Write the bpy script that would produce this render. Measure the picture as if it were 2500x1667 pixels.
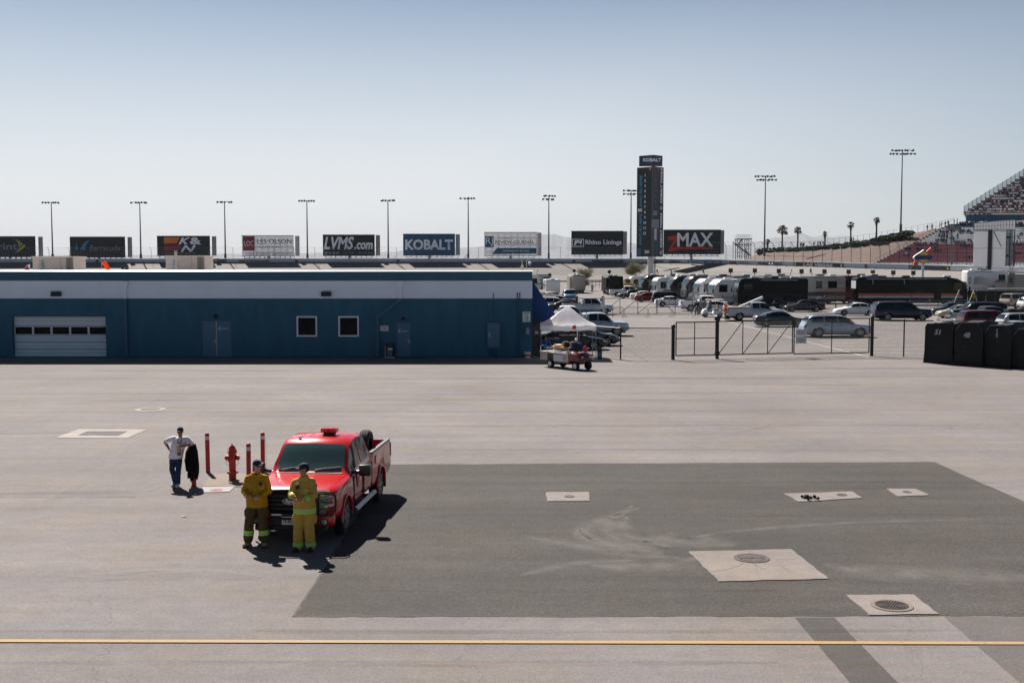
import bpy, bmesh, math, random
from mathutils import Vector, Matrix
R = math.radians
random.seed(7)
S = bpy.context.scene
COL = S.collection
for o in list(bpy.data.objects): bpy.data.objects.remove(o)

# ---------------------------------------------------------------- camera, sky, sun, exposure
F, CAMH = 2800.0, 6.0
PIT = math.atan(193.5 / F)
cd = bpy.data.cameras.new('camera'); cam = bpy.data.objects.new('camera', cd); COL.objects.link(cam)
cam.location = (0, 0, CAMH); cam.rotation_euler = (math.pi/2 - PIT, 0, 0)
cd.sensor_fit = 'HORIZONTAL'; cd.sensor_width = 36; cd.lens = F/2500*36
cd.clip_start = 0.5; cd.clip_end = 60000
S.camera = cam
SUN_EL, SUN_AZ = R(44.5), R(-24)          # azimuth from +Y, negative = left
W = bpy.data.worlds.new('World'); S.world = W; W.use_nodes = True
wn = W.node_tree.nodes; wl = W.node_tree.links
sky = wn.new('ShaderNodeTexSky'); sky.sky_type = 'NISHITA'; sky.sun_disc = False
sky.sun_elevation = SUN_EL; sky.sun_rotation = SUN_AZ
sky.altitude = 600; sky.air_density = 1.0; sky.dust_density = 1.0; sky.ozone_density = 1.0
# desert sky: Nishita, deepened towards the zenith, whitening into dust haze near the horizon all round
def vm(op, a, val):
    q = wn.new('ShaderNodeVectorMath'); q.operation = op; wl.new(a, q.inputs[0]); q.inputs[1].default_value = val; return q.outputs[0]
EXPO = 1.0; SK = .0435*10/2**EXPO
base = vm('MULTIPLY', sky.outputs[0], (.88*SK, 1.14*SK, 1.36*SK))
tcw = wn.new('ShaderNodeTexCoord'); sep = wn.new('ShaderNodeSeparateXYZ'); wl.new(tcw.outputs['Generated'], sep.inputs[0])
def ramp(stops, interp='EASE'):
    r = wn.new('ShaderNodeValToRGB'); r.color_ramp.interpolation = interp; e = r.color_ramp.elements
    while len(e) < len(stops): e.new(.5)
    for k, (pos, v) in enumerate(stops): e[k].position = pos; e[k].color = (v, v, v, 1)
    wl.new(sep.outputs['Z'], r.inputs[0]); return r.outputs[0]
deep = ramp([(0, 1), (.22, 1), (.55, .52), (1, .40)])
haze_f = ramp([(0, 1), (.05, .86), (.12, .58), (.22, .14), (.34, 0)], 'LINEAR')
# whitening is strongest on the sun's side
dt = wn.new('ShaderNodeVectorMath'); dt.operation = 'DOT_PRODUCT'; wl.new(tcw.outputs['Generated'], dt.inputs[0])
dt.inputs[1].default_value = (math.sin(SUN_AZ)*math.cos(SUN_EL), math.cos(SUN_AZ)*math.cos(SUN_EL), math.sin(SUN_EL))
mrs = wn.new('ShaderNodeMapRange'); mrs.inputs[1].default_value = .42; mrs.inputs[2].default_value = .72; mrs.inputs[3].default_value = .15; mrs.inputs[4].default_value = 1; wl.new(dt.outputs['Value'], mrs.inputs[0])
hm_ = wn.new('ShaderNodeMath'); hm_.operation = 'MULTIPLY'; wl.new(haze_f, hm_.inputs[0]); wl.new(mrs.outputs[0], hm_.inputs[1]); haze_f = hm_.outputs[0]
md = wn.new('ShaderNodeVectorMath'); md.operation = 'MULTIPLY'; wl.new(base, md.inputs[0]); wl.new(deep, md.inputs[1])
mxw = wn.new('ShaderNodeMix'); mxw.data_type = 'RGBA'; wl.new(haze_f, mxw.inputs['Factor']); wl.new(md.outputs[0], mxw.inputs['A'])
mxw.inputs['B'].default_value = tuple(c*10/2**EXPO for c in (.96, .975, 1.005))+(1,)
wl.new(mxw.outputs['Result'], wn['Background'].inputs[0]); wn['Background'].inputs[1].default_value = 0.10
sd = bpy.data.lights.new('sun', 'SUN'); sun = bpy.data.objects.new('sun', sd); COL.objects.link(sun)
sd.energy = 5.0; sd.angle = R(0.53); sd.color = (1.0, .95, .88)
sdir = Vector((math.sin(SUN_AZ)*math.cos(SUN_EL), math.cos(SUN_AZ)*math.cos(SUN_EL), math.sin(SUN_EL)))
sun.rotation_euler = sdir.to_track_quat('Z', 'Y').to_euler(); sun.location = (0, 0, 80)
S.view_settings.view_transform = 'Standard'; S.view_settings.look = 'None'
S.view_settings.gamma = 1; S.view_settings.use_curve_mapping = False
S.view_settings.exposure = EXPO
S.render.engine = 'CYCLES'
S.cycles.use_denoising = True
S.cycles.denoiser = 'OPENIMAGEDENOISE'; S.cycles.denoising_input_passes = 'RGB_ALBEDO_NORMAL'; S.cycles.denoising_prefilter = 'ACCURATE'
S.cycles.sample_clamp_indirect = 4
S.cycles.max_bounces = 6; S.cycles.diffuse_bounces = 3; S.cycles.glossy_bounces = 3
S.cycles.transparent_max_bounces = 12; S.cycles.volume_bounces = 0
S.cycles.caustics_reflective = False; S.cycles.caustics_refractive = False

# ---------------------------------------------------------------- photo pixel -> world
CP, SP = math.cos(PIT), math.sin(PIT)
def ray(px, py):
    u, v = (px-1250.0)/F, (833.5-py)/F
    return Vector((u, CP + v*SP, -SP + v*CP))
def G(px, py, z=0.0):
    r = ray(px, py); t = (z-CAMH)/r.z
    return Vector((r.x*t, r.y*t, z))
def P(px, py, d):
    r = ray(px, py); t = d/r.y
    return Vector((r.x*t, d, CAMH + r.z*t))
def GD(py): return G(1250, py).y

# ---------------------------------------------------------------- materials
def lin(c):
    return tuple((x/255/12.92 if x/255 <= .04045 else ((x/255+.055)/1.055)**2.4) for x in c)
MATS = {}
def mat(name, c, rough=.6, metal=0, spec=.5, var=0, vscale=3., bump=0, bscale=40., coat=0, trans=0, emit=0, alpha=1, srgb=True, stretch=None):
    """plain paint with optional noise variation and fine relief"""
    if name in MATS: return MATS[name]
    m = bpy.data.materials.new(name); m.use_nodes = True; MATS[name] = m
    n, l = m.node_tree.nodes, m.node_tree.links
    b = n['Principled BSDF']; col = (*(lin(c) if srgb else c), 1)
    b.inputs['Base Color'].default_value = col; b.inputs['Roughness'].default_value = rough
    b.inputs['Metallic'].default_value = metal; b.inputs['Specular IOR Level'].default_value = spec
    if coat: b.inputs['Coat Weight'].default_value = coat; b.inputs['Coat Roughness'].default_value = .04
    if alpha < 1: b.inputs['Alpha'].default_value = alpha
    if emit:
        b.inputs['Emission Color'].default_value = col; b.inputs['Emission Strength'].default_value = emit
    if var or bump:
        tc = n.new('ShaderNodeTexCoord'); src = tc.outputs['Object']
        if stretch:
            mp = n.new('ShaderNodeMapping'); mp.inputs['Scale'].default_value = stretch; l.new(src, mp.inputs[0]); src = mp.outputs[0]
    if var:
        t = n.new('ShaderNodeTexNoise'); t.inputs['Scale'].default_value = vscale; t.inputs['Detail'].default_value = 6
        l.new(src, t.inputs['Vector'])
        mr = n.new('ShaderNodeMapRange'); mr.inputs[1].default_value = .25; mr.inputs[2].default_value = .75
        mr.inputs[3].default_value = 1-var; mr.inputs[4].default_value = 1+var
        l.new(t.outputs[0], mr.inputs[0])
        mx = n.new('ShaderNodeVectorMath'); mx.operation = 'SCALE'; mx.inputs[0].default_value = col[:3]
        l.new(mr.outputs[0], mx.inputs['Scale']); l.new(mx.outputs[0], b.inputs['Base Color'])
    if bump:
        t2 = n.new('ShaderNodeTexNoise'); t2.inputs['Scale'].default_value = bscale; t2.inputs['Detail'].default_value = 4
        l.new(src, t2.inputs['Vector'])
        bp = n.new('ShaderNodeBump'); bp.inputs['Strength'].default_value = bump; bp.inputs['Distance'].default_value = .02
        l.new(t2.outputs[0], bp.inputs['Height']); l.new(bp.outputs[0], b.inputs['Normal'])
    if trans:
        tr = n.new('ShaderNodeBsdfTranslucent'); tr.inputs[0].default_value = col
        ms = n.new('ShaderNodeMixShader'); ms.inputs[0].default_value = trans
        l.new(b.outputs[0], ms.inputs[1]); l.new(tr.outputs[0], ms.inputs[2])
        l.new(ms.outputs[0], n['Material Output'].inputs[0])
    return m

# ---------------------------------------------------------------- mesh builder
class MB:
    def __init__(s): s.v, s.f, s.m, s.k = [], [], [], 0
    def mi(s, k): s.k = k; return s
    def add(s, vs, fs):
        o = len(s.v); s.v += [tuple(p) for p in vs]
        for f in fs: s.f.append(tuple(i+o for i in f)); s.m.append(s.k)
        return s
    def quad(s, *p): return s.add(p, [tuple(range(len(p)))])
    def box(s, x0, x1, y0, y1, z0, z1):
        v = [(x, y, z) for x in (x0, x1) for y in (y0, y1) for z in (z0, z1)]
        return s.add(v, [(0,1,3,2),(4,6,7,5),(0,4,5,1),(2,3,7,6),(0,2,6,4),(1,5,7,3)])
    def obox(s, c, sz, M):
        hx, hy, hz = sz[0]/2, sz[1]/2, sz[2]/2
        v = [Vector(c)+M@Vector((x, y, z)) for x in (-hx, hx) for y in (-hy, hy) for z in (-hz, hz)]
        return s.add(v, [(0,1,3,2),(4,6,7,5),(0,4,5,1),(2,3,7,6),(0,2,6,4),(1,5,7,3)])
    def rbox(s, x0, x1, y0, y1, z0, z1, r=.03):
        """box with chamfered edges"""
        bm = bmesh.new(); t = MB().box(x0, x1, y0, y1, z0, z1)
        vs = [bm.verts.new(p) for p in t.v]
        for f in t.f: bm.faces.new([vs[i] for i in f])
        bmesh.ops.bevel(bm, geom=bm.edges[:], offset=r, segments=2, affect='EDGES', profile=.6)
        bm.verts.index_update()
        s.add([v.co for v in bm.verts], [[v.index for v in f.verts] for f in bm.faces]); bm.free(); return s
    def cyl(s, a, b, r0, r1=None, n=10, cap=True):
        a, b = Vector(a), Vector(b); r1 = r0 if r1 is None else r1
        d = (b-a).normalized(); u = d.orthogonal().normalized(); w = d.cross(u)
        v = []
        for c, r in ((a, r0), (b, r1)):
            v += [c + (u*math.cos(2*math.pi*i/n)+w*math.sin(2*math.pi*i/n))*r for i in range(n)]
        f = [(i, (i+1) % n, n+(i+1) % n, n+i) for i in range(n)]
        if cap: f += [tuple(range(n-1, -1, -1)), tuple(range(n, 2*n))]
        return s.add(v, f)
    def tube(s, pts, r, n=6):
        pts = [Vector(p) for p in pts]; rs = r if isinstance(r, (list, tuple)) else [r]*len(pts)
        v = []; u0 = None
        for i, p in enumerate(pts):
            d = (pts[min(i+1, len(pts)-1)] - pts[max(i-1, 0)]).normalized()
            u = d.orthogonal().normalized() if u0 is None else (u0 - d*u0.dot(d)).normalized()
            u0 = u; w = d.cross(u)
            v += [p+(u*math.cos(2*math.pi*k/n)+w*math.sin(2*math.pi*k/n))*rs[i] for k in range(n)]
        f = [(i*n+k, i*n+(k+1) % n, (i+1)*n+(k+1) % n, (i+1)*n+k) for i in range(len(pts)-1) for k in range(n)]
        f += [tuple(range(n-1, -1, -1)), tuple(range((len(pts)-1)*n, len(pts)*n))]
        return s.add(v, f)
    def prism(s, poly, fn0, fn1):
        """poly (a,b) list; fn maps (a,b)->3d for the near and far face"""
        n = len(poly)
        return s.add([fn0(*p) for p in poly]+[fn1(*p) for p in poly],
                     [tuple(range(n)), tuple(range(2*n-1, n-1, -1))]+[(i, i+n, (i+1) % n+n, (i+1) % n) for i in range(n)])
    def prismY(s, poly, y0, y1): return s.prism(poly, lambda a, b: (a, y0, b), lambda a, b: (a, y1, b))
    def prismX(s, poly, x0, x1): return s.prism(poly, lambda a, b: (x0, a, b), lambda a, b: (x1, a, b))
    def prismZ(s, poly, z0, z1): return s.prism(poly, lambda a, b: (a, b, z0), lambda a, b: (a, b, z1))
    def lathe(s, prof, n=16, o=(0, 0, 0), ax='Z', cap=True):
        o = Vector(o); v = []
        for r, z in prof:
            for i in range(n):
                c, q = r*math.cos(2*math.pi*i/n), r*math.sin(2*math.pi*i/n)
                v.append(o+Vector({'Z': (c, q, z), 'Y': (c, z, q), 'X': (z, c, q)}[ax]))
        m = len(prof)
        f = [(j*n+i, j*n+(i+1) % n, (j+1)*n+(i+1) % n, (j+1)*n+i) for j in range(m-1) for i in range(n)]
        if cap: f += [tuple(range(n-1, -1, -1)), tuple(range((m-1)*n, m*n))]
        return s.add(v, f)
    def sphere(s, c, rx, ry=None, rz=None, nu=10, nv=7):
        ry = rx if ry is None else ry; rz = rx if rz is None else rz
        prof = [(max(1e-3, math.sin(math.pi*j/nv)), -math.cos(math.pi*j/nv)) for j in range(nv+1)]
        v = [(c[0]+rx*r*math.cos(2*math.pi*i/nu), c[1]+ry*r*math.sin(2*math.pi*i/nu), c[2]+rz*z) for r, z in prof for i in range(nu)]
        f = [(j*nu+i, j*nu+(i+1) % nu, (j+1)*nu+(i+1) % nu, (j+1)*nu+i) for j in range(nv) for i in range(nu)]
        f += [tuple(range(nu-1, -1, -1)), tuple(range(nv*nu, (nv+1)*nu))]
        return s.add(v, f)
    def loft(s, rings, cap=True, closed=True):
        n = len(rings[0]); v = [p for r in rings for p in r]; k = n if closed else n-1
        f = [(j*n+i, j*n+(i+1) % n, (j+1)*n+(i+1) % n, (j+1)*n+i) for j in range(len(rings)-1) for i in range(k)]
        if cap: f += [tuple(range(n-1, -1, -1)), tuple(range((len(rings)-1)*n, len(rings)*n))]
        return s.add(v, f)
    def xf(s, M): s.v = [tuple(M@Vector(p)) for p in s.v]; return s
    def merge(s, o):
        k = len(s.v); s.v += o.v; s.f += [tuple(i+k for i in f) for f in o.f]; s.m += o.m; return s
    def mesh(s, name, mats, smooth=None, fix=True):
        me = bpy.data.meshes.new(name); me.from_pydata(s.v, [], s.f)
        for m in (mats if isinstance(mats, (list, tuple)) else [mats]): me.materials.append(m)
        if any(s.m): me.polygons.foreach_set('material_index', s.m)
        if fix:
            bm = bmesh.new(); bm.from_mesh(me); bmesh.ops.recalc_face_normals(bm, faces=bm.faces[:]); bm.to_mesh(me); bm.free()
        if smooth is not None:
            me.polygons.foreach_set('use_smooth', [True]*len(me.polygons)); me.set_sharp_from_angle(angle=R(smooth))
        me.update(); return me
    def build(s, name, mats, parent=None, smooth=None, fix=True):
        return obj(name, s.mesh(name, mats, smooth, fix), parent)

def obj(name, me, parent=None, loc=None):
    o = bpy.data.objects.new(name, me); COL.objects.link(o)
    if parent is not None: o.parent = parent
    if loc is not None: o.location = loc
    return o
def tag(o, label, cat, group=None):
    o['label'] = label; o['category'] = cat
    if group: o['group'] = group
    return o
def thing(name, label, cat, loc=(0, 0, 0), rz=0, group=None, rx=0):
    o = bpy.data.objects.new(name, None); COL.objects.link(o)
    o.location = loc; o.rotation_euler = (rx, 0, rz); o.empty_display_size = .2
    return tag(o, label, cat, group)
def struct(o): o['kind'] = 'structure'; return o
def copy_tree(o, parent=None):
    c = o.copy(); COL.objects.link(c); c.parent = parent
    for ch in list(o.children): copy_tree(ch, c)
    return c

# ---------------------------------------------------------------- lettering
TXT = {}
def text_mesh(body, w=None, h=1., off=0., shear=0., ext=.01, spc=1., key=''):
    k = (body, w, h, off, shear, ext, spc)
    if k in TXT: return TXT[k]
    cu = bpy.data.curves.new('lettering', 'FONT'); cu.body = body; cu.size = 1; cu.offset = off; cu.shear = shear
    cu.space_character = spc; cu.align_x = 'CENTER'; cu.resolution_u = 3; cu.extrude = 0; cu.space_line = .85
    o = bpy.data.objects.new('tmp', cu); COL.objects.link(o)
    dg = bpy.context.evaluated_depsgraph_get()
    me = bpy.data.meshes.new_from_object(o.evaluated_get(dg)); bpy.data.objects.remove(o); bpy.data.curves.remove(cu)
    xs = [v.co.x for v in me.vertices]; ys = [v.co.y for v in me.vertices]
    x0, x1, y0, y1 = min(xs), max(xs), min(ys), max(ys)
    sy = h/(y1-y0); sx = sy if w is None else w/(x1-x0)
    for v in me.vertices:                       # upright, facing -Y
        v.co = ((v.co.x-(x0+x1)/2)*sx, 0, (v.co.y-(y0+y1)/2)*sy)
    bm = bmesh.new(); bm.from_mesh(me)
    bmesh.ops.recalc_face_normals(bm, faces=bm.faces[:])
    for f in bm.faces:
        if f.normal.y > 0: f.normal_flip()
    bm.to_mesh(me); bm.free(); me.name = 'lettering'
    TXT[k] = me; return me
def text(body, parent, loc, m, w=None, h=1., off=0., shear=0., spc=1., rot=None, name='lettering'):
    me = text_mesh(body, w, h, off, shear, .01, spc)
    if me.materials and me.materials[0] is not m: me = me.copy(); me.materials.clear()
    if not me.materials: me.materials.append(m)
    o = obj(name, me, parent, loc)
    if rot: o.rotation_euler = rot
    return o
WHITE = mat('white_paint', (225, 227, 228), .5); BLACK = mat('black_paint', (20, 22, 26), .45)
STEEL = mat('galvanised_steel', (150, 152, 155), .45, .7); DARKM = mat('dark_metal', (38, 44, 50), .5, .3)
CHROME = mat('chrome', (215, 218, 222), .12, 1); RUBBER = mat('rubber', (24, 24, 26), .85)
GREYP = mat('grey_paint', (130, 134, 138), .55); CREAM = mat('cream_paint', (205, 196, 184), .6, var=.06, vscale=1.5)
# ================================================================ GROUND
def asphalt(name, c, var=.18, streak=.12, speck=.25, sx=.06, cracks=False):
    m = bpy.data.materials.new(name); m.use_nodes = True; MATS[name] = m
    n, l = m.node_tree.nodes, m.node_tree.links; b = n['Principled BSDF']
    b.inputs['Roughness'].default_value = .92; b.inputs['Specular IOR Level'].default_value = .18
    tc = n.new('ShaderNodeTexCoord')
    def noise(scale, det, vec=None, rough=.55):
        t = n.new('ShaderNodeTexNoise'); t.inputs['Scale'].default_value = scale; t.inputs['Detail'].default_value = det
        t.inputs['Roughness'].default_value = rough
        l.new(vec or tc.outputs['Object'], t.inputs['Vector']); return t.outputs[0]
    def rng(src, lo, hi, a=.3, z=.7):
        r = n.new('ShaderNodeMapRange'); r.inputs[1].default_value = a; r.inputs[2].default_value = z
        r.inputs[3].default_value = lo; r.inputs[4].default_value = hi; l.new(src, r.inputs[0]); return r.outputs[0]
    def mul(a, c2):
        q = n.new('ShaderNodeMath'); q.operation = 'MULTIPLY'; l.new(a, q.inputs[0]); l.new(c2, q.inputs[1]); return q.outputs[0]
    mp = n.new('ShaderNodeMapping'); mp.inputs['Scale'].default_value = (sx, 1.1, 1); l.new(tc.outputs['Object'], mp.inputs[0])
    v = mul(rng(noise(.16, 5), 1-var, 1+var), rng(noise(1.0, 6, mp.outputs[0], .6), 1-streak, 1+streak))
    v = mul(v, rng(noise(55, 3, None, .8), 1-speck, 1+speck, .25, .75))
    v = mul(v, rng(noise(2.3, 8, None, .7), 1-.10, 1+.10))
    v = mul(v, rng(noise(17, 4, None, .75), 1-speck*.55, 1+speck*.55))
    # a few darker oil spots
    v = mul(v, rng(noise(1.1, 2), .80, 1, .22, .30))
    if cracks:
        vo = n.new('ShaderNodeTexVoronoi'); vo.feature = 'DISTANCE_TO_EDGE'; vo.inputs['Scale'].default_value = .12
        wv = n.new('ShaderNodeVectorMath'); wv.operation = 'ADD'
        t3 = n.new('ShaderNodeTexNoise'); t3.inputs['Scale'].default_value = 1.2; t3.inputs['Detail'].default_value = 8
        l.new(tc.outputs['Object'], t3.inputs['Vector'])
        l.new(tc.outputs['Object'], wv.inputs[0]); l.new(t3.outputs['Color'], wv.inputs[1]); l.new(wv.outputs[0], vo.inputs['Vector'])
        v = mul(v, rng(vo.outputs['Distance'], .74, 1, .0, .0016))
    col = n.new('ShaderNodeVectorMath'); col.operation = 'SCALE'
    hx = n.new('ShaderNodeMix'); hx.data_type = 'RGBA'; l.new(rng(noise(.35, 6, None, .65), 0, 1, .35, .65), hx.inputs['Factor']); lc = lin(c)
    hx.inputs['A'].default_value = (lc[0]*1.03, lc[1]*1.0, lc[2]*.93, 1); hx.inputs['B'].default_value = (lc[0]*.97, lc[1]*.99, lc[2]*1.05, 1); l.new(hx.outputs['Result'], col.inputs[0])
    l.new(v, col.inputs['Scale']); l.new(col.outputs[0], b.inputs['Base Color'])
    bp = n.new('ShaderNodeBump'); bp.inputs['Strength'].default_value = .35; bp.inputs['Distance'].default_value = .006
    l.new(noise(70, 3), bp.inputs['Height']); l.new(bp.outputs[0], b.inputs['Normal'])
    return m
M_LOT = asphalt('weathered_pavement', (114, 108, 107), .13, .11, .34, cracks=True)
M_PATCH = asphalt('newer_asphalt', (71, 67, 65), .17, .15, .62)
M_STRIP = asphalt('trench_asphalt', (78, 74, 73), .06, .06, .30)
M_LOTB = asphalt('trench_asphalt_right', (94, 89, 88), .06, .06, .3)
M_CONC = asphalt('pad_concrete', (126, 118, 115), .12, .08, .18)
M_CONCP = asphalt('pale_concrete', (150, 143, 139), .08, .06, .12)
M_CONCT = asphalt('pad_concrete_tan', (128, 117, 108), .07, .06, .12)
M_DESERT = mat('desert_soil', (128, 114, 104), .95, var=.15, vscale=.01)
M_SEAM = mat('joint_sealant', (74, 68, 66), .9)

g = MB(); g.quad((-26000, -300, 0), (26000, -300, 0), (26000, 28000, 0), (-26000, 28000, 0))
struct(g.build('ground', M_DESERT))
def poly_sheet(name, pts, m, z, parent=None):
    b = MB(); b.add([(p[0], p[1], z) for p in pts], [tuple(range(len(pts)))])
    o = b.build(name, m, parent)
    return o
lot = struct(poly_sheet('pavement', [(-260, -40), (260, -40), (260, 345), (-260, 345)], M_LOT, .004))
def jag(pts, amp, step=.25, seed=1):
    """slightly ragged outline"""
    rd = random.Random(seed); out = []
    for i, p in enumerate(pts):
        q = pts[(i+1) % len(pts)]; p, q = Vector(p[:2]), Vector(q[:2]); n = max(1, int((q-p).length/step)); nr = Vector((-(q-p).y, (q-p).x)).normalized()
        for k in range(n):
            out.append(p.lerp(q, k/n)+nr*(rd.uniform(-amp, amp) if k else 0))
    return out
def sheet_px(name, px, m, z, amp=0, parent=None, seed=1):
    pts = [G(x, y)[:2] for x, y in px]
    if amp: pts = jag(pts, amp, seed=seed)
    return poly_sheet(name, pts, m, z, parent)
struct(sheet_px('asphalt_patch', [(952, 1134), (2280, 1128), (2700, 1315), (2700, 1504), (715, 1506), (800, 1378)], M_PATCH, .008, .03))
struct(sheet_px('trench_strip', [(1940, 1507.5), (2036, 1507), (2420, 1900), (2275, 1900)], M_STRIP, .008, .006))
struct(sheet_px('side_strip', [(2305, 1505.5), (2720, 1504.5), (2760, 1900)], M_LOTB, .008, .006))
# paint line
def ribbon(name, pts, w, m, z, parent=None, taper=False):
    pts = [Vector((p[0], p[1], 0)) for p in pts]; b = MB(); v = []
    for i, p in enumerate(pts):
        d = (pts[min(i+1, len(pts)-1)]-pts[max(i-1, 0)]).normalized(); nr = Vector((-d.y, d.x, 0))
        t = i/(len(pts)-1); ww = w*(min(1, 4*t, 4*(1-t))*.8+.2 if taper else 1)/2
        v += [p+nr*ww+Vector((0, 0, z)), p-nr*ww+Vector((0, 0, z))]
    b.add(v, [(2*i, 2*i+1, 2*i+3, 2*i+2) for i in range(len(pts)-1)])
    return b.build(name, m, parent)
def worn(name, c, amount=.5, scale=6., lo=.45, hi=.62, stretch=(1, 1, 1)):
    """paint or dust worn through to what lies below (alpha by noise)"""
    m = mat(name, c, .85); n, l = m.node_tree.nodes, m.node_tree.links; b = n['Principled BSDF']
    tc = n.new('ShaderNodeTexCoord'); mp = n.new('ShaderNodeMapping'); mp.inputs['Scale'].default_value = stretch
    t = n.new('ShaderNodeTexNoise'); t.inputs['Scale'].default_value = scale; t.inputs['Detail'].default_value = 8; t.inputs['Roughness'].default_value = .65
    r = n.new('ShaderNodeMapRange'); r.inputs[1].default_value = lo; r.inputs[2].default_value = hi; r.inputs[3].default_value = 0; r.inputs[4].default_value = amount
    l.new(tc.outputs['Object'], mp.inputs[0]); l.new(mp.outputs[0], t.inputs['Vector']); l.new(t.outputs[0], r.inputs[0]); l.new(r.outputs[0], b.inputs['Alpha'])
    return m
M_YEL = worn('worn_yellow_paint', (158, 128, 86), 1., 9., .22, .40)
a0, a1 = G(-900, 1563.6), G(3400, 1573.6)
struct(ribbon('yellow_line', [a0.lerp(a1, i/40) for i in range(41)], .13, M_YEL, .020))
# paving joints across the lot
def seam(name, pxs, w, wob=.01, z=.010, m=None):
    pts = []; rd = random.Random(name+str(pxs))
    for (xa, ya), (xb, yb) in zip(pxs, pxs[1:]):
        A, B = G(xa, ya), G(xb, yb); k = max(2, int((B-A).length/1.2))
        for i in range(k): q = A.lerp(B, i/k); pts.append((q.x+rd.uniform(-wob, wob), q.y+rd.uniform(-wob, wob)*2))
    pts.append(G(*pxs[-1])[:2])
    return struct(ribbon(name, pts, w, m or M_SEAM, z))
M_SEAML = worn('faded_joint', (80, 74, 72), .75, .8, .25, .6)
seam('paving_joint', [(-100, 1008), (700, 1006), (1500, 1004), (2600, 1001)], .05, .015, m=M_SEAML)
seam('paving_joint', [(-100, 962), (1200, 962), (2600, 955)], .05, .02, m=M_SEAML)
seam('paving_joint', [(-100, 924), (1200, 925), (2600, 918)], .07, .02, m=M_SEAML)
seam('paving_joint', [(-100, 1214), (330, 1213)], .05, .012, m=M_SEAML)
seam('paving_joint', [(1180, 931), (2100, 940)], .08, .02, m=M_SEAML)
for pl_ in ([(952, 1134), (1600, 1131), (2280, 1128)], [(2280, 1128), (2500, 1226), (2640, 1287)], [(715, 1506), (1400, 1505), (2060, 1504)], [(952, 1134), (800, 1378)], [(800, 1378), (715, 1506)]): seam('paving_joint', pl_, .045, .03, m=M_SEAML)
# dusty tyre arcs and scuffs
M_DUST = worn('tyre_dust', (134, 127, 122), .20, 1.6, .34, .74, (1, 1, 1))
M_DUST2 = worn('tyre_dust_faint', (140, 132, 129), .42, 1.5, .38, .72, (.6, 1.6, 1))
M_RUB = worn('rubber_streak', (72, 67, 66), .30, 1.2, .36, .70, (.25, 2.5, 1))
def arc_px(pts, w, m, name='tyre_mark', taper=True, z=.012):
    q = [Vector(G(*p)[:2]) for p in pts]; out = []
    for i in range(len(q)-1):                                   # Catmull-Rom
        p0, p1, p2, p3 = q[max(i-1, 0)], q[i], q[i+1], q[min(i+2, len(q)-1)]
        for k in range(8):
            t = k/8; out.append(.5*((2*p1)+(p2-p0)*t+(2*p0-5*p1+4*p2-p3)*t*t+(3*p1-p0-3*p2+p3)*t**3))
    out.append(q[-1]); return struct(ribbon(name, out, w, m, z, taper=taper))
zz = .0088
for pts, w in [([(1560, 1240), (1490, 1262), (1425, 1290), (1440, 1312), (1500, 1330), (1580, 1342), (1640, 1348)], .22),
               ([(1545, 1235), (1500, 1265), (1485, 1290), (1500, 1312), (1545, 1330), (1610, 1340)], .18),
               ([(1530, 1262), (1520, 1290), (1540, 1310), (1590, 1326), (1640, 1335)], .2),
               ([(1410, 1288), (1440, 1318), (1520, 1340), (1620, 1352)], .2),
               ([(1270, 1308), (1400, 1330), (1520, 1352), (1660, 1362)], .25),
               ([(1270, 1405), (1360, 1385), (1450, 1372), (1560, 1368)], .16),
               ([(1660, 1318), (1760, 1302), (1900, 1288), (2100, 1276), (2400, 1268)], .10),
               ([(2010, 1378), (2150, 1398), (2300, 1404), (2460, 1412), (2600, 1420)], .5),
               ([(1440, 1380), (1540, 1385), (1640, 1378), (1700, 1362)], .3),
               ([(1560, 1325), (1640, 1318), (1720, 1322), (1790, 1335)], .5)]:
    for kw in (2.6, 1.5, .8): zz += .00012; arc_px(pts, w*kw, M_DUST, z=zz)
for pts, w in [([(316, 1085), (285, 1125), (235, 1160), (170, 1195), (110, 1225)], .35), ([(345, 1178), (385, 1160), (430, 1150)], .22),
               ([(480, 1125), (560, 1108), (640, 1100)], .16), ([(360, 1200), (400, 1185)], .18),
               ([(520, 1222), (570, 1210), (620, 1218)], .12), ([(1550, 1000), (1650, 1030), (1700, 1070), (1690, 1120)], .5),
               ([(100, 1420), (400, 1400), (640, 1410)], .6), ([(1660, 1080), (1780, 1060), (1900, 1030)], .3),
               ([(1040, 1095), (1150, 1090), (1260, 1110)], .2)]:
    zz += .0003; arc_px(pts, w, M_DUST2, z=zz)
for y, x0, x1, w in [(1058, -100, 190, .6), (905, 0, 900, .8), (900, 1500, 2500, .9), (1040, 1000, 2500, .5), (978, 200, 1800, .6), (1205, 0, 330, .5),
                     (1098, 1000, 2200, .3), (1180, 1000, 2450, .4), (1255, 900, 2450, .5), (1440, 900, 1900, .3), (1540, 0, 2500, .2), (1618, -50, 1900, .25), (925, 900, 2100, .7)]:
    zz += .0003; arc_px([(x0, y), ((x0+x1)/2, y+random.uniform(-2, 2)), (x1, y+random.uniform(-2, 2))], w, M_RUB, 'tyre_streak', z=zz)

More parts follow.
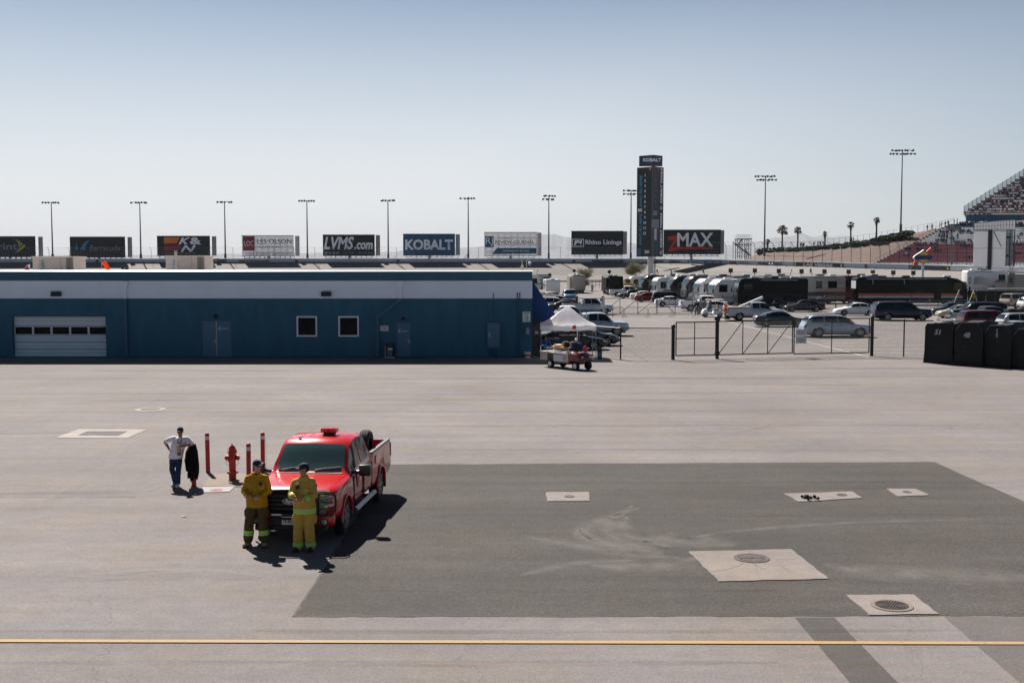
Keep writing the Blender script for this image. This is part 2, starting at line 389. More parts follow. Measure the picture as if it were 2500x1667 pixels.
# concrete pads with covers -------------------------------------------------
M_IRON = mat('cast_iron', (72, 66, 66), .7, .4, var=.3, vscale=30); M_RUST = mat('rusty_iron', (86, 76, 72), .85, .2, var=.25, vscale=12)
M_CRACK = mat('hairline_crack', (104, 98, 95), .95)
def pad(label, px, m=None, amp=.02, seed=3, z=.024):
    pts = jag([G(x, y)[:2] for x, y in px], amp, .2, seed); b = MB(); b.prismZ([tuple(p) for p in pts], 0., z)
    o = b.build('concrete_pad', m or M_CONC); return tag(o, label, 'concrete pad')
def cover(label, c, r, style=0, z=.024, ring=None):
    c = G(*c); t = thing('manhole_cover', label, 'manhole cover', (c.x, c.y, z), 0)
    b = MB().lathe([(r*.80, .004), (r*.80, .013), (r, .013), (r, 0)], 32, cap=False); b.build('ring', ring or M_RUST, t, 30)
    d = MB().lathe([(1e-3, .006), (r*.79, .006), (r*.79, .0)], 32, cap=False); d.build('lid', M_IRON, t, 30)
    if style == 1:                                              # ribbed grate
        e = MB()
        for i in range(-5, 6):
            x = i*r*.13; h = math.sqrt(max(0, (r*.74)**2-x*x))
            if i: e.box(x-r*.03, x+r*.03, -h, -r*.06, .0065, .018); e.box(x-r*.03, x+r*.03, r*.06, h, .0065, .018)
        e.box(-r*.7, r*.7, -r*.04, r*.04, .0065, .02); e.build('grate_bar', M_RUST, t)
    elif style == 2:                                            # studded lid
        e = MB()
        for k in range(1, 7):
            for i in range(k*6):
                a = 2*math.pi*i/(k*6); e.obox((r*.12*k*math.cos(a), r*.12*k*math.sin(a), .011), (r*.07, r*.07, .012), Matrix.Rotation(a, 3, 'Z'))
        e.build('stud', M_RUST, t)['kind'] = 'stuff'
    return t
pad('small square concrete pad with a round cover set alone in the dark asphalt', [(1333, 1203), (1437, 1202), (1440, 1224), (1336, 1225)], seed=2)
cover('small round cover in the lone square concrete pad', (1390, 1214), .13)
pad('long narrow concrete pad with a broken black hole in it', [(1913, 1206), (2080, 1201), (2106, 1217), (1950, 1226)], seed=4)
cover('small round cover on the right of the long narrow concrete pad', (2055, 1210), .13)
pad('concrete pad at the far right of the dark asphalt with a bluish cover', [(2163, 1194), (2234, 1194.6), (2270, 1210), (2193, 1213)], seed=5)
cover('small bluish round cover in the right-hand pad of the far row', (2214, 1203), .12, ring=mat('blue_iron', (110, 120, 132), .7))
bigpad = pad('large cracked concrete pad around the ribbed manhole cover', [(1681, 1348), (1931, 1342), (2023, 1414.5), (1754.5, 1421)], seed=6)
cover('ribbed manhole cover in the middle of the large cracked pad', (1835, 1365), .36, 1)
pad('concrete pad around the studded manhole cover at the edge of the dark asphalt', [(2066.6, 1454), (2230.6, 1453), (2293, 1501), (2122, 1503)], seed=7)
cover('round studded manhole cover with a tan rim', (2177, 1481), .36, 2, ring=mat('tan_iron', (112, 100, 90), .8))
for i, pp in enumerate([[(1835, 1376), (1850, 1385), (1870, 1392)], [(1815, 1376), (1800, 1385), (1765, 1394), (1720, 1400)], [(1860, 1374), (1885, 1382), (1905, 1384), (1930, 1398)],
                        [(1835, 1352), (1828, 1344)], [(1872, 1364), (1910, 1368), (1950, 1366)], [(1845, 1378), (1848, 1400), (1855, 1416)]]):
    arc_px(pp, .009, M_CRACK, 'crack', False, .028)
    bpy.context.scene.collection.objects[-1]
pts = [(190, 1048), (360, 1048.8), (311, 1069.6), (136, 1069)]
pad('flat concrete frame around a dark inset, left of the man in the white shirt', pts, m=M_CONCP, seed=8, amp=.03, z=.014)
b = MB(); q = [G(*p)[:2] for p in [(214, 1053.4), (312, 1053.4), (288, 1064.5), (190, 1063)]]; b.prismZ([tuple(p) for p in jag(q, .02)], .0, .018)
tag(b.build('patch_inset', M_LOTB), 'grey asphalt inset inside the concrete frame on the left', 'asphalt inset')
c = G(367, 1000); t = MB().lathe([(.62, 0), (.62, .012), (.40, .012), (.40, 0)], 24, (c.x, c.y, .004), cap=False)
tag(t.build('patch_ring', M_CONCP, smooth=30), 'pale worn ring around a covered manhole far left in the lot', 'manhole ring')
pad('tan concrete pad under the fire hydrant', [(521, 1156), (740, 1156), (735, 1190), (493, 1188)], M_CONCT, .01, 9, .018)
pad('small white concrete pad with a faded red spot, in front of the hydrant', [(495, 1189.5), (573, 1189), (560, 1201), (482, 1203.7)], mat('white_concrete', (146, 143, 143), .9, var=.05, vscale=8), .006, 10, .02)
c = G(528, 1194.8, .03); struct(MB().lathe([(1e-3, .001), (.17, .001), (.17, 0)], 20, (c.x, c.y, .022), cap=False).build('red_spot', worn('faded_red_paint', (150, 84, 84), .9, 7, .3, .55)))
# rubble in the broken pad, leaf of litter
rd = random.Random(3); c = G(1972, 1215, .03); b = MB()
for i in range(16):
    b.obox((c.x+rd.gauss(0, .12), c.y+rd.gauss(0, .12), .045+rd.uniform(0, .03)), (rd.uniform(.03, .07),)*3, Matrix.Rotation(rd.uniform(0, 3), 3, Vector((rd.random(), rd.random(), 1)).normalized()))
tag(b.build('rubble', mat('black_rubble', (30, 30, 32), .95)), 'little heap of black broken rubble on the long narrow pad', 'rubble')
c = G(448, 1262); b = MB(); b.add([(c.x-.07, c.y, .02), (c.x, c.y-.03, .035), (c.x+.07, c.y+.01, .06), (c.x+.02, c.y+.05, .03)], [(0, 1, 2, 3)])
tag(b.build('litter', mat('pale_litter', (120, 135, 140), .6)), 'small scrap of pale litter lying on the lot left of the firefighters', 'litter')
# painted bays of the car park
M_BAY = worn('white_bay_paint', (205, 202, 198), .8, 3, .3, .5)
for i, ((xa, ya), (xb, yb)) in enumerate([((1750, 779), (2120, 872)), ((2000, 832), (2175, 829)), ((2010, 838), (2205, 836)), ((2020, 845), (2255, 843)), ((2040, 853), (2290, 851)), ((2075, 863), (2330, 861)),
                                         ((1530, 815), (1640, 810)), ((1700, 798), (1780, 800)), ((1570, 700+82), (1690, 782))]):
    struct(ribbon('bay_line', [G(xa, ya).lerp(G(xb, yb), k/6) for k in range(7)], .12, M_BAY, .012+.0006*i))
seam('paving_joint', [(1470, 815), (1582, 884)], .06, .02)
# ================================================================ THE BLUE BUILDING
BY = G(1250, 872.6).y
def bx(px): return P(px, 760, BY).x
def bz(py): return P(1250, py, BY).z
M_BLUE = mat('blue_wall_paint', (38, 92, 116), .75, var=.16, vscale=.9, stretch=(1.6, 1, .5))
M_BLUE2 = mat('blue_trim_paint', (44, 88, 115), .6, var=.05, vscale=2)
M_WBAND = mat('white_wall_paint', (226, 236, 250), .75, var=.05, vscale=.7)
def blockwall(m):
    """courses of painted block as fine relief"""
    n, l = m.node_tree.nodes, m.node_tree.links; b = n['Principled BSDF']
    tc = n.new('ShaderNodeTexCoord'); mp = n.new('ShaderNodeMapping'); mp.inputs['Rotation'].default_value = (R(90), 0, 0)
    br = n.new('ShaderNodeTexBrick'); br.inputs['Scale'].default_value = 1; br.inputs['Brick Width'].default_value = .4; br.inputs['Row Height'].default_value = .2
    br.inputs['Mortar Size'].default_value = .008; br.inputs['Color1'].default_value = (1, 1, 1, 1); br.inputs['Color2'].default_value = (.93, .93, .93, 1); br.inputs['Mortar'].default_value = (.5, .5, .5, 1)
    l.new(tc.outputs['Object'], mp.inputs[0]); l.new(mp.outputs[0], br.inputs['Vector'])
    bp = n.new('ShaderNodeBump'); bp.inputs['Strength'].default_value = .6; bp.inputs['Distance'].default_value = .01
    l.new(br.outputs['Color'], bp.inputs['Height']); l.new(bp.outputs[0], b.inputs['Normal'])
blockwall(M_BLUE); blockwall(M_WBAND)
M_GLASS = mat('dark_window_glass', (12, 17, 21), .12, 0, .06)
XL, XR = -60.0, bx(1299.5)
ZT, ZB1, ZB2 = bz(661), bz(685.5), bz(728.5)
DEP = 22.0
bld = thing('building', 'long low blue block building with a white stripe along the top', 'building', (0, BY, 0))
def opening_wall(zlo, zhi, holes, m, name, th=.35):
    """front wall pieces between openings; holes = (x0,x1,z0,z1)"""
    b = MB(); xs = sorted({XL, XR}|{h[0] for h in holes}|{h[1] for h in holes})
    for a, c in zip(xs, xs[1:]):
        hs = sorted([h for h in holes if h[0] <= a and h[1] >= c], key=lambda h: h[2]); z = zlo
        for h in hs:
            if h[2] > z: b.box(a, c, 0, th, z, h[2])
            z = h[3]
        if z < zhi: b.box(a, c, 0, th, z, zhi)
    return b.build(name, m, bld)
gx0, gx1, gz = bx(28), bx(257), bz(773)
W1 = (bx(724.5), bx(773), bz(821), bz(772.5)); W2 = (bx(826.5), bx(875), bz(821), bz(772.5))
D1 = (bx(489), bx(565), 0, bz(782)); D2 = (bx(966), bx(1003), 0, bz(788))
opening_wall(0, ZB2, [(gx0, gx1, 0, gz), W1, W2, D1, D2], M_BLUE, 'wall')
b = MB(); b.box(XL, XL+.35, .35, DEP, 0, ZT-.25); b.box(XR-.35, XR, .35, DEP, 0, ZT-.25); b.box(XL+.35, XR-.35, DEP-.35, DEP, 0, ZT-.25); b.build('wall', M_BLUE, bld)
b = MB(); b.box(XL, XR, -.012, .35, ZB2, ZB1); o = b.build('white_band', M_WBAND, bld)
b = MB(); b.box(XL, XR, 0, .35, ZB1, ZT-.05); b.build('parapet', M_BLUE2, bld)
b = MB(); b.prismX([(-.05, ZT-.05), (.42, ZT-.05), (.42, ZT+.02), (.12, ZT+.02), (-.05, ZT-.04)], XL-.03, XR+.03); b.build('coping', mat('coping_metal', (226, 222, 214), .4), bld)
b = MB(); b.box(XL+.35, XR-.35, .42, DEP-.35, ZT-.5, ZT-.42); b.build('roof', mat('roof_membrane', (190, 186, 180), .9), bld)
b = MB(); b.box(XL, XR, -.05, -.004, 0, .07); b.build('base_strip', mat('base_contact_shade', (36, 66, 86), .9), bld)  # contact shade along the wall foot, put into a darker strip
# sectional garage door set back in its opening
M_DOOR = mat('door_panel_white', (206, 216, 226), .5, var=.03, vscale=2)
gd = obj('garage_door', MB().box(gx0, gx1, .36, .40, 0, gz).mesh('garage_door', DARKM), bld)
secs = [(773, 796), (796, 819.5), (819.5, 836), (836, 853.5), (853.5, 872)]
gxa = gx0+.02
for i, (ya, yb) in enumerate(secs):
    za, zb = bz(ya)-.012, max(.02, bz(yb)+.012)
    if i == 1:
        b = MB(); n = 5; w = (gx1-.02-gxa)/n
        b.box(gxa, gx1-.02, .30, .355, zb, zb+.06); b.box(gxa, gx1-.02, .30, .355, za-.06, za)
        for k in range(n+1): b.box(gxa+k*w-(.06 if k else 0), gxa+k*w+(.06 if k < n else 0), .30, .355, zb+.06, za-.06)
        f = b.build('door_section', M_DOOR, gd)
        for k in range(n):
            obj('pane', MB().box(gxa+k*w+.06, gxa+(k+1)*w-.06, .325, .345, zb+.06, za-.06).mesh('pane', M_GLASS), gd)
    else:
        b = MB(); hh = (za-zb)/2
        for k in range(2): b.box(gxa, gx1-.02, .30+.006*k, .355, zb+hh*k+.006, zb+hh*(k+1)-.006)
        b.build('door_section', M_DOOR, gd)
for w in (W1, W2):
    f = MB(); x0, x1, z0, z1 = w; t = .075
    f.box(x0-.02, x1+.02, -.03, .12, z1-t, z1+.02); f.box(x0-.02, x1+.02, -.03, .12, z0-.02, z0+t); f.box(x0-.02, x0+t, -.03, .12, z0+t, z1-t); f.box(x1-t, x1+.02, -.03, .12, z0+t, z1-t)
    fo = f.build('window', WHITE, bld)
    obj('pane', MB().box(x0+t, x1-t, .05, .07, z0+t, z1-t).mesh('pane', M_GLASS), fo)
# doors
M_DBL = mat('blue_door_paint', (62, 106, 136), .5)
def swoosh(parent, x, z, w):
    b = MB()
    for k, (rr, th) in enumerate([(1, .10), (.8, .07)]):
        pts = [(x-.5*w+.5*w*(1-math.cos(a))*1.0, z+.13*w*math.sin(a)*rr*2*1.0) for a in [R(-75+150*i/14) for i in range(15)]]
        v = []
        for i, (px_, pz_) in enumerate(pts):
            t = th*w*.5*math.sin(math.pi*(i+.6)/15.2)
            v += [(px_+k*.06*w-t, -.006, pz_), (px_+k*.06*w+t, -.006, pz_)]
        b.add(v, [(2*i, 2*i+1, 2*i+3, 2*i+2) for i in range(14)])
    b.box(x-.3*w, x+.5*w, -.008, -.004, z-.005, z+.035*w); b.box(x-.2*w, x+.35*w, -.008, -.004, z-.09*w, z-.06*w)
    return b.build('logo', mat('silver_decal', (170, 185, 198), .5), parent)
def door(d, leaves, lab):
    x0, x1, z0, z1 = d
    fr = MB(); fr.box(x0, x0+.05, .0, .2, 0, z1-.05); fr.box(x1-.05, x1, .0, .2, 0, z1-.05); fr.box(x0, x1, .0, .2, z1-.05, z1); fr.build('door_frame', M_BLUE2, bld)
    n = leaves; w = (x1-x0-.1)/n
    for k in range(n):
        a = x0+.05+k*w
        dm = obj('door', MB().box(a+.006, a+w-.006, .07, .12, .035, z1-.06).mesh('door', M_DBL), bld)
        hx = a+w-.09 if (n == 1 or k == 0) else None
        if hx:
            h = MB(); h.box(hx-.03, hx+.05, .045, .07, .92, 1.16); h.box(hx-.14, hx+.03, .02, .045, 1.02, 1.05); h.build('handle', STEEL, dm)
        if n == 1 or k == 1:
            lg = swoosh(dm, a+w*.5, z1-.52, .62); lg.location.y = .07
    if n == 2:
        MB().box((x0+x1)/2-.03, (x0+x1)/2+.03, .05, .07, .03, z1-.06).build('astragal', STEEL, bld)
    MB().box(x0+.03, x1-.03, -.02, .2, .0, .033).build('threshold', STEEL, bld)
    l = MB(); cx = (x0+x1)/2+(.02 if n == 2 else 0); l.sphere((cx, -.10, z1+.25), .13, .10, .13); l.box(cx-.1, cx+.1, -.10, 0, z1+.16, z1+.34); l.build('door_lamp', DARKM, bld, 40)
door(D1, 2, 'double'); door(D2, 1, 'single')
# downspouts
def spout(pts, hop, lab):
    b = MB(); pw = .11
    for (xa, za), (xb, zb) in zip(pts, pts[1:]):
        d = Vector((xb-xa, 0, zb-za)); nrm = Vector((-d.z, 0, d.x)).normalized()*pw
        A, Bp = Vector((xa, 0, za)), Vector((xb, 0, zb)); e = d.normalized()*.03
        q = [A-nrm-e, A+nrm-e, Bp+nrm+e, Bp-nrm+e]
        b.prismY([(p.x, p.z) for p in q], -.2-.002*len(b.v)/8, -.03)
    o = b.build('downspout', M_BLUE2, bld)
    x, z0, z1 = hop
    h = MB(); h.prismY([(x-.12, z0), (x+.12, z0), (x+.24, z0+.18), (x+.24, z1), (x-.24, z1), (x-.24, z0+.18)], -.26, -.02); h.build('hopper', M_WBAND, o)
    q = MB().box(pts[0][0]-pw-.004, pts[0][0]+pw+.004, -.21, -.02, ZB2, z0); q.build('pipe_in_white', M_WBAND, o)
spout([(bx(307.5), bz(702)), (bx(307.5), bz(866))], (bx(307), bz(703), bz(687)), '')
spout([(bx(977.5), bz(702)), (bx(977.5), bz(731)), (bx(921.5), bz(776)), (bx(921.5), bz(867))], (bx(977.5), bz(702), bz(685.5)), '')
# wall lamps
for px in (140, 797.5):
    x, z = bx(px), bz(717.5); o = MB().prismX([(-.04, z-.15), (-.04, z+.15), (-.22, z+.15), (-.28, z-.12), (-.26, z-.15)], x-.30, x+.30).build('wall_lamp', DARKM, bld)
    MB().add([(x-.24, -.262, z-.09), (x+.24, -.262, z-.09), (x+.24, -.232, z+.09), (x-.24, -.232, z+.09)], [(0, 1, 2, 3)]).build('lamp_lens', mat('lamp_lens', (150, 160, 168), .2), o)
# cabinet and conduits
x0, x1, z0, z1 = bx(1188), bx(1222), bz(851), bz(786)
cab = MB().box(x0, x1, -.26, -.02, z0, z1).build('electric_cabinet', M_BLUE2, bld)
MB().rbox(x0+.07, x1-.07, -.30, -.262, z0+.12, z1-.06, .012).build('cabinet_door', M_DBL, cab)
MB().box(x0+.14, x0+.22, -.33, -.302, z0+.75, z0+1.0).build('cabinet_handle', STEEL, cab)
for k in (.15, .34, .55, .72): MB().cyl((x0+k*(x1-x0)+.1, -.13, 0), (x0+k*(x1-x0)+.1, -.13, z0), .05).build('conduit', M_BLUE2, cab, 40)
MB().cyl((bx(1205), -.06, z1), (bx(1205), -.06, bz(716)), .025).build('conduit', M_BLUE2, cab, 40)
for px in (1263, 1269): MB().cyl((bx(px), -.06, .05), (bx(px), -.06, bz(714)), .03).build('conduit', M_BLUE2, bld, 40)
o = MB().box(bx(1284), bx(1293), -.16, -.015, bz(816), bz(800)).build('switch_box', mat('switch_grey', (130, 148, 160), .5), bld)
# signs
sg = thing('speed_sign', 'white speed limit sign reading 15 at the right end of the blue wall', 'sign', (bx(1285.5), BY-.03, bz(773.5)))
w, h = bx(1295)-bx(1276), bz(761)-bz(786)
MB().box(-w/2, w/2, -.02, .01, -h/2, h/2).build('sign_panel', WHITE, sg)
for s_, z_, hh, ww in (('MAXIMUM', .26, .055, .36), ('INFIELD', .17, .05, .30), ('SPEED', .08, .05, .26), ('15', -.09, .19, .24)): text(s_, sg, (0, -.025, z_), BLACK, ww, hh, .02)
MB().box(-w*.36, w*.36, -.024, -.021, -h*.41, -h*.38).build('fine_print', BLACK, sg)
sg = thing('notice', 'small white notice with red heading beside the single door', 'notice', (bx(938), BY-.02, bz(801.5)))
w, h = bx(948)-bx(928), bz(795)-bz(808); MB().box(-w/2, w/2, -.015, .01, -h/2, h/2).build('sign_panel', mat('notice_white', (205, 208, 214), .5), sg)
text('AUTHORIZED', sg, (0, -.02, h*.27), mat('sign_red', (140, 40, 48), .5), w*.7, .05, .02)
text('PERSONNEL', sg, (0, -.02, h*.08), BLACK, w*.6, .04, .01); text('ONLY BEYOND', sg, (0, -.02, -h*.1), BLACK, w*.7, .04, .01); text('THIS POINT', sg, (0, -.02, -h*.27), BLACK, w*.7, .04, .01)
# trash can, bucket
c = G(952, 874.5); t = thing('trash_can', 'black barrel trash can with red and white lettering beside the single blue door', 'trash can', (c.x, c.y, 0))
MB().lathe([(.27, 0), (.29, .03), (.29, .86), (.30, .9), (.29, .94), (.25, .95), (.24, .7)], 20, cap=False).build('barrel', mat('barrel_black', (26, 28, 34), .4), t, 30)
MB().lathe([(.294, .045), (.294, .09)], 20, cap=False).build('band', WHITE, t, 30)
MB().box(-.292, -.268, -.13, -.10, .05, .84).build('stripe', WHITE, t)
text('Z', t, (-.14, -.30, .56), mat('logo_red', (176, 44, 50), .5), .14, .24, .03, .3); text('MAX', t, (.06, -.31, .60), WHITE, .30, .19, .05)
for k in range(5): MB().box(-.15, .18, -.298, -.292, .18+.055*k, .205+.055*k).build('fine_print', mat('print_grey', (130, 138, 148), .6), t)
c = G(1288, 873); t = thing('bucket', 'white and orange bucket at the foot of the blue wall near the tent', 'bucket', (c.x, c.y-.2, 0))
MB().lathe([(.17, 0), (.21, .36), (.22, .37), (.20, .37), (.16, .05)], 16, cap=False).build('pail', WHITE, t, 30)
MB().lathe([(.188, .10), (.207, .24)], 16, cap=False).build('band', mat('orange_band', (205, 90, 50), .6), t, 30)
# roof units
M_AC = mat('rooftop_unit_paint', (196, 184, 178), .6, var=.06, vscale=1.2)
for i, (xa, xb, yt, lab) in enumerate([(79, 180, 626, 'beige rooftop air handler nearest the left edge, beside the red cross sign'), (404, 500, 624, 'beige rooftop air handler further right, with the antenna in front')]):
    d = BY+6; A, Bq = P(xa, yt, d), P(xb, yt, d); zb = ZT-.42; w = Bq.x-A.x
    t = thing('air_handler', lab, 'air handler', ((A.x+Bq.x)/2, d, zb), group='rooftop air handlers on the blue building'); h = A.z-zb
    MB().rbox(-w/2, w/2, 0, 2.2, 0.1, h-.06, .03).build('cabinet', M_AC, t)
    MB().box(-w/2-.05, w/2+.05, -.05, 2.25, h-.06, h).build('lid', mat('unit_lid', (222, 214, 208), .5), t)
    MB().box(-w/2+.05, w/2-.05, .05, 2.1, 0, .1).build('curb', STEEL, t)
    for k in range(5): MB().box(w/2-.5+.09*k, w/2-.455+.09*k, -.03, -.002, .2, h-.1).build('louvre', mat('louvre_dark', (96, 92, 92), .6), t)
    MB().box(w/2-.9, w/2-.885, -.012, -.002, .1, h-.06).build('panel_joint', mat('joint_dark', (120, 112, 108), .6), t)
    j = MB().rbox(-w/2+.5, -w/2+.72, -.16, -.002, .5, .82, .02).rbox(-w/2+.53, -w/2+.70, -.12, -.002, .86, 1.06, .02).build('switch_box', mat('switch_blue', (150, 168, 178), .5), t)
    MB().cyl((-w/2+.6, -.06, .1), (-w/2+.6, -.06, .5), .03).build('conduit', STEEL, t)
d = BY+.9; c = P(66, 661, d)
t = thing('cross_sign', 'white notched sign with a red cross at the left end of the roof', 'sign', (c.x, d, c.z-.1))
MB().prismY([(-.18, 0), (.18, 0), (.18, .52), (.12, .5), (.0, .46), (-.16, .22)], 0, .05).build('board', WHITE, t)
MB().box(-.05, .07, -.012, 0, .07, .38).box(-.14, -.0502, -.012, 0, .15, .27).box(.0702, .15, -.012, 0, .15, .27).build('cross', mat('cross_red', (170, 42, 52), .6), t)
MB().box(-.02, .02, .052, .09, -.4, .3).build('post', STEEL, t)
# orange windsock on its mast behind the roof edge
d = BY+14; pts = [P(x, y, d) for x, y in ((252, 641), (257, 645), (262, 653), (266, 662), (268, 670))]
t = thing('windsock', 'bright orange windsock drooping above the roof edge on the left', 'windsock', (pts[0].x, d, ZT-.42))
o0 = Vector((pts[0].x, d, ZT-.42)); q = [p-o0 for p in pts]
MB().tube(q, [.16, .17, .15, .12, .09], 10).build('sock', mat('windsock_orange', (255, 92, 22), .7, trans=.35), t, 50)
MB().cyl((-.14, .05, 0), (-.14, .05, q[0].z+.12), .025).build('mast', STEEL, t)
# camera dome and aerials at the right corner
d = BY+1.2; c = P(1290, 645, d); t = thing('camera', 'white dome camera on a bracket at the right corner of the roof', 'camera', (c.x, d, ZT-.42)); z = c.z-(ZT-.42)
MB().cyl((-.12, 0, 0), (-.12, 0, z+.22), .022).tube([(-.12, 0, z+.2), (-.06, 0, z+.26), (.04, 0, z+.25), (.09, 0, z+.16)], .016).build('bracket', CREAM, t)
MB().lathe([(.02, .16), (.09, .13), (.10, .02)], 12, (.09, 0, z), cap=False).build('housing', WHITE, t, 40); MB().sphere((.09, 0, z+.01), .085, .085, .1).build('dome', mat('dome_grey', (120, 130, 140), .2), t, 60)
for px, h, lab in ((1275, .75, 'pale bent conduit stubs beside the roof camera'), (1202, .3, 'single thin vent pipe near the right end of the roof'), (430, 1.65, 'thin double antenna in front of the right rooftop air handler')):
    d = BY+1.5; c = P(px, 660, d); t = thing('aerial', lab, 'aerial', (c.x, d, ZT-.42))
    b = MB().cyl((0, 0, 0), (0, 0, h), .03)
    if px == 1275: b.tube([(-.08, 0, 0), (-.08, 0, .6), (-.02, 0, .8)], .03).tube([(.1, .1, 0), (.05, .1, .7), (-.05, .1, 1.1)], .025)
    if px == 430: b.box(-.09, -.05, -.02, .02, h-.5, h+.05).box(.05, .09, -.02, .02, h-.5, h+.05).box(-.07, .07, -.02, .02, h-.35, h-.3)
    b.build('pipe', CREAM, t)
# blue sloping wing at the right end, and the dark service gate beside it
d = BY+2.5; q = [P(x, y, d) for x, y in ((1296, 680), (1356, 768), (1356, 800), (1296, 830))]; zt = q[0].z
t = thing('canopy', 'bright blue sloping canopy side rising behind the end of the building', 'canopy', (q[0].x, d, 0))
x1 = q[1].x-q[0].x; MB().prismY([(0, 2.0), (x1, 2.0), (x1, q[1].z), (0, zt)], 0, 3.0).build('fabric', mat('royal_blue_fabric', (6, 56, 112), .8, var=.06, vscale=2), t)
for xx, yy in ((.1, .1), (.1, 2.8), (x1-.1, .1), (x1-.1, 2.8)): MB().cyl((xx, yy, 0), (xx, yy, 2.0), .05).build('leg', DARKM, t)
# ================================================================ TRACK, WALL, BILLBOARDS, LIGHT POLES, HILLS
# outer wall: (px, py of its foot, distance)
WK = [(-400, 641.6, 378), (0, 641.5, 376), (600, 641.3, 375), (1300, 641.2, 374), (1500, 641.6, 373.5), (1600, 642, 372), (1700, 643.6, 360), (1800, 646, 345), (1900, 648.8, 329), (2000, 651.6, 314), (2100, 655, 299), (2200, 657.5, 286), (2320, 661.5, 270), (2420, 664, 257), (2560, 668, 240), (2800, 675, 215)]
def wk(px):
    for a, b in zip(WK, WK[1:]):
        if px <= b[0]:
            t = (px-a[0])/(b[0]-a[0]); return P(px, a[1]+(b[1]-a[1])*t, a[2]+(b[2]-a[2])*t)
    return P(*WK[-1])
wxs = list(range(-400, 2801, 40)); wpts = [wk(x) for x in wxs]
def wnorm(i):                                       # horizontal normal towards the infield
    d = wpts[min(i+1, len(wpts)-1)]-wpts[max(i-1, 0)]; d.z = 0; d.normalize(); return Vector((d.y, -d.x, 0))
def wat(px):
    p = wk(px); d = wk(px+10)-wk(px-10); d.z = 0; d.normalize(); return p, Vector((d.y, -d.x, 0)), d
WH = 1.35
M_WALLF = mat('wall_face_paint', (176, 184, 196), .55, var=.05, vscale=.3); M_LIP = mat('wall_lip', (232, 232, 232), .4)
tw = thing('track_wall', 'long pale safety wall with sponsor lettering along the outer edge of the track', 'wall', (0, 0, 0))
b, c2, c3 = MB(), MB(), MB(); r1, r2, r3 = [], [], []
for i, p in enumerate(wpts):
    n = wnorm(i); z = Vector((0, 0, 1))
    r1.append([p-n*0.0, p+z*(WH-.22), p-n*.6+z*(WH-.22), p-n*.6])
    r2.append([p+n*.02+z*(WH-.22), p+n*.02+z*WH, p-n*1.0+z*(WH+.02), p-n*1.0+z*(WH-.22)])
    r3.append([p+n*.05, p+n*.05+z*.18, p, p])
b.loft(r1).build('barrier', M_WALLF, tw); c2.loft(r2).build('lip', M_LIP, tw); MB().loft(r3).build('foot_strip', mat('foot_dark', (70, 76, 84), .7), tw)
def on_wall(s, px0, px1, m, h=.72, off=.04, bg=None, shear=0, z=.55, font=1.):
    """lettering or a painted band laid along the wall"""
    A, B2 = wk(px0), wk(px1); w = (B2-A).length; d = B2-A; pc = (A+B2)/2; d.z = 0; d.normalize(); n = Vector((d.y, -d.x, 0)); rz = math.atan2(d.y, d.x); pc = pc+n*(.08+max(0, (wk((px0+px1)/2)-pc).dot(n)))
    slope = math.atan2(B2.z-A.z, math.hypot(B2.x-A.x, B2.y-A.y))
    e = obj('lettering', text_mesh(s, w*.94, h, off, shear, .01, 1.).copy(), tw) if s else None
    if e: e.data.materials.clear(); e.data.materials.append(m); e.location = pc+n*.09+Vector((0, 0, z)); e.rotation_euler = (0, -slope, rz)
    if bg:
        o = MB().box(-w/2, w/2, -.06, -.01, .14, WH-.26).build('banner', bg, tw); o.location = pc; o.rotation_euler = (0, -slope, rz)
NAVY = mat('navy_paint', (24, 38, 66), .5); M_BNB = mat('banner_blue', (40, 88, 130), .5); M_BNK = mat('banner_black', (26, 34, 42), .5); MAROON = mat('maroon_paint', (96, 40, 60), .5); YELL = mat('logo_yellow', (236, 206, 60), .5)
on_wall('HOME OF THE NEON GARAGE', 582, 660, BLACK, .5, .04)
on_wall('', 502, 526, BLACK, bg=mat('banner_orange', (190, 120, 50), .6)); on_wall('Barracuda', 529, 553, WHITE, .3, 0, bg=M_BNK)
on_wall('REDBULLAIRRACE.COM', 1443, 1524, NAVY, .75, .05); on_wall('ZMAX', 1591, 1621, NAVY, .75, .03); on_wall('ZMAX', 1633, 1662, NAVY, .75, .03)
on_wall('BOYDGAMING   SAMS TOWN', 1680, 1762, WHITE, .5, .02, bg=M_BNB)
on_wall('AVR', 1780, 1800, MAROON, .85, .04); on_wall('VAN RENTAL', 1802, 1830, NAVY, .34, 0, z=.8); on_wall('SAVEANDVAN', 1802, 1834, NAVY, .34, 0, z=.36); on_wall('KOBALT TOOLS', 1850, 1912, NAVY, .8, .035)
on_wall('1    LAS VEGAS    1', 1938, 2060, WHITE, .78, .04, bg=M_BNK)
for k in range(4): x = 2220+25*k; on_wall('Sprint', x+2, x+16, WHITE, .4, 0, bg=None); on_wall('>', x+17, x+23, YELL, .6, .04)
on_wall('', 2219, 2320, WHITE, bg=M_BNK)
for px in (237, 724, 972, 1401, 2114):
    pc, n, d = wat(px); o = MB().lathe([(.5, -.02), (.5, .02)], 16, (0, -.07, 0), 'Y').build('emblem', BLACK, tw); o.location = pc+Vector((0, 0, .6)); o.rotation_euler.z = math.atan2(d.y, d.x)
    o2 = MB().lathe([(.34, 0), (.38, .006), (.34, .012)], 16, (0, -.105, 0), 'Y', cap=False).box(-.06, .06, -.10, -.092, -.25, .25).build('ring', GREYP, o); 
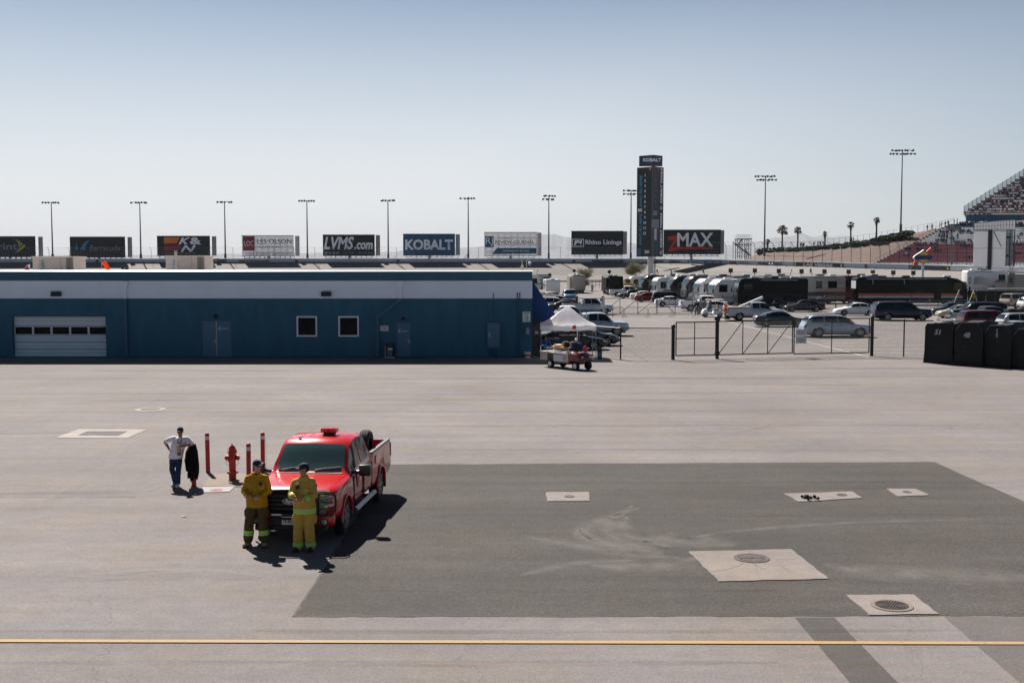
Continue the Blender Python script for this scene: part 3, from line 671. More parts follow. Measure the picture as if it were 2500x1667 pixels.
# banked racing surface
M_TRK = mat('track_asphalt', (110, 105, 103), .9, var=.08, vscale=.05, stretch=(.05, 1, 1)); M_TRK2 = mat('track_groove', (98, 94, 92), .9, var=.08, vscale=.05, stretch=(.05, 1, 1))
bands = [(0.1, 1.0, 0), (8, .66, 0), (8.01, .66, 1), (16, .33, 1), (16.01, .33, 0), (24, .06, 0), (34, .0, 1)]
for (d0, h0, k), (d1, h1, _) in zip(bands[::2]+[bands[-2]], bands[1::2]+[bands[-1]]):
    rows = [[p+wnorm(i)*d0+Vector((0, 0, -p.z+p.z*h0)) for i, p in enumerate(wpts)], [p+wnorm(i)*d1+Vector((0, 0, -p.z+max(.02, p.z*h1))) for i, p in enumerate(wpts)]]
    struct(MB().loft(rows, cap=False, closed=False).build('race_track', [M_TRK, M_TRK2][k]))
# ground bank behind the wall (stands under billboards and poles)
rows = [[p-wnorm(i)*.95+Vector((0, 0, .2)) for i, p in enumerate(wpts[:55])], [p-wnorm(i)*14+Vector((0, 0, .1)) for i, p in enumerate(wpts[:55])], [p-wnorm(i)*60+Vector((0, 0, -p.z)) for i, p in enumerate(wpts[:55])]]
struct(MB().loft(rows, cap=False, closed=False).build('earth_bank', mat('bank_soil', (104, 98, 94), .95, var=.1, vscale=.2)))
# inner line on the infield grass apron
# ---------------------------------------------------------------- catch fence: hooked posts and cables
cf = thing('catch_fence', 'tall catch fence of hooked posts and cables above the track wall', 'fence', (0, 0, 0))
M_FP = mat('fence_post_grey', (70, 80, 92), .6, .2); M_FPD = mat('fence_post_dark', (52, 60, 68), .6, .2)
pxs = [18+50*k for k in range(34)]+[1768+23.4*k for k in range(38)]
heights = {}
for px in pxs:
    p, n, d = wat(px); hh = (3.6 if px < 1700 else 5.4)
    z = Vector((0, 0, 1)); base = p-n*.75+z*WH
    pts = [base, base+z*hh*.6, base+z*hh*.82+n*.25, base+z*hh*.95+n*.8, base+z*hh+n*1.5]
    MB().tube(pts, .06 if px < 1700 else .07, 5).build('post', M_FP if px < 1700 else M_FPD, cf)
b = MB()
for lv, fw in ((.25, 0), (.45, 0), (.62, 0), (.8, .2), (.93, .7), (1., 1.5)):
    line = []
    for px in range(-380, 2700, 30):
        p, n, d = wat(px); t = min(1, max(0, (px-1650)/80)); hh = 3.6+(5.4-3.6)*t
        line.append(p-n*.75+n*fw+Vector((0, 0, WH+hh*lv)))
    b.tube(line, .022, 4)
b.build('cable', mat('cable_grey', (150, 160, 172), .5, .2), cf)
# fine mesh of the fence (open weave, mostly air)
b = MB()
for px in range(-380, 2690, 8):
    p, n, d = wat(px); t = min(1, max(0, (px-1650)/80)); hh = 3.6+(5.4-3.6)*t
    q, n2, _ = wat(px+8*3); z = Vector((0, 0, 1)); b.tube([p-n*.75+z*WH, p-n*.75+z*(WH+hh*.62)], .012, 3)
b.build('mesh_wire', mat('wire_pale', (168, 176, 186), .5, .2), cf)['kind'] = 'stuff'

# ---------------------------------------------------------------- billboards
def bb_face(name, c, tr=.05): return mat(name, c, .6, trans=tr, var=.03, vscale=.3)
FB = bb_face('banner_face_black', (16, 28, 34)); FW = bb_face('banner_face_white', (240, 240, 243), .30); FBL = bb_face('banner_face_blue', (34, 90, 130), .15)
LW = mat('print_white', (246, 247, 250), .6); LB = mat('print_navy', (32, 52, 82), .6); LR = mat('print_red', (196, 48, 44), .6); LO = mat('print_orange', (224, 126, 60), .6); LM = mat('print_dark_red', (140, 40, 52), .6); LG = mat('print_grey', (176, 182, 190), .6)
LC = mat('print_cyan', (44, 132, 178), .6); LY = mat('print_lime', (176, 180, 84), .6); LT = mat('print_teal', (34, 96, 122), .6); LK = mat('print_black', (34, 38, 44), .6)
def board(label, x0, x1, y0, y1, d, m):
    A, Bq = P(x0, y0, d), P(x1, y1, d); w, h = Bq.x-A.x, A.z-Bq.z; c = (A+Bq)/2
    zf = 5.6
    t = thing('billboard', label, 'billboard', (c.x, d, zf), group='billboards along the outside of the track'); zc = c.z-zf
    MB().box(-w/2, w/2, 0, .12, zc-h/2, zc+h/2).build('face', m, t)
    fr = MB().box(-w/2-.06, w/2+.06, -.03, .2, zc+h/2, zc+h/2+.16).box(-w/2-.06, w/2+.06, -.03, .2, zc-h/2-.16, zc-h/2)
    fr.build('frame', DARKM, t)
    b = MB()                                          # steel behind: uprights and stringers, shades the banner
    for k in range(9): xx = -w/2+.3+(w-.6)*k/8; b.box(xx-.09, xx+.09, .5, .7, zc-h/2, zc+h/2)
    for k in range(3): zz_ = zc-h/2+h*(.2+.3*k); b.box(-w/2, w/2, .3, .48, zz_-.08, zz_+.08)
    b.build('back_frame', DARKM, t)
    MB().box(w/2+.1, w/2+1.5, 2.2, 2.5, zc-h/2, zc+h/2+.05).build('rear_panel', mat('rear_panel_grey', (164, 160, 164), .6), t)
    cw = MB().box(-w/2+.8, w/2-.6, -1.1, .3, zc-h/2-.75, zc-h/2-.6)
    for k in range(10): xx = -w/2+1+(w-2)*k/9; cw.box(xx-.05, xx+.05, -1.05, .0, zc-h/2-.6, zc-h/2-.2)
    cw.build('catwalk', GREYP, t)
    MB().cyl((0, 1.2, 0), (0, 1.2, zc-h/2+.2), .45).build('column', STEEL, t, 40)
    return t, w, h, zc
def shape(t, poly, w, h, zc, m, name='logo', y=-.03):
    """flat print given in board fractions (0..1 from left, 0..1 from bottom)"""
    q = [((a-.5)*w, y, zc+(b_-.5)*h) for a, b_ in poly]
    o = MB(); o.add(q, [tuple(range(len(q)))]); return o.build(name, m, t, fix=False)
def bt(s, t, fx, fz, fw, fh, w, h, zc, m, off=.02, shear=0, y=-.04, spc=1.): return text(s, t, ((fx-.5)*w, y, zc+(fz-.5)*h), m, fw*w, fh*h, off, shear, spc)
t, w, h, zc = board('black billboard at the left edge with white lettering and a yellow fan of blades', -46, 87, 578, 627, 378, FB)
bt('Sprint', t, .36, .47, .62, .46, w, h, zc, LG, .02)
for pl in ([(.585, .97), (.65, .78), (.66, .74), (.615, .87)], [(.65, .86), (.69, .60), (.70, .56), (.68, .84)], [(.70, .82), (.725, .72), (.69, .50), (.69, .62)], [(.74, .72), (.77, .64), (.69, .44), (.70, .52)], [(.79, .62), (.82, .53), (.735, .33), (.62, .18), (.70, .40)]): shape(t, pl, w, h, zc, LY)
t, w, h, zc = board('black billboard with two blue fins and thin pale lettering', 170, 306, 579, 628, 378, FB)
shape(t, [(.105, .36), (.15, .36), (.12, .68), (.115, .68)], w, h, zc, LC); shape(t, [(.18, .36), (.29, .36), (.28, .44), (.285, .52), (.31, .68), (.36, .86), (.29, .78), (.235, .62), (.21, .50)], w, h, zc, LC)
bt('Barracuda', t, .64, .46, .55, .27, w, h, zc, LG, 0)
t, w, h, zc = board('black billboard with orange and red stripes and big slanted letters', 383, 513, 577, 624, 378, FB)
shape(t, [(.13, .95), (.43, .95), (.38, .64), (.13, .62)], w, h, zc, LO); shape(t, [(.13, .55), (.46, .55), (.41, .22), (.13, .22)], w, h, zc, LM)
bt('K', t, .52, .76, .23, .36, w, h, zc, LW, .035, .35); bt('&', t, .73, .76, .22, .38, w, h, zc, LW, .04); bt('N', t, .59, .37, .30, .34, w, h, zc, LW, .035, .35); bt("THE WORLD'S BEST AIR FILTER", t, .43, .12, .58, .09, w, h, zc, LG, .02, .2)
t, w, h, zc = board('white billboard with a red square and thin black capitals', 590, 717, 576, 625, 378, FW)
shape(t, [(.02, .98), (.25, .98), (.25, .26), (.02, .26)], w, h, zc, LM); bt('LOC', t, .135, .62, .18, .26, w, h, zc, LW, 0, y=-.05); bt('LES OLSON', t, .63, .72, .66, .25, w, h, zc, LK, .0); bt('COMPANY', t, .53, .44, .42, .1, w, h, zc, LG, 0, spc=1.3); bt('YOUR BUSINESS EMPOWERED', t, .52, .09, .92, .08, w, h, zc, LK, .01, spc=1.2)
t, w, h, zc = board('black billboard with a web address in heavy slanted grey letters', 788, 915, 574, 624, 378, FB)
bt('LVMS', t, .31, .61, .58, .62, w, h, zc, LW, .03, .25); bt('.com', t, .785, .47, .36, .34, w, h, zc, LW, .04, .2)
for k, m_ in enumerate((LG, LC, LG, LG)): shape(t, [(.035+.075*k, .06), (.085+.075*k, .06), (.085+.075*k, .18), (.035+.075*k, .18)], w, h, zc, m_)
bt('LAS VEGAS', t, .5, .13, .2, .08, w, h, zc, LG, .02, .2); bt('702-644-4444', t, .82, .12, .28, .09, w, h, zc, LG, 0, .2)
t, w, h, zc = board('blue billboard with one word in big white block capitals', 984, 1111, 572, 623, 378, FBL)
bt('KOBALT', t, .5, .5, .92, .5, w, h, zc, LW, .04)
t, w, h, zc = board('white billboard with a dark blue square monogram and serif-style name', 1182, 1311, 568, 624, 378, FW)
shape(t, [(.015, .84), (.18, .84), (.18, .36), (.015, .36)], w, h, zc, LT); bt('RJ', t, .098, .6, .14, .38, w, h, zc, LW, 0, y=-.05); bt('REVIEW-JOURNAL', t, .58, .56, .74, .2, w, h, zc, LB, .01); bt('LAS VEGAS', t, .40, .76, .2, .06, w, h, zc, LG, 0)
shape(t, [(.15, .06), (.99, .09), (.99, .33), (.24, .33)], w, h, zc, LT); bt('reviewjournal.com', t, .6, .2, .5, .15, w, h, zc, LW, .01, y=-.05)
t, w, h, zc = board('black billboard with white lettering and a small outlined animal logo', 1395, 1521, 565, 621, 378, FB)
b = MB()
for x_, z_, ww, hh in ((-.487, .0, .012, .34), (-.27, .0, .012, .34)): b.box((x_)*w, (x_+ww)*w, -.03, -.025, zc-.17*h, zc+.17*h)
b.box(-.475*w, -.27*w, -.03, -.025, zc+.14*h, zc+.17*h); b.box(-.475*w, -.27*w, -.03, -.025, zc-.17*h, zc-.14*h); b.build('logo', LW, t)
shape(t, [(.05, .42), (.07, .60), (.12, .62), (.17, .58), (.20, .64), (.205, .50), (.18, .40), (.16, .50), (.10, .50), (.09, .40)], w, h, zc, LW); bt('Rhino Linings', t, .62, .5, .7, .26, w, h, zc, LW, .03)
t, w, h, zc = board('black billboard right of the score tower with a red zigzag letter and white capitals', 1620, 1759, 562, 620, 358, FB)
shape(t, [(.07, .72), (.29, .82), (.285, .70), (.16, .28), (.38, .30), (.86, .28), (.86, .20), (.30, .18), (.10, .08), (.08, .12), (.18, .58), (.09, .56)], w, h, zc, LR); bt('MAX', t, .555, .60, .63, .58, w, h, zc, LW, .025)

# ---------------------------------------------------------------- floodlight poles
def light_pole(label, px, ytop, ybase, d, rows, n, bw):
    A, Bq = P(px, ytop, d), P(px, ybase, d); h = A.z-Bq.z+.8
    t = thing('floodlight_pole', label, 'floodlight', (A.x, d, Bq.z-.8), group='floodlight poles around the track')
    MB().tube([(0, 0, 0), (0, 0, h*.15), (0, 0, h)], [.30, .27, .14], 8).build('pole', mat('pole_grey', (92, 102, 114), .5, .3), t, 40)
    MB().box(-.32, .32, -.34, .34, h*.02, h*.12).build('ballast_box', DARKM, t)
    b = MB()
    for r_ in range(rows): b.box(-bw/2, bw/2, -.09, .09, h-.1-1.1*r_, h+.06-1.1*r_)
    b.build('crossarm', DARKM, t)
    me = light_pole.me
    for r_ in range(rows):
        for k in range(n):
            xx = -bw/2+bw*k/(n-1); o = obj('lamp', me, t, (xx, -.12, h-.05-1.1*r_)); o.rotation_euler = (R(random.uniform(-8, 8)), 0, R(random.choice((-40, -20, 20, 40))+random.uniform(-8, 8)))
    return t
light_pole.me = MB().lathe([(.08, .25), (.18, .18), (.36, -.28), (.36, -.34)], 10, (0, -.2, -.1), 'Y').mesh('lamp', mat('lamp_body', (58, 66, 74), .35, .6), 40)
LPS = [(125, 494, 632, 'above the gap between the fan board and the fin board', 1, 6, 36), (341, 494, 632, 'left of the orange striped board', 1, 6, 36), (548, 493, 632, 'left of the board with the red square', 1, 6, 34), (749, 490, 632, 'left of the web address board', 1, 6, 33),
       (947, 489, 632, 'left of the plain blue board', 1, 6, 34), (1143, 484, 632, 'right of the plain blue board', 1, 6, 33), (1340, 478, 632, 'left of the animal logo board', 2, 5, 25), (1541, 465, 632, 'just left of the score tower', 2, 6, 32)]
for px, yt, yb, where, rows, n, bpx in LPS: light_pole('slim floodlight pole '+where, px, yt, yb, 381, rows, n, bpx*383/F)
light_pole('floodlight pole with two rows of lamps at the left end of the hedge', 1869, 430, 624, 362, 2, 8, 45*362/F)
light_pole('tallest floodlight pole with two rows of lamps on top of the dirt bank', 2203.5, 367, 566, 372, 2, 9, 55*372/F)

# ---------------------------------------------------------------- hills far away
M_HILL = mat('far_rock', (92, 94, 104), .95)
def ridge(name, pts, d, depth, seed):
    rd = random.Random(seed); fine = []
    for (xa, ya), (xb, yb) in zip(pts, pts[1:]):
        n = max(2, int((xb-xa)/12))
        for k in range(n): t = k/n; fine.append((xa+(xb-xa)*t, ya+(yb-ya)*t+rd.gauss(0, .9)))
    fine.append(pts[-1]); b = MB()
    top = [P(x, y, d) for x, y in fine]
    rows = [[Vector((p.x, d-depth*1.0, -5)) for p in top], [Vector((p.x+rd.uniform(-60, 60), d-depth*.45, max(0, p.z)*rd.uniform(.35, .6))) for p in top], top, [Vector((p.x, d+depth, -5)) for p in top]]
    return struct(b.loft(rows, cap=False, closed=False).build(name, M_HILL))
ridge('mountains', [(-700, 634), (300, 632), (700, 628), (950, 622), (1060, 612), (1150, 604), (1250, 588), (1310, 574), (1350, 571), (1400, 582), (1450, 588), (1560, 596), (1700, 600), (1800, 597), (1850, 590), (1890, 581), (1920, 578), (1960, 571), (1985, 579), (2005, 574), (2030, 579), (2060, 576), (2100, 585), (2200, 596), (2400, 606), (3200, 620)], 23000, 2400, 1)
ridge('foothills', [(-900, 630), (0, 624), (400, 621), (800, 617), (1100, 612), (1400, 614), (1600, 611), (1750, 608), (1900, 610), (2300, 612), (3200, 622)], 20500, 1800, 2)
# ================================================================ DIRT BANK, HEDGE, PALMS, GRANDSTAND, TOWERS
def interp(tab, x):
    if x <= tab[0][0]: return tab[0][1]
    for (a, ya), (b, yb) in zip(tab, tab[1:]):
        if x <= b: return ya+(yb-ya)*(x-a)/(b-a)
    return tab[-1][1]
CREST = [(1700, 646), (1800, 641), (1846, 622), (1870, 609), (1950, 606), (2043, 598), (2123, 588), (2216, 572), (2280, 560), (2336, 548), (2420, 540), (2800, 520)]
def wd(px): return wk(px).y
xs = list(range(1690, 2760, 14)); rd = random.Random(5)
rows = []
for t in (0, .2, .4, .6, .8, .92, 1.0):
    r = []
    for x in xs:
        d0, d1 = wd(x)+9, wd(x)+42 if x < 2150 else 292+9+36
        d0 = d0 if x < 2150 else max(d0, 292+9); A = P(x, 640, d0); A.z = wk(x).z+.3; Bp = P(x, interp(CREST, x), d1)
        if Bp.z < A.z: Bp.z = A.z
        q = A.lerp(Bp, t); q.z += rd.uniform(-.12, .12)*(0 < t < 1); r.append(q)
    rows.append(r)
rows.append([q+Vector((0, 26, -8)) for q in rows[-1]])
struct(MB().loft(rows, cap=False, closed=False).build('dirt_bank', mat('bank_red_soil', (86, 68, 60), .95, var=.2, vscale=.5, bump=.5, bscale=3), smooth=60))
def crest_pt(px, back=0):
    d = wd(px)+42 if px < 2150 else 337
    return P(px, interp(CREST, px), d)+Vector((0, back, 0))
# hedge: leafy clumps along the crest, each bush its own thing
M_LEAF = mat('hedge_leaf', (70, 84, 50), .8, var=.5, vscale=.9); M_LEAF2 = mat('hedge_leaf_dark', (44, 60, 40), .85, var=.4, vscale=1.3); M_TRUNK = mat('trunk_bark', (70, 58, 48), .9, var=.2, vscale=6)
def leaf_cloud(b, c, rx, ry, rz, n, s, rd, flat=1.):
    for _ in range(n):
        while True:
            u = Vector((rd.uniform(-1, 1), rd.uniform(-1, 1), rd.uniform(-1, 1)))
            if .25 < u.length < 1: break
        p = Vector(c)+Vector((u.x*rx, u.y*ry, u.z*rz)); a, t = rd.uniform(0, 6.3), rd.uniform(-1, 1)
        d1 = Vector((math.cos(a), math.sin(a), t*flat)).normalized()*s*rd.uniform(.6, 1.3); d2 = d1.orthogonal().normalized()*s*.6; d2.rotate(Matrix.Rotation(rd.uniform(0, 6), 3, d1.normalized()))
        b.mi(0 if rd.random() < .6 else 1); b.quad(p-d1-d2*.2, p-d2, p+d1, p+d2)
    b.mi(0)
ORD = 'first second third fourth fifth sixth seventh eighth ninth tenth eleventh twelfth thirteenth fourteenth fifteenth sixteenth seventeenth eighteenth nineteenth twentieth'.split()+['twenty-first']
rd = random.Random(11); n_h = 16
HT = [(1858, 605), (1950, 604), (2043, 595), (2123, 585.6), (2217, 562)]; HB = [(1858, 618), (1950, 620), (2060, 609), (2160, 588), (2217, 571)]
for k in range(n_h):
    x = 1866+(2212-1866)*k/(n_h-1); d = crest_pt(x).y-4; A, Bp = P(x, interp(HT, x), d), P(x, interp(HB, x), d); h = max(1.6, A.z-Bp.z+.3)
    t = thing('hedge_bush', 'dark green clipped bush, '+ORD[k]+' from the left in the hedge on the dirt bank', 'bush', (A.x, d, A.z-h), group='bushes of the hedge on the dirt bank')
    b = MB(); w = (2212-1866)/(n_h-1)*d/F*.62
    for q in range(26): leaf_cloud(b, (rd.uniform(-w, w)*.9, rd.uniform(-1.3, .6), h*rd.uniform(.12, .74)), w*.6, 1.2, h*.28, 60, .42, rd)
    b.build('foliage', [M_LEAF, M_LEAF2], t, fix=False); MB().tube([(0, 0, -.4), (.1, 0, h*.5)], [.12, .05], 5).build('stem', M_TRUNK, t)
# palms
M_FROND = mat('palm_frond', (58, 66, 48), .7, var=.3, vscale=1.); M_SKIRT = mat('dead_frond', (116, 98, 76), .9)
def palm(label, px, yc, yb, r_px, d, seed):
    rd = random.Random(seed); c, bpt = P(px, yc, d), P(px, yb, d); h = c.z-bpt.z+1; r = r_px*d/F
    t = thing('palm_tree', label, 'palm', (c.x, d, bpt.z-1), group='palm trees behind the hedge')
    MB().tube([(0, 0, 0), (.08, 0, h*.5), (0, 0, h)], [.34, .24, .26], 8).build('trunk', M_TRUNK, t, 40)
    sk = MB()
    for _ in range(26):
        a = rd.uniform(0, 6.3); z0 = h-rd.uniform(.1, .9); dv = Vector((math.cos(a), math.sin(a), 0)); s_ = Vector((-dv.y, dv.x, 0))*.09
        p0 = Vector((0, 0, z0))+dv*.2; p1 = p0+dv*.35+Vector((0, 0, -.8)); sk.quad(p0-s_, p0+s_, p1+s_*.4, p1-s_*.4)
    sk.build('dead_skirt', M_SKIRT, t, fix=False)
    b = MB()
    for _ in range(34):
        a, e = rd.uniform(0, 6.3), rd.uniform(-.6, 1.35); L = r*rd.uniform(.75, 1.1); dv = Vector((math.cos(a)*math.cos(e), math.sin(a)*math.cos(e), math.sin(e)))
        side = Vector((-math.sin(a), math.cos(a), 0)); base = Vector((0, 0, h)); hub = base+dv*L*.5+Vector((0, 0, -.05*L))
        b.quad(base-side*.03, base+side*.03, hub+side*.03, hub-side*.03)
        for q in range(9):                                     # fan of blades
            an = R(-75+150*q/8); bd = (dv*math.cos(an)+side*math.sin(an)); tip = hub+bd*L*.55+Vector((0, 0, -L*.25*abs(math.sin(an))-L*.12)); m_ = hub+bd*L*.3
            ws = bd.cross(Vector((0, 0, 1))); ws = ws.normalized()*.07*L if ws.length > .01 else side*.05
            b.quad(hub, m_-ws, tip, m_+ws)
    b.build('crown', M_FROND, t, fix=False)
for i, (px, yc, yb, r_, lab) in enumerate([(1909.8, 562, 606, 15.5, 'tall palm with the biggest crown, first right of the floodlight pole'), (1947.7, 562, 606, 11.5, 'tall slim palm standing second right of the floodlight pole'), (1874, 589, 607, 7.5, 'lowest palm half hidden at the foot of the floodlight pole'),
                                     (2014, 570, 598, 7.5, 'smallest distant palm with a thin trunk above the hedge'), (2077, 549, 592, 10, 'palm above the middle of the hedge with people at its foot'), (2140, 537, 580, 9.5, 'right-most palm standing highest up the dirt bank')]):
    palm(lab, px, yc, yb, r_, crest_pt(px).y+6, i)
# fence along the crest
t = thing('crest_fence', 'see-through wire fence with thin posts along the crest of the dirt bank', 'fence', (0, 0, 0)); rail, rail2 = [], []
for k in range(34):
    px = 1845+(2334-1845)*k/33; p = crest_pt(px, 1.5); h = 1.9; MB().cyl((p.x, p.y, p.z-.3), (p.x, p.y, p.z+h), .045, n=5).build('post', M_FPD, t); rail.append(p+Vector((0, 0, h))); rail2.append(p+Vector((0, 0, h*.5)))
MB().tube(rail, .03, 4).build('rail', M_FPD, t); MB().tube(rail2, .012, 3).build('rail', M_FPD, t)

# ---------------------------------------------------------------- grandstand
M_BWH = mat('bench_aluminium', (232, 232, 234), .5, 0, var=.08, vscale=.6); M_BRED = mat('bench_red', (172, 108, 110), .5, var=.1, vscale=.6); M_BTEAL = mat('bench_teal', (56, 96, 118), .5); M_RISER = mat('riser_grey', (112, 112, 116), .8, var=.1, vscale=.4); M_STEEL2 = mat('stand_steel', (78, 84, 92), .6, .3)
gs = thing('grandstand', 'lower grandstand of white and red bench rows rising beside the dirt bank', 'grandstand', (0, 0, 0))
EDGE = [(2340, 546), (2322, 551), (2184, 624), (2128, 652)]
def edge_x(y):
    for (xa, ya), (xb, yb) in zip(EDGE, EDGE[1:]):
        if y <= yb: return xa+(xb-xa)*(y-ya)/(yb-ya)
    return EDGE[-1][0]
NR = 25; terr = []
for i in range(NR+1):
    y = 650-(650-547)*i/NR; d = 300+34*i/NR; A, Bp = P(edge_x(y)-4, y, d), P(2640, y, d); terr.append((y, d, A, Bp))
b = MB()
for i in range(NR):
    (y, d, A, Bp), (y2, d2, A2, B2) = terr[i], terr[i+1]
    b.quad((A.x, d, A.z), (Bp.x, d, A.z), (Bp.x, d2, A.z), (A.x, d2, A.z)); b.quad((A.x, d2, A.z), (Bp.x, d2, A.z), (Bp.x, d2, A2.z), (A.x, d2, A2.z))
    b.quad((A.x, d, A.z), (A.x, d2, A.z), (A2.x, d2, A2.z-6), (A.x, d, A.z-6))
b.build('terrace', M_RISER, gs)
for i in range(NR):
    y, d, A, Bp = terr[i]; m = M_BWH if (y < 598 or i < 2) else M_BRED
    if y < 558: m = M_BTEAL
    gap = [P(x, y, d).x for x in (2320.5, 2327)]
    o = MB().box(A.x+.5, gap[0], d-.05, d+.62, A.z+.36, A.z+.42).box(gap[1], Bp.x, d-.05, d+.62, A.z+.36, A.z+.42)
    o.box(A.x+.5, gap[0], d+.02, d+.08, A.z, A.z+.36).box(gap[1], Bp.x, d+.02, d+.08, A.z, A.z+.36); o.build('bench', m, gs)
for i in range(NR):
    y, d, A, Bp = terr[i]; x0, x1 = P(2320.5, y, d).x+.1, P(2327, y, d).x-.1; MB().box(x0, x1, d+.05, d+.7, A.z, A.z+.3).build('aisle_step', mat('step_pale', (140, 138, 140), .7), gs)
b = MB(); pts = [P(edge_x(t_[0])-7, t_[0], t_[1])+Vector((0, 0, 1.3)) for t_ in terr]; b.tube(pts, .05, 4)
for q in pts[::2]: b.cyl(q, q-Vector((0, 0, 2)), .04, n=4)
b.build('side_rail', M_STEEL2, gs)
A, Bp = P(2128, 654, 299), P(2640, 654, 299)
MB().box(A.x, Bp.x, 297.6, 298, A.z-1.0, A.z+.55).build('front_wall', M_BWH, gs); b = MB()
for k in range(60): xx = A.x+(Bp.x-A.x)*k/59; b.cyl((xx, 297.5, A.z), (xx, 297.5, A.z+1.5), .04, n=4)
b.tube([(A.x, 297.5, A.z+1.5), (Bp.x, 297.5, A.z+1.5)], .04, 4); b.build('front_rail', M_STEEL2, gs)
# upper deck
ud = thing('upper_grandstand', 'steep upper grandstand deck with red, white and black seats at the right edge', 'grandstand', (0, 0, 0))
UE = [(2500, 432), (2358, 521)]; NU = 23; ut = []
for i in range(NU+1):
    y = 522-(522-372)*i/NU; d = 340+30*i/NU; xe = 2358+(522-y)/89*142; A, Bp = P(xe, y, d), P(2680, y, d); ut.append((y, d, A, Bp))
b = MB()
for i in range(NU):
    (y, d, A, Bp), (y2, d2, A2, B2) = ut[i], ut[i+1]
    b.quad((A.x, d, A.z), (Bp.x, d, A.z), (Bp.x, d2, A.z), (A.x, d2, A.z)); b.quad((A.x, d2, A.z), (Bp.x, d2, A.z), (Bp.x, d2, A2.z), (A.x, d2, A2.z)); b.quad((A.x, d, A.z), (A.x, d2, A.z), (A2.x, d2, A2.z-5), (A.x, d, A.z-5))
b.build('terrace', mat('deck_grey', (120, 120, 124), .8), ud)
M_SW, M_SR, M_SK = mat('seat_white', (236, 234, 236), .5, trans=.3), mat('seat_red', (150, 66, 72), .5), mat('seat_black', (42, 46, 54), .5)
rd = random.Random(21); b = MB()
for i in range(NU):
    y, d, A, Bp = ut[i]; n = int((Bp.x-A.x-1)/.62)
    for k in range(n):
        xx = A.x+1+k*.62; r_ = rd.random(); s_ = math.sin(xx*.45+i*.8)+math.sin(xx*.17-i*.5); b.mi(0 if r_ < .68+.08*s_ else (1 if r_ < .84+.04*s_ else 2))
        b.box(xx, xx+.46, d+.15, d+.55, A.z+.38, A.z+.46); b.box(xx, xx+.46, d+.52, d+.60, A.z+.46, A.z+.86)
b.build('seat', [M_SW, M_SR, M_SK], ud, fix=False)['kind'] = 'stuff'
(y, d, A, Bp) = ut[0]; FZ = P(2358, 541, d).z
MB().box(A.x-.3, Bp.x, d-1.2, d-1, FZ, A.z-.9).build('fascia', mat('fascia_blue', (44, 100, 140), .6, var=.1, vscale=.4), ud); MB().box(A.x-.3, Bp.x, d-1.25, d-.95, A.z-.9, A.z-.2).build('parapet', M_STEEL2, ud)
MB().box(A.x-.3, Bp.x, d-1.3, d-.9, A.z+.35, A.z+.5).build('top_rail', M_BWH, ud)
b = MB()
for k in range(14): xx = A.x+k*2.6; b.cyl((xx, d-.5, FZ-7), (xx, d-.5, FZ), .2, n=6)
b.build('column', M_STEEL2, ud)
pp = [q[2]+Vector((-.6, 0, 0)) for q in ut]; gp = mat('glass_panel', (126, 150, 168), .2, alpha=.55); 
for i in range(0, NU, 1): MB().cyl(pp[i]-Vector((0, 0, .5)), pp[i]+Vector((0, 0, 2.4)), .07, n=5).build('post', M_STEEL2, ud)
for i in range(NU): MB().add([pp[i]+Vector((.05, 0, .2)), pp[i+1]+Vector((-.05, 0, .2)), pp[i+1]+Vector((-.05, 0, 2.3)), pp[i]+Vector((.05, 0, 2.3))], [(0, 1, 2, 3)]).build('screen_panel', gp, ud)
# spectators
SKN = mat('skin_far', (150, 108, 88), .6); CL = [mat('cloth_'+n_, c_, .85) for n_, c_ in (('black', (30, 32, 38)), ('navy', (34, 46, 72)), ('grey', (96, 100, 108)), ('white', (200, 200, 204)), ('red', (160, 40, 44)), ('orange', (206, 120, 60)), ('blue', (56, 92, 150)))]
def sit_mesh():
    b = MB().mi(1); b.loft([[(rx*math.cos(a)*1., ry*math.sin(a)+oy, z) for a in [R(45*k) for k in range(8)]] for z, rx, ry, oy in ((.0, .19, .16, 0), (.25, .20, .15, -.02), (.5, .23, .14, -.04), (.6, .10, .09, -.05))])
    b.mi(0).sphere((0, -.06, .74), .095, .105, .13, 8, 6); b.mi(1)
    for s_ in (-1, 1):
        b.tube([(s_*.22, -.03, .52), (s_*.27, -.1, .26), (s_*.14, -.36, .20)], [.06, .055, .045], 5)
        b.mi(2).tube([(s_*.1, 0, .08), (s_*.12, -.42, .12), (s_*.12, -.46, -.34), (s_*.12, -.58, -.38)], [.09, .08, .06, .045], 6).mi(1)
    b.mi(3).sphere((0, -.05, .80), .10, .11, .08, 8, 4); return b
def stand_mesh():
    b = MB().mi(1); b.loft([[(rx*math.cos(a), ry*math.sin(a), z) for a in [R(45*k) for k in range(8)]] for z, rx, ry in ((.88, .17, .12), (1.1, .17, .12), (1.38, .22, .13), (1.48, .09, .08))])
    b.mi(0).sphere((0, 0, 1.62), .09, .105, .13, 8, 6).mi(1)
    for s_ in (-1, 1):
        b.tube([(s_*.21, 0, 1.40), (s_*.27, .02, 1.12), (s_*.25, -.08, .88)], [.06, .05, .04], 5); b.mi(2).tube([(s_*.09, 0, .92), (s_*.11, -.01, .5), (s_*.11, .02, .06), (s_*.12, -.14, .03)], [.10, .075, .06, .05], 6).mi(1)
    b.mi(3).sphere((0, .01, 1.68), .10, .115, .09, 8, 4); return b
PM = {}
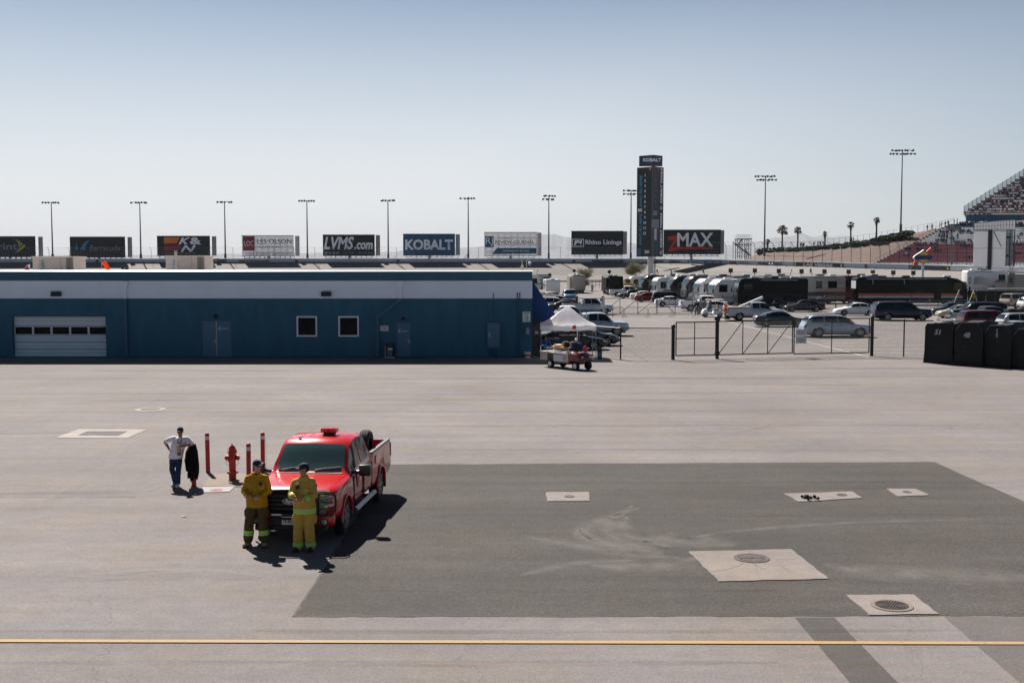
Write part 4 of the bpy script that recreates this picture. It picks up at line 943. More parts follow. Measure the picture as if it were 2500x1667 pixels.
def far_person(label, grp, loc, pose, rd, rz=0, ci=None):
    c1 = ci if ci is not None else rd.choice((0, 0, 0, 1, 1, 2, 2, 3, 4, 6)); c2 = rd.choice((0, 1, 1, 2)); k = (pose, c1, c2)
    if k not in PM: PM[k] = (sit_mesh() if pose == 'sit' else stand_mesh()).mesh('person', [SKN, CL[c1], CL[c2], CL[rd.choice((0, 1, 3))]], 60)
    o = obj('person', PM[k], None, loc); o.rotation_euler.z = rz; return tag(o, label, 'person', grp)
rd = random.Random(4)
def seat_people(spots, lab, grp):
    for (cx, cy, n) in spots:
        px0, py0 = 2200+cx/7.84, 520+cy/7.84
        i = min(range(NR), key=lambda k: abs(terr[k][0]-2-py0)); y, d, A, Bp = terr[i]
        for k in range(n):
            x = P(px0, y, d).x+(k-(n-1)/2)*.68+rd.uniform(-.1, .1); far_person(lab, grp, (x, d+.30, A.z+.42), 'sit', rd, rd.uniform(-.3, .3))
seat_people([(910, 320, 2), (985, 355, 2), (1070, 330, 4), (1130, 350, 2), (1230, 350, 4), (1330, 375, 3), (785, 385, 2), (850, 385, 2), (905, 385, 1), (1150, 390, 2), (765, 450, 2), (860, 445, 2), (960, 490, 2), (830, 500, 3),
             (740, 560, 4), (800, 545, 2), (590, 600, 2), (650, 605, 3), (300, 620, 2), (400, 610, 4), (465, 600, 1), (1170, 590, 3), (1220, 590, 1), (1060, 590, 2), (1310, 565, 2), (1350, 570, 1), (2290, 430, 2), (2280, 570, 3), (2220, 620, 4), (2240, 500, 1)], 'spectator seated on the white bench rows of the lower grandstand', 'spectators on the white benches')
seat_people([(120, 710, 3), (350, 710, 3), (620, 700, 3), (690, 760, 4), (100, 800, 3), (1200, 655, 3), (1300, 660, 5), (1330, 870, 2), (2250, 780, 3)], 'spectator seated on the red bench rows of the lower grandstand', 'spectators on the red benches')
seat_people([(1150, 200, 4), (1230, 205, 5), (1180, 170, 3), (1340, 130, 3), (1560, 140, 4), (1650, 130, 4), (1800, 110, 3), (2230, 150, 4), (2300, 120, 2)], 'spectator on the teal top rows below the blue fascia', 'spectators on the top rows')
for cx, cy in ((860, 600), (1075, 490), (1000, 560), (640, 740)):
    px0, py0 = 2200+cx/7.84, 520+cy/7.84; i = min(range(NR), key=lambda k: abs(terr[k][0]-py0)); y, d, A, Bp = terr[i]; far_person('person standing among the bench rows of the lower grandstand', 'people standing in the grandstand', (P(px0, y, d).x, d-.25, A.z), 'stand', rd, 0, 1)
for i in range(0, 14):
    y, d, A, Bp = ut[i]
    for k in range(4 if i else 18):
        x = A.x+1.2+rd.random()**.8*(min(Bp.x, P(2510, y, d).x)-A.x-1)
        if x < Bp.x: far_person('spectator seated in the seat rows of the upper grandstand', 'spectators in the upper grandstand', (x, d+.3, A.z+.46), 'sit', rd)
for kk, (cx, cy) in enumerate([(20, 1125), (34, 1125), (46, 1122), (56, 1120), (160, 1112), (198, 1108), (212, 1106), (228, 1102), (256, 1098), (543, 1060), (556, 1060), (572, 1058), (1345, 942), (1390, 932), (1402, 930), (1475, 905), (1495, 905), (1533, 893), (1563, 885), (1625, 875), (1656, 878)]):
    px0 = 1950+.2338*cx; p = crest_pt(px0, .2); far_person(ORD[kk]+' person from the left standing by the fence on the crest of the bank', 'people along the crest of the dirt bank', (p.x, p.y, p.z), 'stand', rd, rd.uniform(-2, 2), rd.choice((0, 0, 1)))
# ---------------------------------------------------------------- white screen tower in front of the stand
d = 232; k_ = d/F; A = P(2377, 650, d); z = lambda y: P(2400, y, d).z; X = lambda x: P(x, 600, d).x
M_SHEET = mat('white_sheet', (222, 223, 226), .6, var=.05, vscale=.6, bump=.4, bscale=.8, trans=.35)
t = thing('screen_tower', 'white panelled screen tower on a dark post in front of the grandstand', 'tower', (X(2416), d, 0)); ox = X(2416)
for xa, xb, ya, yb in ((2377, 2411, 563, 606), (2377, 2411, 606.8, 650.5), (2421, 2455, 561, 606), (2421, 2455, 606.8, 651)): MB().box(X(xa)-ox, X(xb)-ox, -.1, 0, z(yb), z(ya)).build('sheet_panel', M_SHEET, t)
n = 14
for k in range(n):
    for r_ in range(2):
        xa, xb = 2377+(2477-2377)*k/n+.4, 2377+(2477-2377)*(k+1)/n-.4; yt = 545-8*k/n; yb = 562-2*k/n; ym = (yt+yb)/2
        MB().box(X(xa)-ox, X(xb)-ox, -.05, 0, z(yb if r_ else ym)+.03, z(ym if r_ else yt)-.03).build('frame_panel', M_SHEET, t)
b = MB(); b.box(X(2376)-ox, X(2478)-ox, .002, .15, z(563), z(562)+.1)
for k in range(n+1): xx = X(2377+100*k/n)-ox; b.box(xx-.05, xx+.05, .005, .18, z(563), z(545-8*k/n))
for xa in (2457, 2466, 2477): b.box(X(xa)-ox-.07, X(xa)-ox+.07, .02, .3, z(651), z(561))
for ya in (580, 596, 612, 628, 644): b.box(X(2456)-ox, X(2477)-ox, .05, .2, z(ya)-.05, z(ya)+.05)
b.build('frame', M_STEEL2, t)
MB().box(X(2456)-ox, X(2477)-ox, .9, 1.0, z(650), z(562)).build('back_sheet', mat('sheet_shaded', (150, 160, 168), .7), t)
MB().box(X(2411.5)-ox, X(2420.5)-ox, -.25, .6, 0, z(561)).build('post', mat('post_dark', (30, 38, 46), .5), t)
for ya in (580, 624): MB().box(X(2456)-ox, X(2462)-ox, -.2, .2, z(ya+3), z(ya-3)).build('speaker', BLACK, t)
MB().tube([(X(2424)-ox, -.3, z(566)), (X(2443)-ox, -.3, z(602))], .1, 6).build('boom', STEEL, t)
# ---------------------------------------------------------------- score tower
d = 300; c = P(1592, 600, d); t = thing('score_tower', 'tall dark score tower with position numbers and vertical lettering on a white column', 'tower', (c.x, d, 0))
X = lambda x, dd=d: P(x, 600, dd).x-c.x; Z = lambda y: P(1592, y, d).z
M_TB, M_TN, M_TP = mat('board_black_green', (24, 38, 44), .5), mat('board_navy', (18, 40, 72), .5), mat('board_slate', (52, 62, 74), .5)
MB().cyl((X(1590), .9, 0), (X(1590), .9, Z(627)), .78, n=20).build('column', mat('column_white', (205, 204, 208), .5), t, 40)
def slab(xa, xb, ya_, yb_, z0, z1, m, name, th=.5):
    q = [(xa, ya_), (xb, yb_), (xb, yb_+th), (xa, ya_+th)]; return MB().prismZ(q, z0, z1).build(name, m, t)
yl, yr = 1.6, 1.6                                                   # the two faces meet in a ridge towards the lot
slab(X(1556), X(1588), yl, -1.2, Z(627), Z(408.5), M_TB, 'left_face'); slab(X(1597), X(1620.5), -1.2, yr, Z(627), Z(408), M_TP, 'right_face')
slab(X(1588.2), X(1596.8), -1.15, -1.15, Z(627), Z(404), mat('ridge_steel', (92, 100, 108), .6, .2), 'ridge', .3)
slab(X(1608.5), X(1620.6), .139, yr-.03, Z(627), Z(408.5), M_TN, 'blue_strip', .1)
MB().prismZ([(X(1560.8), 1.4), (X(1592), -1.5), (X(1617), 1.2), (X(1617), 2.2), (X(1560.8), 2.2)], Z(405), Z(379.8)).build('top_sign', M_TN, t)
la = math.atan2(-2.8, X(1588)-X(1556)); ra = math.atan2(2.8, X(1620.5)-X(1597))
def lf(s, x, y, m, h, w=None, rot=0, off=.02, sh=0):
    fr = (x-1556)/32; o = text(s, t, (X(x), yl-2.8*fr-.06, Z(y)), m, w, h, off, sh); o.rotation_euler = (0, R(rot), la) if rot == 0 else (Matrix.Rotation(la, 3, 'Z')@Matrix.Rotation(R(rot), 3, 'Y')).to_euler(); return o
def rf(s, x, y, m, h, w=None, rot=0, off=.02, sh=0):
    fr = (x-1597)/23.5; o = text(s, t, (X(x), -1.2+2.8*fr-.09, Z(y)), m, w, h, off, sh); o.rotation_euler = (Matrix.Rotation(ra, 3, 'Z')@Matrix.Rotation(R(rot), 3, 'Y')).to_euler(); return o
for k in range(12): lf(str(k+1), 1573.7, 428.3+12.85*k, LW, .72, None, 0, .03); 
for k in range(8): rf(str(k+1), 1598.8, 428.3+12.85*k, LG, .66, None, 0, .02)
M_LED = mat('led_orange', (230, 96, 50), .5, emit=.6); M_LED2 = mat('led_red_dim', (150, 56, 44), .5, emit=.3); lf('0', 1584.5, 413.5, M_LED, .80, .26, 0, -.01); rf('0', 1605.4, 414.5, M_LED2, 1.05, .4)
M_SC = mat('script_blue', (84, 160, 196), .5)
lf('Boulder City Carnival', 1564, 467, M_SC, 1.15, 8.2, 90, .02, .3); lf('Boulder City Carnival', 1564, 560, M_SC, 1.15, 8.2, 90, .02, .3); lf('esc', 1563, 513, LW, .85, 1.3, 0, .03); lf('ZMAX', 1579, 615, LW, .8, 1.5, 0, .04)
o = MB().lathe([(.9, 0), (.9, .04)], 14, (X(1562.5), .75, Z(615)), 'Y').build('swirl', mat('swirl_blue', (70, 110, 136), .6, var=.6, vscale=1.2), t); 
for yc in (453, 562):
    rf('KOBALT TOOLS', 1614.6, yc, LW, .85, 9.0, -90, .06)
for yc in (507.5, 617):
    fr = (1614.6-1597)/23.5; o = MB().lathe([(.42, 0), (.42, -.03), (.52, -.03), (.52, 0)], 20, (0, 0, 0), 'Y', cap=False).build('logo_ring', LW, t); o.location = (X(1614.6), -1.2+2.8*fr-.09, Z(yc)); o.rotation_euler.z = ra; rf('K', 1614.6, yc, LW, .55, .5, 0, .05)
o = text('KOBALT', t, (X(1588.5), -1.62, Z(392)), LW, 4.7, .9, .05); o.rotation_euler.z = 0
# slim pole with loudspeaker cabinets standing just in front of the score tower
d2 = 296; c2 = P(1599, 640, d2); t2 = thing('speaker_pole', 'slim pole with grey cabinets mounted in front of the score tower', 'pole', (c2.x, d2, 0)); zz2 = lambda y: P(1592, y, d2).z
MB().tube([(0, 0, 0), (0, 0, zz2(587)), (-.65, 0, zz2(404))], [.16, .12, .07], 8).build('pole', DARKM, t2, 40)
for xa, xb, ya, yb in ((1599, 1608, 515, 526), (1595, 1613, 536, 556)): MB().rbox(P(xa, 0, d2).x-c2.x, P(xb, 0, d2).x-c2.x, -.5, -.14, zz2(yb), zz2(ya), .03).build('cabinet', mat('cabinet_grey', (136, 142, 148), .6), t2)
MB().rbox(-.26, .34, -.36, -.13, zz2(586), zz2(558), .03).build('cabinet', mat('cabinet_white', (196, 196, 200), .5), t2)
# ---------------------------------------------------------------- scaffold stair tower
d = 353; X0 = P(1801, 600, d).x; zb = P(1801, 633, d).z; z = lambda y: P(1800, y, d).z-zb; x_ = lambda px: P(px, 600, d).x-X0
t = thing('stair_tower', 'dark steel scaffold tower with stairs and railings behind the track wall', 'tower', (X0, d, zb)); M_SC2 = mat('scaffold_dark', (44, 58, 70), .6, .3)
b = MB(); w = x_(1834)
for yy in (0, 3.2):
    for px in (1801, 1811.5, 1823.5, 1833.5): b.cyl((x_(px), yy, 0), (x_(px), yy, z(583)), .10, n=5)
    for ya, yb in ((583, 597), (597, 612), (612, 630)):
        for pa, pb in ((1801, 1811.5), (1811.5, 1823.5), (1823.5, 1833.5)): b.cyl((x_(pa), yy, z(yb)), (x_(pb), yy, z(ya)), .05, n=4); b.cyl((x_(pb), yy, z(yb)), (x_(pa), yy, z(ya)), .05, n=4)
b.box(-.1, w+.1, -.1, 3.3, z(597)-.1, z(597)+.08); b.build('frame', M_SC2, t)
MB().box(-.3, w+.2, -.3, 3.5, z(584.5), z(582.5)).build('platform', M_SC2, t); MB().box(x_(1788), x_(1796), -1.8, -.2, z(595), z(593.6)).build('landing', M_SC2, t); MB().cyl((x_(1788.5), -1, 0), (x_(1788.5), -1, z(594)), .09, n=5).build('leg', M_SC2, t)
b = MB()
for yy in (-1.7, -.4): b.tube([(x_(1794), yy, z(595)), (x_(1813), yy, z(612)), (x_(1817), yy, z(612.3)), (x_(1829.5), yy, z(624))], .20, 4)
for k in range(22): f = k/21; b.box(x_(1794+35*f)-.15, x_(1794+35*f)+.15, -1.7, -.4, z(595+29*f)-.04, z(595+29*f)+.04)
b.tube([(x_(1800), -.3, z(597)), (x_(1812), -.3, z(585))], .2, 4); b.build('stair', M_SC2, t)
b = MB()
for yy in (-.2, 3.4):
    for zz_ in (.55, 1.1): b.tube([(-.2, yy, z(582)+zz_), (w+.1, yy, z(582)+zz_)], .035, 4)
    for k in range(9): xx = -.2+(w+.3)*k/8; b.cyl((xx, yy, z(582.5)), (xx, yy, z(582)+1.1), .035, n=4)
for k in range(4): xx = x_(1788+2.2*k); b.cyl((xx, -1.8, z(594)), (xx, -1.8, z(586)-.02*k), .035, n=4)
b.tube([(x_(1788), -1.8, z(586)), (x_(1793.5), -1.8, z(586)), (x_(1800), -1.8, z(593))], .035, 4); b.build('railing', mat('railing_pale', (140, 150, 158), .5, .3), t)
# ---------------------------------------------------------------- fuel sign
d = 200; c = P(2255, 629, d); t = thing('fuel_sign', 'blue and yellow diamond fuel sign with red arrow pieces on a white pole', 'sign', (c.x, d, 0)); s_ = d/F
hz_ = c.z; dia = lambda kx, kz: [(-24*s_*kx, hz_), (-20*s_*kx, hz_+5*s_*kz), (-6*s_*kx, hz_+14*s_*kz), (0, hz_+19*s_*kz), (6*s_*kx, hz_+14*s_*kz), (20*s_*kx, hz_+5*s_*kz), (24*s_*kx, hz_), (20*s_*kx, hz_-5*s_*kz), (6*s_*kx, hz_-12*s_*kz), (0, hz_-16*s_*kz), (-6*s_*kx, hz_-12*s_*kz), (-20*s_*kx, hz_-5*s_*kz)]
MB().prismY(dia(1.03, 1.02), 0, .5).build('cabinet', WHITE, t); MB().prismY(dia(1.0, .97), -.05, -.002).build('border', mat('sign_navy', (48, 66, 104), .5), t); 
MB().prismY([(-13*s_, hz_+5.8*s_), (0, hz_+15.5*s_), (13*s_, hz_+5.8*s_)], -.10, -.052).build('panel', mat('sign_yellow', (226, 168, 36), .5), t); MB().prismY([(-13*s_, hz_-5*s_), (13*s_, hz_-5*s_), (0, hz_-13.5*s_)], -.10, -.052).build('panel', MATS['sign_yellow'], t)
text('SUNOCO', t, (0, -.12, hz_+.3*s_), mat('sign_blue_letter', (30, 58, 116), .5), 38*s_, 9*s_, .04, .15)
MR = mat('arrow_red', (206, 62, 44), .5); MB().prismY([(6*s_, hz_+14*s_), (18*s_, hz_+25*s_), (22*s_, hz_+20*s_), (17*s_, hz_+13*s_), (11*s_, hz_+9*s_)], .1, .4).build('arrow', MR, t); MB().prismY([(-18*s_, hz_-6*s_), (-9*s_, hz_-7*s_), (-12*s_, hz_-11*s_), (-13*s_, hz_-18*s_), (-24*s_, hz_-20*s_), (-23*s_, hz_-13*s_)], .1, .4).build('arrow', MR, t)
MB().tube([(0, .25, 0), (0, .25, hz_-14*s_)], .22, 10).build('pole', mat('pole_white', (190, 194, 200), .5), t, 40); MB().prismY([(-.5, hz_-12*s_), (.5, hz_-12*s_), (.2, hz_-20*s_), (-.2, hz_-20*s_)], .06, .45).build('bracket', WHITE, t)
# small dark boards along the inside of the track
for i, (px, py) in enumerate([(1784, 660.5), (1843, 660.7), (1901.6, 661.7), (1957, 662.5), (2013, 663), (2072, 663.6), (2131, 665), (2181, 665.7), (2230, 666.3), (2392, 660)]):
    d = 238; c = P(px, py, d); t = thing('marker_board', ORD[i]+' small square dark board from the left along the inside of the track', 'board', (c.x, d, 0), group='dark marker boards along the track')
    MB().box(-.44, .44, -.05, .12, c.z-.46, c.z+.46).build('board', mat('marker_dark', (46, 52, 60), .6), t); MB().box(-.06, .06, .125, .22, 0, c.z+.3).build('post', DARKM, t)
# ================================================================ VEHICLES
M_TINT = mat('tinted_glass', (14, 19, 24), .06, 0, .5); M_LENS = mat('headlight_lens', (196, 204, 210), .12, .2); M_TAIL = mat('tail_lens', (150, 24, 30), .2); M_PLAST = mat('black_trim', (28, 30, 33), .6); M_RIM = mat('alloy_rim', (160, 164, 168), .35, .8); M_PLATE = mat('licence_plate', (206, 208, 210), .5)
def wheel_meshes(r, w, key, spokes=5):
    ty = MB().lathe([(r*.62, -w/2), (r*.92, -w/2), (r, -w*.32), (r, w*.32), (r*.92, w/2), (r*.62, w/2)], 20, ax='Y', cap=False).lathe([(.02, -.01), (r*.62, -.01)], 20, ax='Y', cap=False).mesh('wheel', RUBBER, 30)
    b = MB().lathe([(r*.62, -w*.49), (r*.56, -w*.47), (r*.54, -w*.2), (.01, -w*.18)], 20, ax='Y', cap=False); b.lathe([(r*.14, -w*.42), (r*.13, -w*.47), (.01, -w*.47)], 10, ax='Y', cap=False)
    b.mi(1).lathe([(r*.50, -w*.24), (.02, -w*.23)], 20, ax='Y', cap=False).mi(0)
    for k in range(spokes): b.obox((r*.33*math.cos(2*math.pi*k/spokes), -w*.38, r*.33*math.sin(2*math.pi*k/spokes)), (r*.46, w*.14, r*.14), Matrix.Rotation(-2*math.pi*k/spokes, 3, 'Y'))
    return ty, b.mesh('rim', [M_RIM, M_PLAST], 30)
def ev(tab, u):                                              # smooth interpolation of (u,value) keys
    if u <= tab[0][0]: return tab[0][1]
    for i in range(len(tab)-1):
        a, b = tab[i], tab[i+1]
        if u <= b[0]:
            t = (u-a[0])/(b[0]-a[0]) if b[0] > a[0] else 1
            m0 = (b[1]-tab[i-1][1])/(b[0]-tab[i-1][0])*(b[0]-a[0]) if i > 0 and b[0] > tab[i-1][0] else b[1]-a[1]
            m1 = (tab[i+2][1]-a[1])/(tab[i+2][0]-a[0])*(b[0]-a[0]) if i+2 < len(tab) and tab[i+2][0] > a[0] else b[1]-a[1]
            d_ = b[1]-a[1]
            m0 = max(min(m0, 2*abs(d_)), -2*abs(d_)); m1 = max(min(m1, 2*abs(d_)), -2*abs(d_))
            if m0*d_ < 0: m0 = 0
            if m1*d_ < 0: m1 = 0
            return (2*t**3-3*t*t+1)*a[1]+(t**3-2*t*t+t)*m0+(-2*t**3+3*t*t)*b[1]+(t**3-t*t)*m1
    return tab[-1][1]
KINDS = dict(
 sedan=dict(L=4.85, W=.915, r=.33, wh=(.185, .79), sill=.22, top=[(0, .60), (.015, .70), (.10, .80), (.27, .96), (.35, 1.20), (.43, 1.40), (.53, 1.46), (.66, 1.42), (.76, 1.29), (.86, 1.10), (.97, 1.05), (1, .96)],
   belt=[(0, .56), (.02, .64), (.1, .73), (.27, .89), (.5, .93), (.85, .98), (.97, .96), (1, .88)], w=[(0, .66), (.03, .80), (.12, .97), (.3, 1), (.8, 1), (.95, .93), (1, .80)], rw=[(0, .80), (.25, .82), (.43, .66), (.6, .66), (.75, .66), (.9, .76), (1, .8)],
   ws=(.285, .425), rg=(.745, .86), side=[(.335, .545), (.558, .72), (.73, .80)]),
 coupe=dict(L=4.7, W=.92, r=.34, wh=(.18, .80), sill=.2, top=[(0, .58), (.02, .70), (.12, .82), (.30, .95), (.38, 1.18), (.47, 1.36), (.57, 1.40), (.70, 1.33), (.82, 1.14), (.90, 1.02), (.98, .98), (1, .86)],
   belt=[(0, .54), (.02, .64), (.12, .76), (.3, .89), (.5, .92), (.85, .96), (.97, .92), (1, .80)], w=[(0, .66), (.03, .82), (.12, .97), (.3, 1), (.8, 1), (.95, .93), (1, .80)], rw=[(0, .80), (.28, .82), (.47, .64), (.6, .63), (.75, .66), (.9, .76), (1, .8)],
   ws=(.315, .46), rg=(.73, .88), side=[(.37, .60), (.615, .77)]),
 suv=dict(L=5.0, W=.98, r=.38, wh=(.185, .79), sill=.30, top=[(0, .74), (.015, .90), (.08, 1.02), (.24, 1.12), (.32, 1.42), (.39, 1.68), (.50, 1.78), (.80, 1.75), (.90, 1.66), (.95, 1.42), (.985, 1.05), (1, .92)],
   belt=[(0, .70), (.015, .84), (.08, .95), (.24, 1.04), (.5, 1.07), (.9, 1.12), (.97, 1.05), (1, .86)], w=[(0, .70), (.03, .84), (.12, .98), (.3, 1), (.85, 1), (.96, .94), (1, .86)], rw=[(0, .82), (.22, .84), (.39, .72), (.6, .72), (.85, .72), (.95, .80), (1, .84)],
   ws=(.255, .385), rg=(.905, .965), side=[(.305, .505), (.518, .70), (.715, .885)]),
 bigsuv=dict(L=5.4, W=1.0, r=.40, wh=(.175, .78), sill=.36, top=[(0, .86), (.012, 1.08), (.06, 1.18), (.22, 1.24), (.30, 1.58), (.36, 1.86), (.46, 1.95), (.84, 1.93), (.93, 1.88), (.96, 1.60), (.985, 1.15), (1, 1.0)],
   belt=[(0, .82), (.012, 1.0), (.06, 1.10), (.22, 1.15), (.5, 1.17), (.93, 1.2), (.975, 1.12), (1, .94)], w=[(0, .78), (.03, .90), (.1, .98), (.3, 1), (.88, 1), (.97, .96), (1, .9)], rw=[(0, .86), (.2, .86), (.36, .76), (.6, .76), (.9, .76), (.96, .84), (1, .88)],
   ws=(.235, .355), rg=(.935, .975), side=[(.285, .475), (.488, .67), (.685, .915)]),
 van=dict(L=5.1, W=.99, r=.35, wh=(.185, .80), sill=.26, top=[(0, .66), (.02, .86), (.08, .98), (.19, 1.10), (.27, 1.42), (.35, 1.70), (.46, 1.79), (.85, 1.76), (.94, 1.68), (.97, 1.35), (.99, 1.0), (1, .8)],
   belt=[(0, .62), (.02, .80), (.08, .90), (.19, 1.0), (.5, 1.05), (.94, 1.08), (.98, .98), (1, .76)], w=[(0, .72), (.03, .85), (.12, .98), (.3, 1), (.9, 1), (.97, .95), (1, .88)], rw=[(0, .82), (.18, .84), (.35, .74), (.6, .74), (.9, .74), (.97, .82), (1, .86)],
   ws=(.20, .34), rg=(.945, .98), side=[(.25, .46), (.475, .70), (.715, .925)]),
 pickup=dict(L=5.85, W=1.0, r=.40, wh=(.165, .785), sill=.42, top=[(0, .90), (.01, 1.06), (.05, 1.14), (.21, 1.20), (.275, 1.52), (.33, 1.84), (.40, 1.92), (.54, 1.90), (.575, 1.86), (.60, 1.50), (.615, 1.26), (.618, 1.26), (.995, 1.26), (1, 1.2)],
   belt=[(0, .86), (.01, .99), (.05, 1.06), (.21, 1.12), (.5, 1.15), (.61, 1.18), (.615, 1.22), (1, 1.22)], w=[(0, .80), (.02, .92), (.08, .99), (.3, 1), (.99, 1), (1, .99)], rw=[(0, .86), (.2, .86), (.33, .75), (.5, .75), (.58, .77), (.615, .95), (1, .95)],
   ws=(.222, .325), rg=(.578, .606), side=[(.268, .425), (.438, .555)], bed=(.622, .985), zfloor=.85))
CARM = {}
def car_meshes(kind):
    if kind in CARM: return CARM[kind]
    K = KINDS[kind]; L, Wd, rr = K['L'], K['W'], K['r']; Rr = rr+.055
    us = {0, .006, .015, .03, .05, .08, .12, .155, .21, .24, .28, .30, .32, .34, .36, .38, .40, .43, .46, .5, .54, .58, .62, .66, .70, .74, .77, .80, .83, .86, .89, .92, .94, .955, .97, .98, .99, .995, 1}|{k[0] for k in K['top']}|set(K.get('bed', ()))
    if 'bed' in K: us |= {K['bed'][0]-.002, K['bed'][1]+.002}
    for wu in K['wh']:
        for a in range(0, 181, 15): us.add(wu+Rr*math.cos(R(a))/L)
        us.add(wu+(Rr+.004)/L); us.add(wu-(Rr+.004)/L)
    us = sorted(u for u in us if 0 <= u <= 1)
    def ring(u):
        w = Wd*ev(K['w'], u); zt, zbelt = ev(K['top'], u), ev(K['belt'], u); zbelt = min(zbelt, zt-.02); zb = K['sill']; sh = .06*max(0, 1-abs(u-.5)*2.0)
        if u < .04: zb += (.04-u)/.04*.10
        if u > .96: zb += (u-.96)/.04*.14
        for wu in K['wh']:
            dx = (u-wu)*L
            if abs(dx) <= Rr+1e-6: zb = max(zb, rr+math.sqrt(max(0, Rr*Rr-dx*dx)))
        zb = min(zb, zbelt-.08); zm = max(zb+.04, min(zbelt-.12, .62 if Wd < .95 else .74)); zl = zb+(zm-zb)*.35
        wr = Wd*ev(K['rw'], u)*min(1, ev(K['w'], u)+.02); x = L/2-u*L
        if 'bed' in K and K['bed'][0] <= u <= K['bed'][1]:
            pts = [(0, zb), (w*.9, zb), (w*.985, zl), (w, zm), (w*.985, zbelt-.03), (w*.965, zt), (w*.90, zt), (w*.90, K['zfloor']), (0, K['zfloor'])]
        else:
            ze = zbelt+(zt-zbelt)*.90 if zt-zbelt > .2 else zbelt+(zt-zbelt)*.6
            pts = [(0, zb), (w*.9, zb), (w*.985, zl), (w, zm), (w*.985, zbelt-.03), (w*.955, zbelt+.01), (wr, ze), (wr*.86, zt-.015*(zt-zbelt > .2)), (0, zt)]
        return x, pts
    b = MB(); rings = []
    for u in us:
        x, pts = ring(u); rings.append([(x, y, z) for y, z in pts]+[(x, -y, z) for y, z in reversed(pts[1:-1])])
    b.loft(rings); body = b.mesh('body', WHITE, 38)
    def surf(u, t, side):                                          # t counts ring points, bottom centre 0 .. roof centre 8
        x, pts = ring(u); i = min(7, int(t)); f = t-i; y = pts[i][0]*(1-f)+pts[i+1][0]*f; z = pts[i][1]*(1-f)+pts[i+1][1]*f; return Vector((x, side*y, z))
    def patch(u0, u1, t0, t1, sides=(1, -1), off=.008, nu=6, nt=3, skew=0):
        b = MB()
        for sd_ in sides:
            v = []
            for i in range(nu+1):
                for j in range(nt+1):
                    u, t = u0+(u1-u0)*i/nu, t0+(t1-t0)*j/nt; p = surf(u, t, sd_); e = .004; n_ = (surf(u+e, t, sd_)-surf(u-e, t, sd_)).cross(surf(u, min(8, t+.05), sd_)-surf(u, t-.05, sd_))
                    if n_.length > 0: n_.normalize()
                    c = Vector((0, 0, .7)); n_ = n_ if n_.dot(p-Vector((p.x, 0, .7))) > 0 else -n_; v.append(p+n_*off)
            b.add(v, [(i*(nt+1)+j, (i+1)*(nt+1)+j, (i+1)*(nt+1)+j+1, i*(nt+1)+j+1) for i in range(nu) for j in range(nt)])
        return b
    parts = []
    wsb = MB(); a, c = K['ws']
    parts.append(('windshield', patch(a, c, 6.6, 8, off=.01, nu=8).mesh('windshield', M_TINT, 60)))
    parts.append(('rear_window', patch(*K['rg'], 6.6, 8, off=.01, nu=6).mesh('rear_window', M_TINT, 60)))
    for k, (a, c) in enumerate(K['side']):
        for sd_ in (1, -1): parts.append(('side_window', patch(a, c, 5.14, 5.93, (sd_,), nu=8).mesh('side_window', M_TINT, 60)))
    tall = K['sill'] > .28
    for sd_ in (1, -1):
        parts.append(('headlight', patch(.012, .055 if not tall else .035, 3.35, 4.75, (sd_,), off=.012).mesh('headlight', M_LENS, 60)))
        parts.append(('taillight', patch(.965 if 'bed' not in K else .987, .997, 3.3, 4.8, (sd_,), off=.012).mesh('taillight', M_TAIL, 60)))
    zb = K['belt'][0][1]; wn_ = Wd*K['w'][0][1]
    parts.append(('grille', MB().rbox(L/2-.02, L/2+.03, -wn_*.62, wn_*.62, zb-.27, zb-.03, .015).mesh('grille', M_PLAST)))
    parts.append(('front_bumper', MB().rbox(L/2-.10, L/2+.07, -wn_*.98, wn_*.98, K['sill']+.10, K['sill']+.30, .04).mesh('front_bumper', WHITE if not tall else CHROME)))
    wn2 = Wd*K['w'][-1][1]
    parts.append(('rear_bumper', MB().rbox(-L/2-.08, -L/2+.08, -wn2*.98, wn2*.98, K['sill']+.12, K['sill']+.32, .04).mesh('rear_bumper', WHITE if not tall else (CHROME if 'bed' in K else M_PLAST))))
    parts.append(('licence_plate', MB().box(-L/2-.10, -L/2-.082, -.17, .17, K['sill']+.15, K['sill']+.28).mesh('licence_plate', M_PLATE)))
    mu = K['ws'][0]+.055; mx = L/2-mu*L; mz = ev(K['belt'], mu)+.09
    for sd_ in (1, -1): parts.append(('mirror', MB().rbox(mx-.08, mx+.05, min(sd_*Wd*.93, sd_*(Wd+.16)), max(sd_*Wd*.93, sd_*(Wd+.16)), mz-.07, mz+.07, .02).mesh('mirror', WHITE if not tall else M_PLAST)))
    b = MB()
    for u in [s_[1]+.006 for s_ in K['side'][:-1]]+[K['side'][0][0]-.01]:
        for sd_ in (1, -1): p0, p1 = surf(u, 2.1, sd_), surf(u, 5.0, sd_); b.box(p0.x-.006, p0.x+.006, min(sd_*Wd*.97, sd_*(Wd+.003)), max(sd_*Wd*.97, sd_*(Wd+.003)), p0.z, p1.z)
    parts.append(('door_seam', b.mesh('door_seam', M_PLAST)))
    for s_ in K['side'][:2]:
        b = MB(); p = surf(s_[1]-.03, 4.0, 1)
        for sd_ in (1, -1): b.box(p.x-.09, p.x+.09, min(sd_*p.y, sd_*(p.y+.03)), max(sd_*p.y, sd_*(p.y+.03)), p.z-.055, p.z-.02)
        parts.append(('door_handle', b.mesh('door_handle', M_PLAST)))
    parts.append(('underbody', MB().box(-L/2+.25, L/2-.25, -Wd*.62, Wd*.62, K['sill']*.62, K['sill']+.28).mesh('underbody', M_PLAST)))
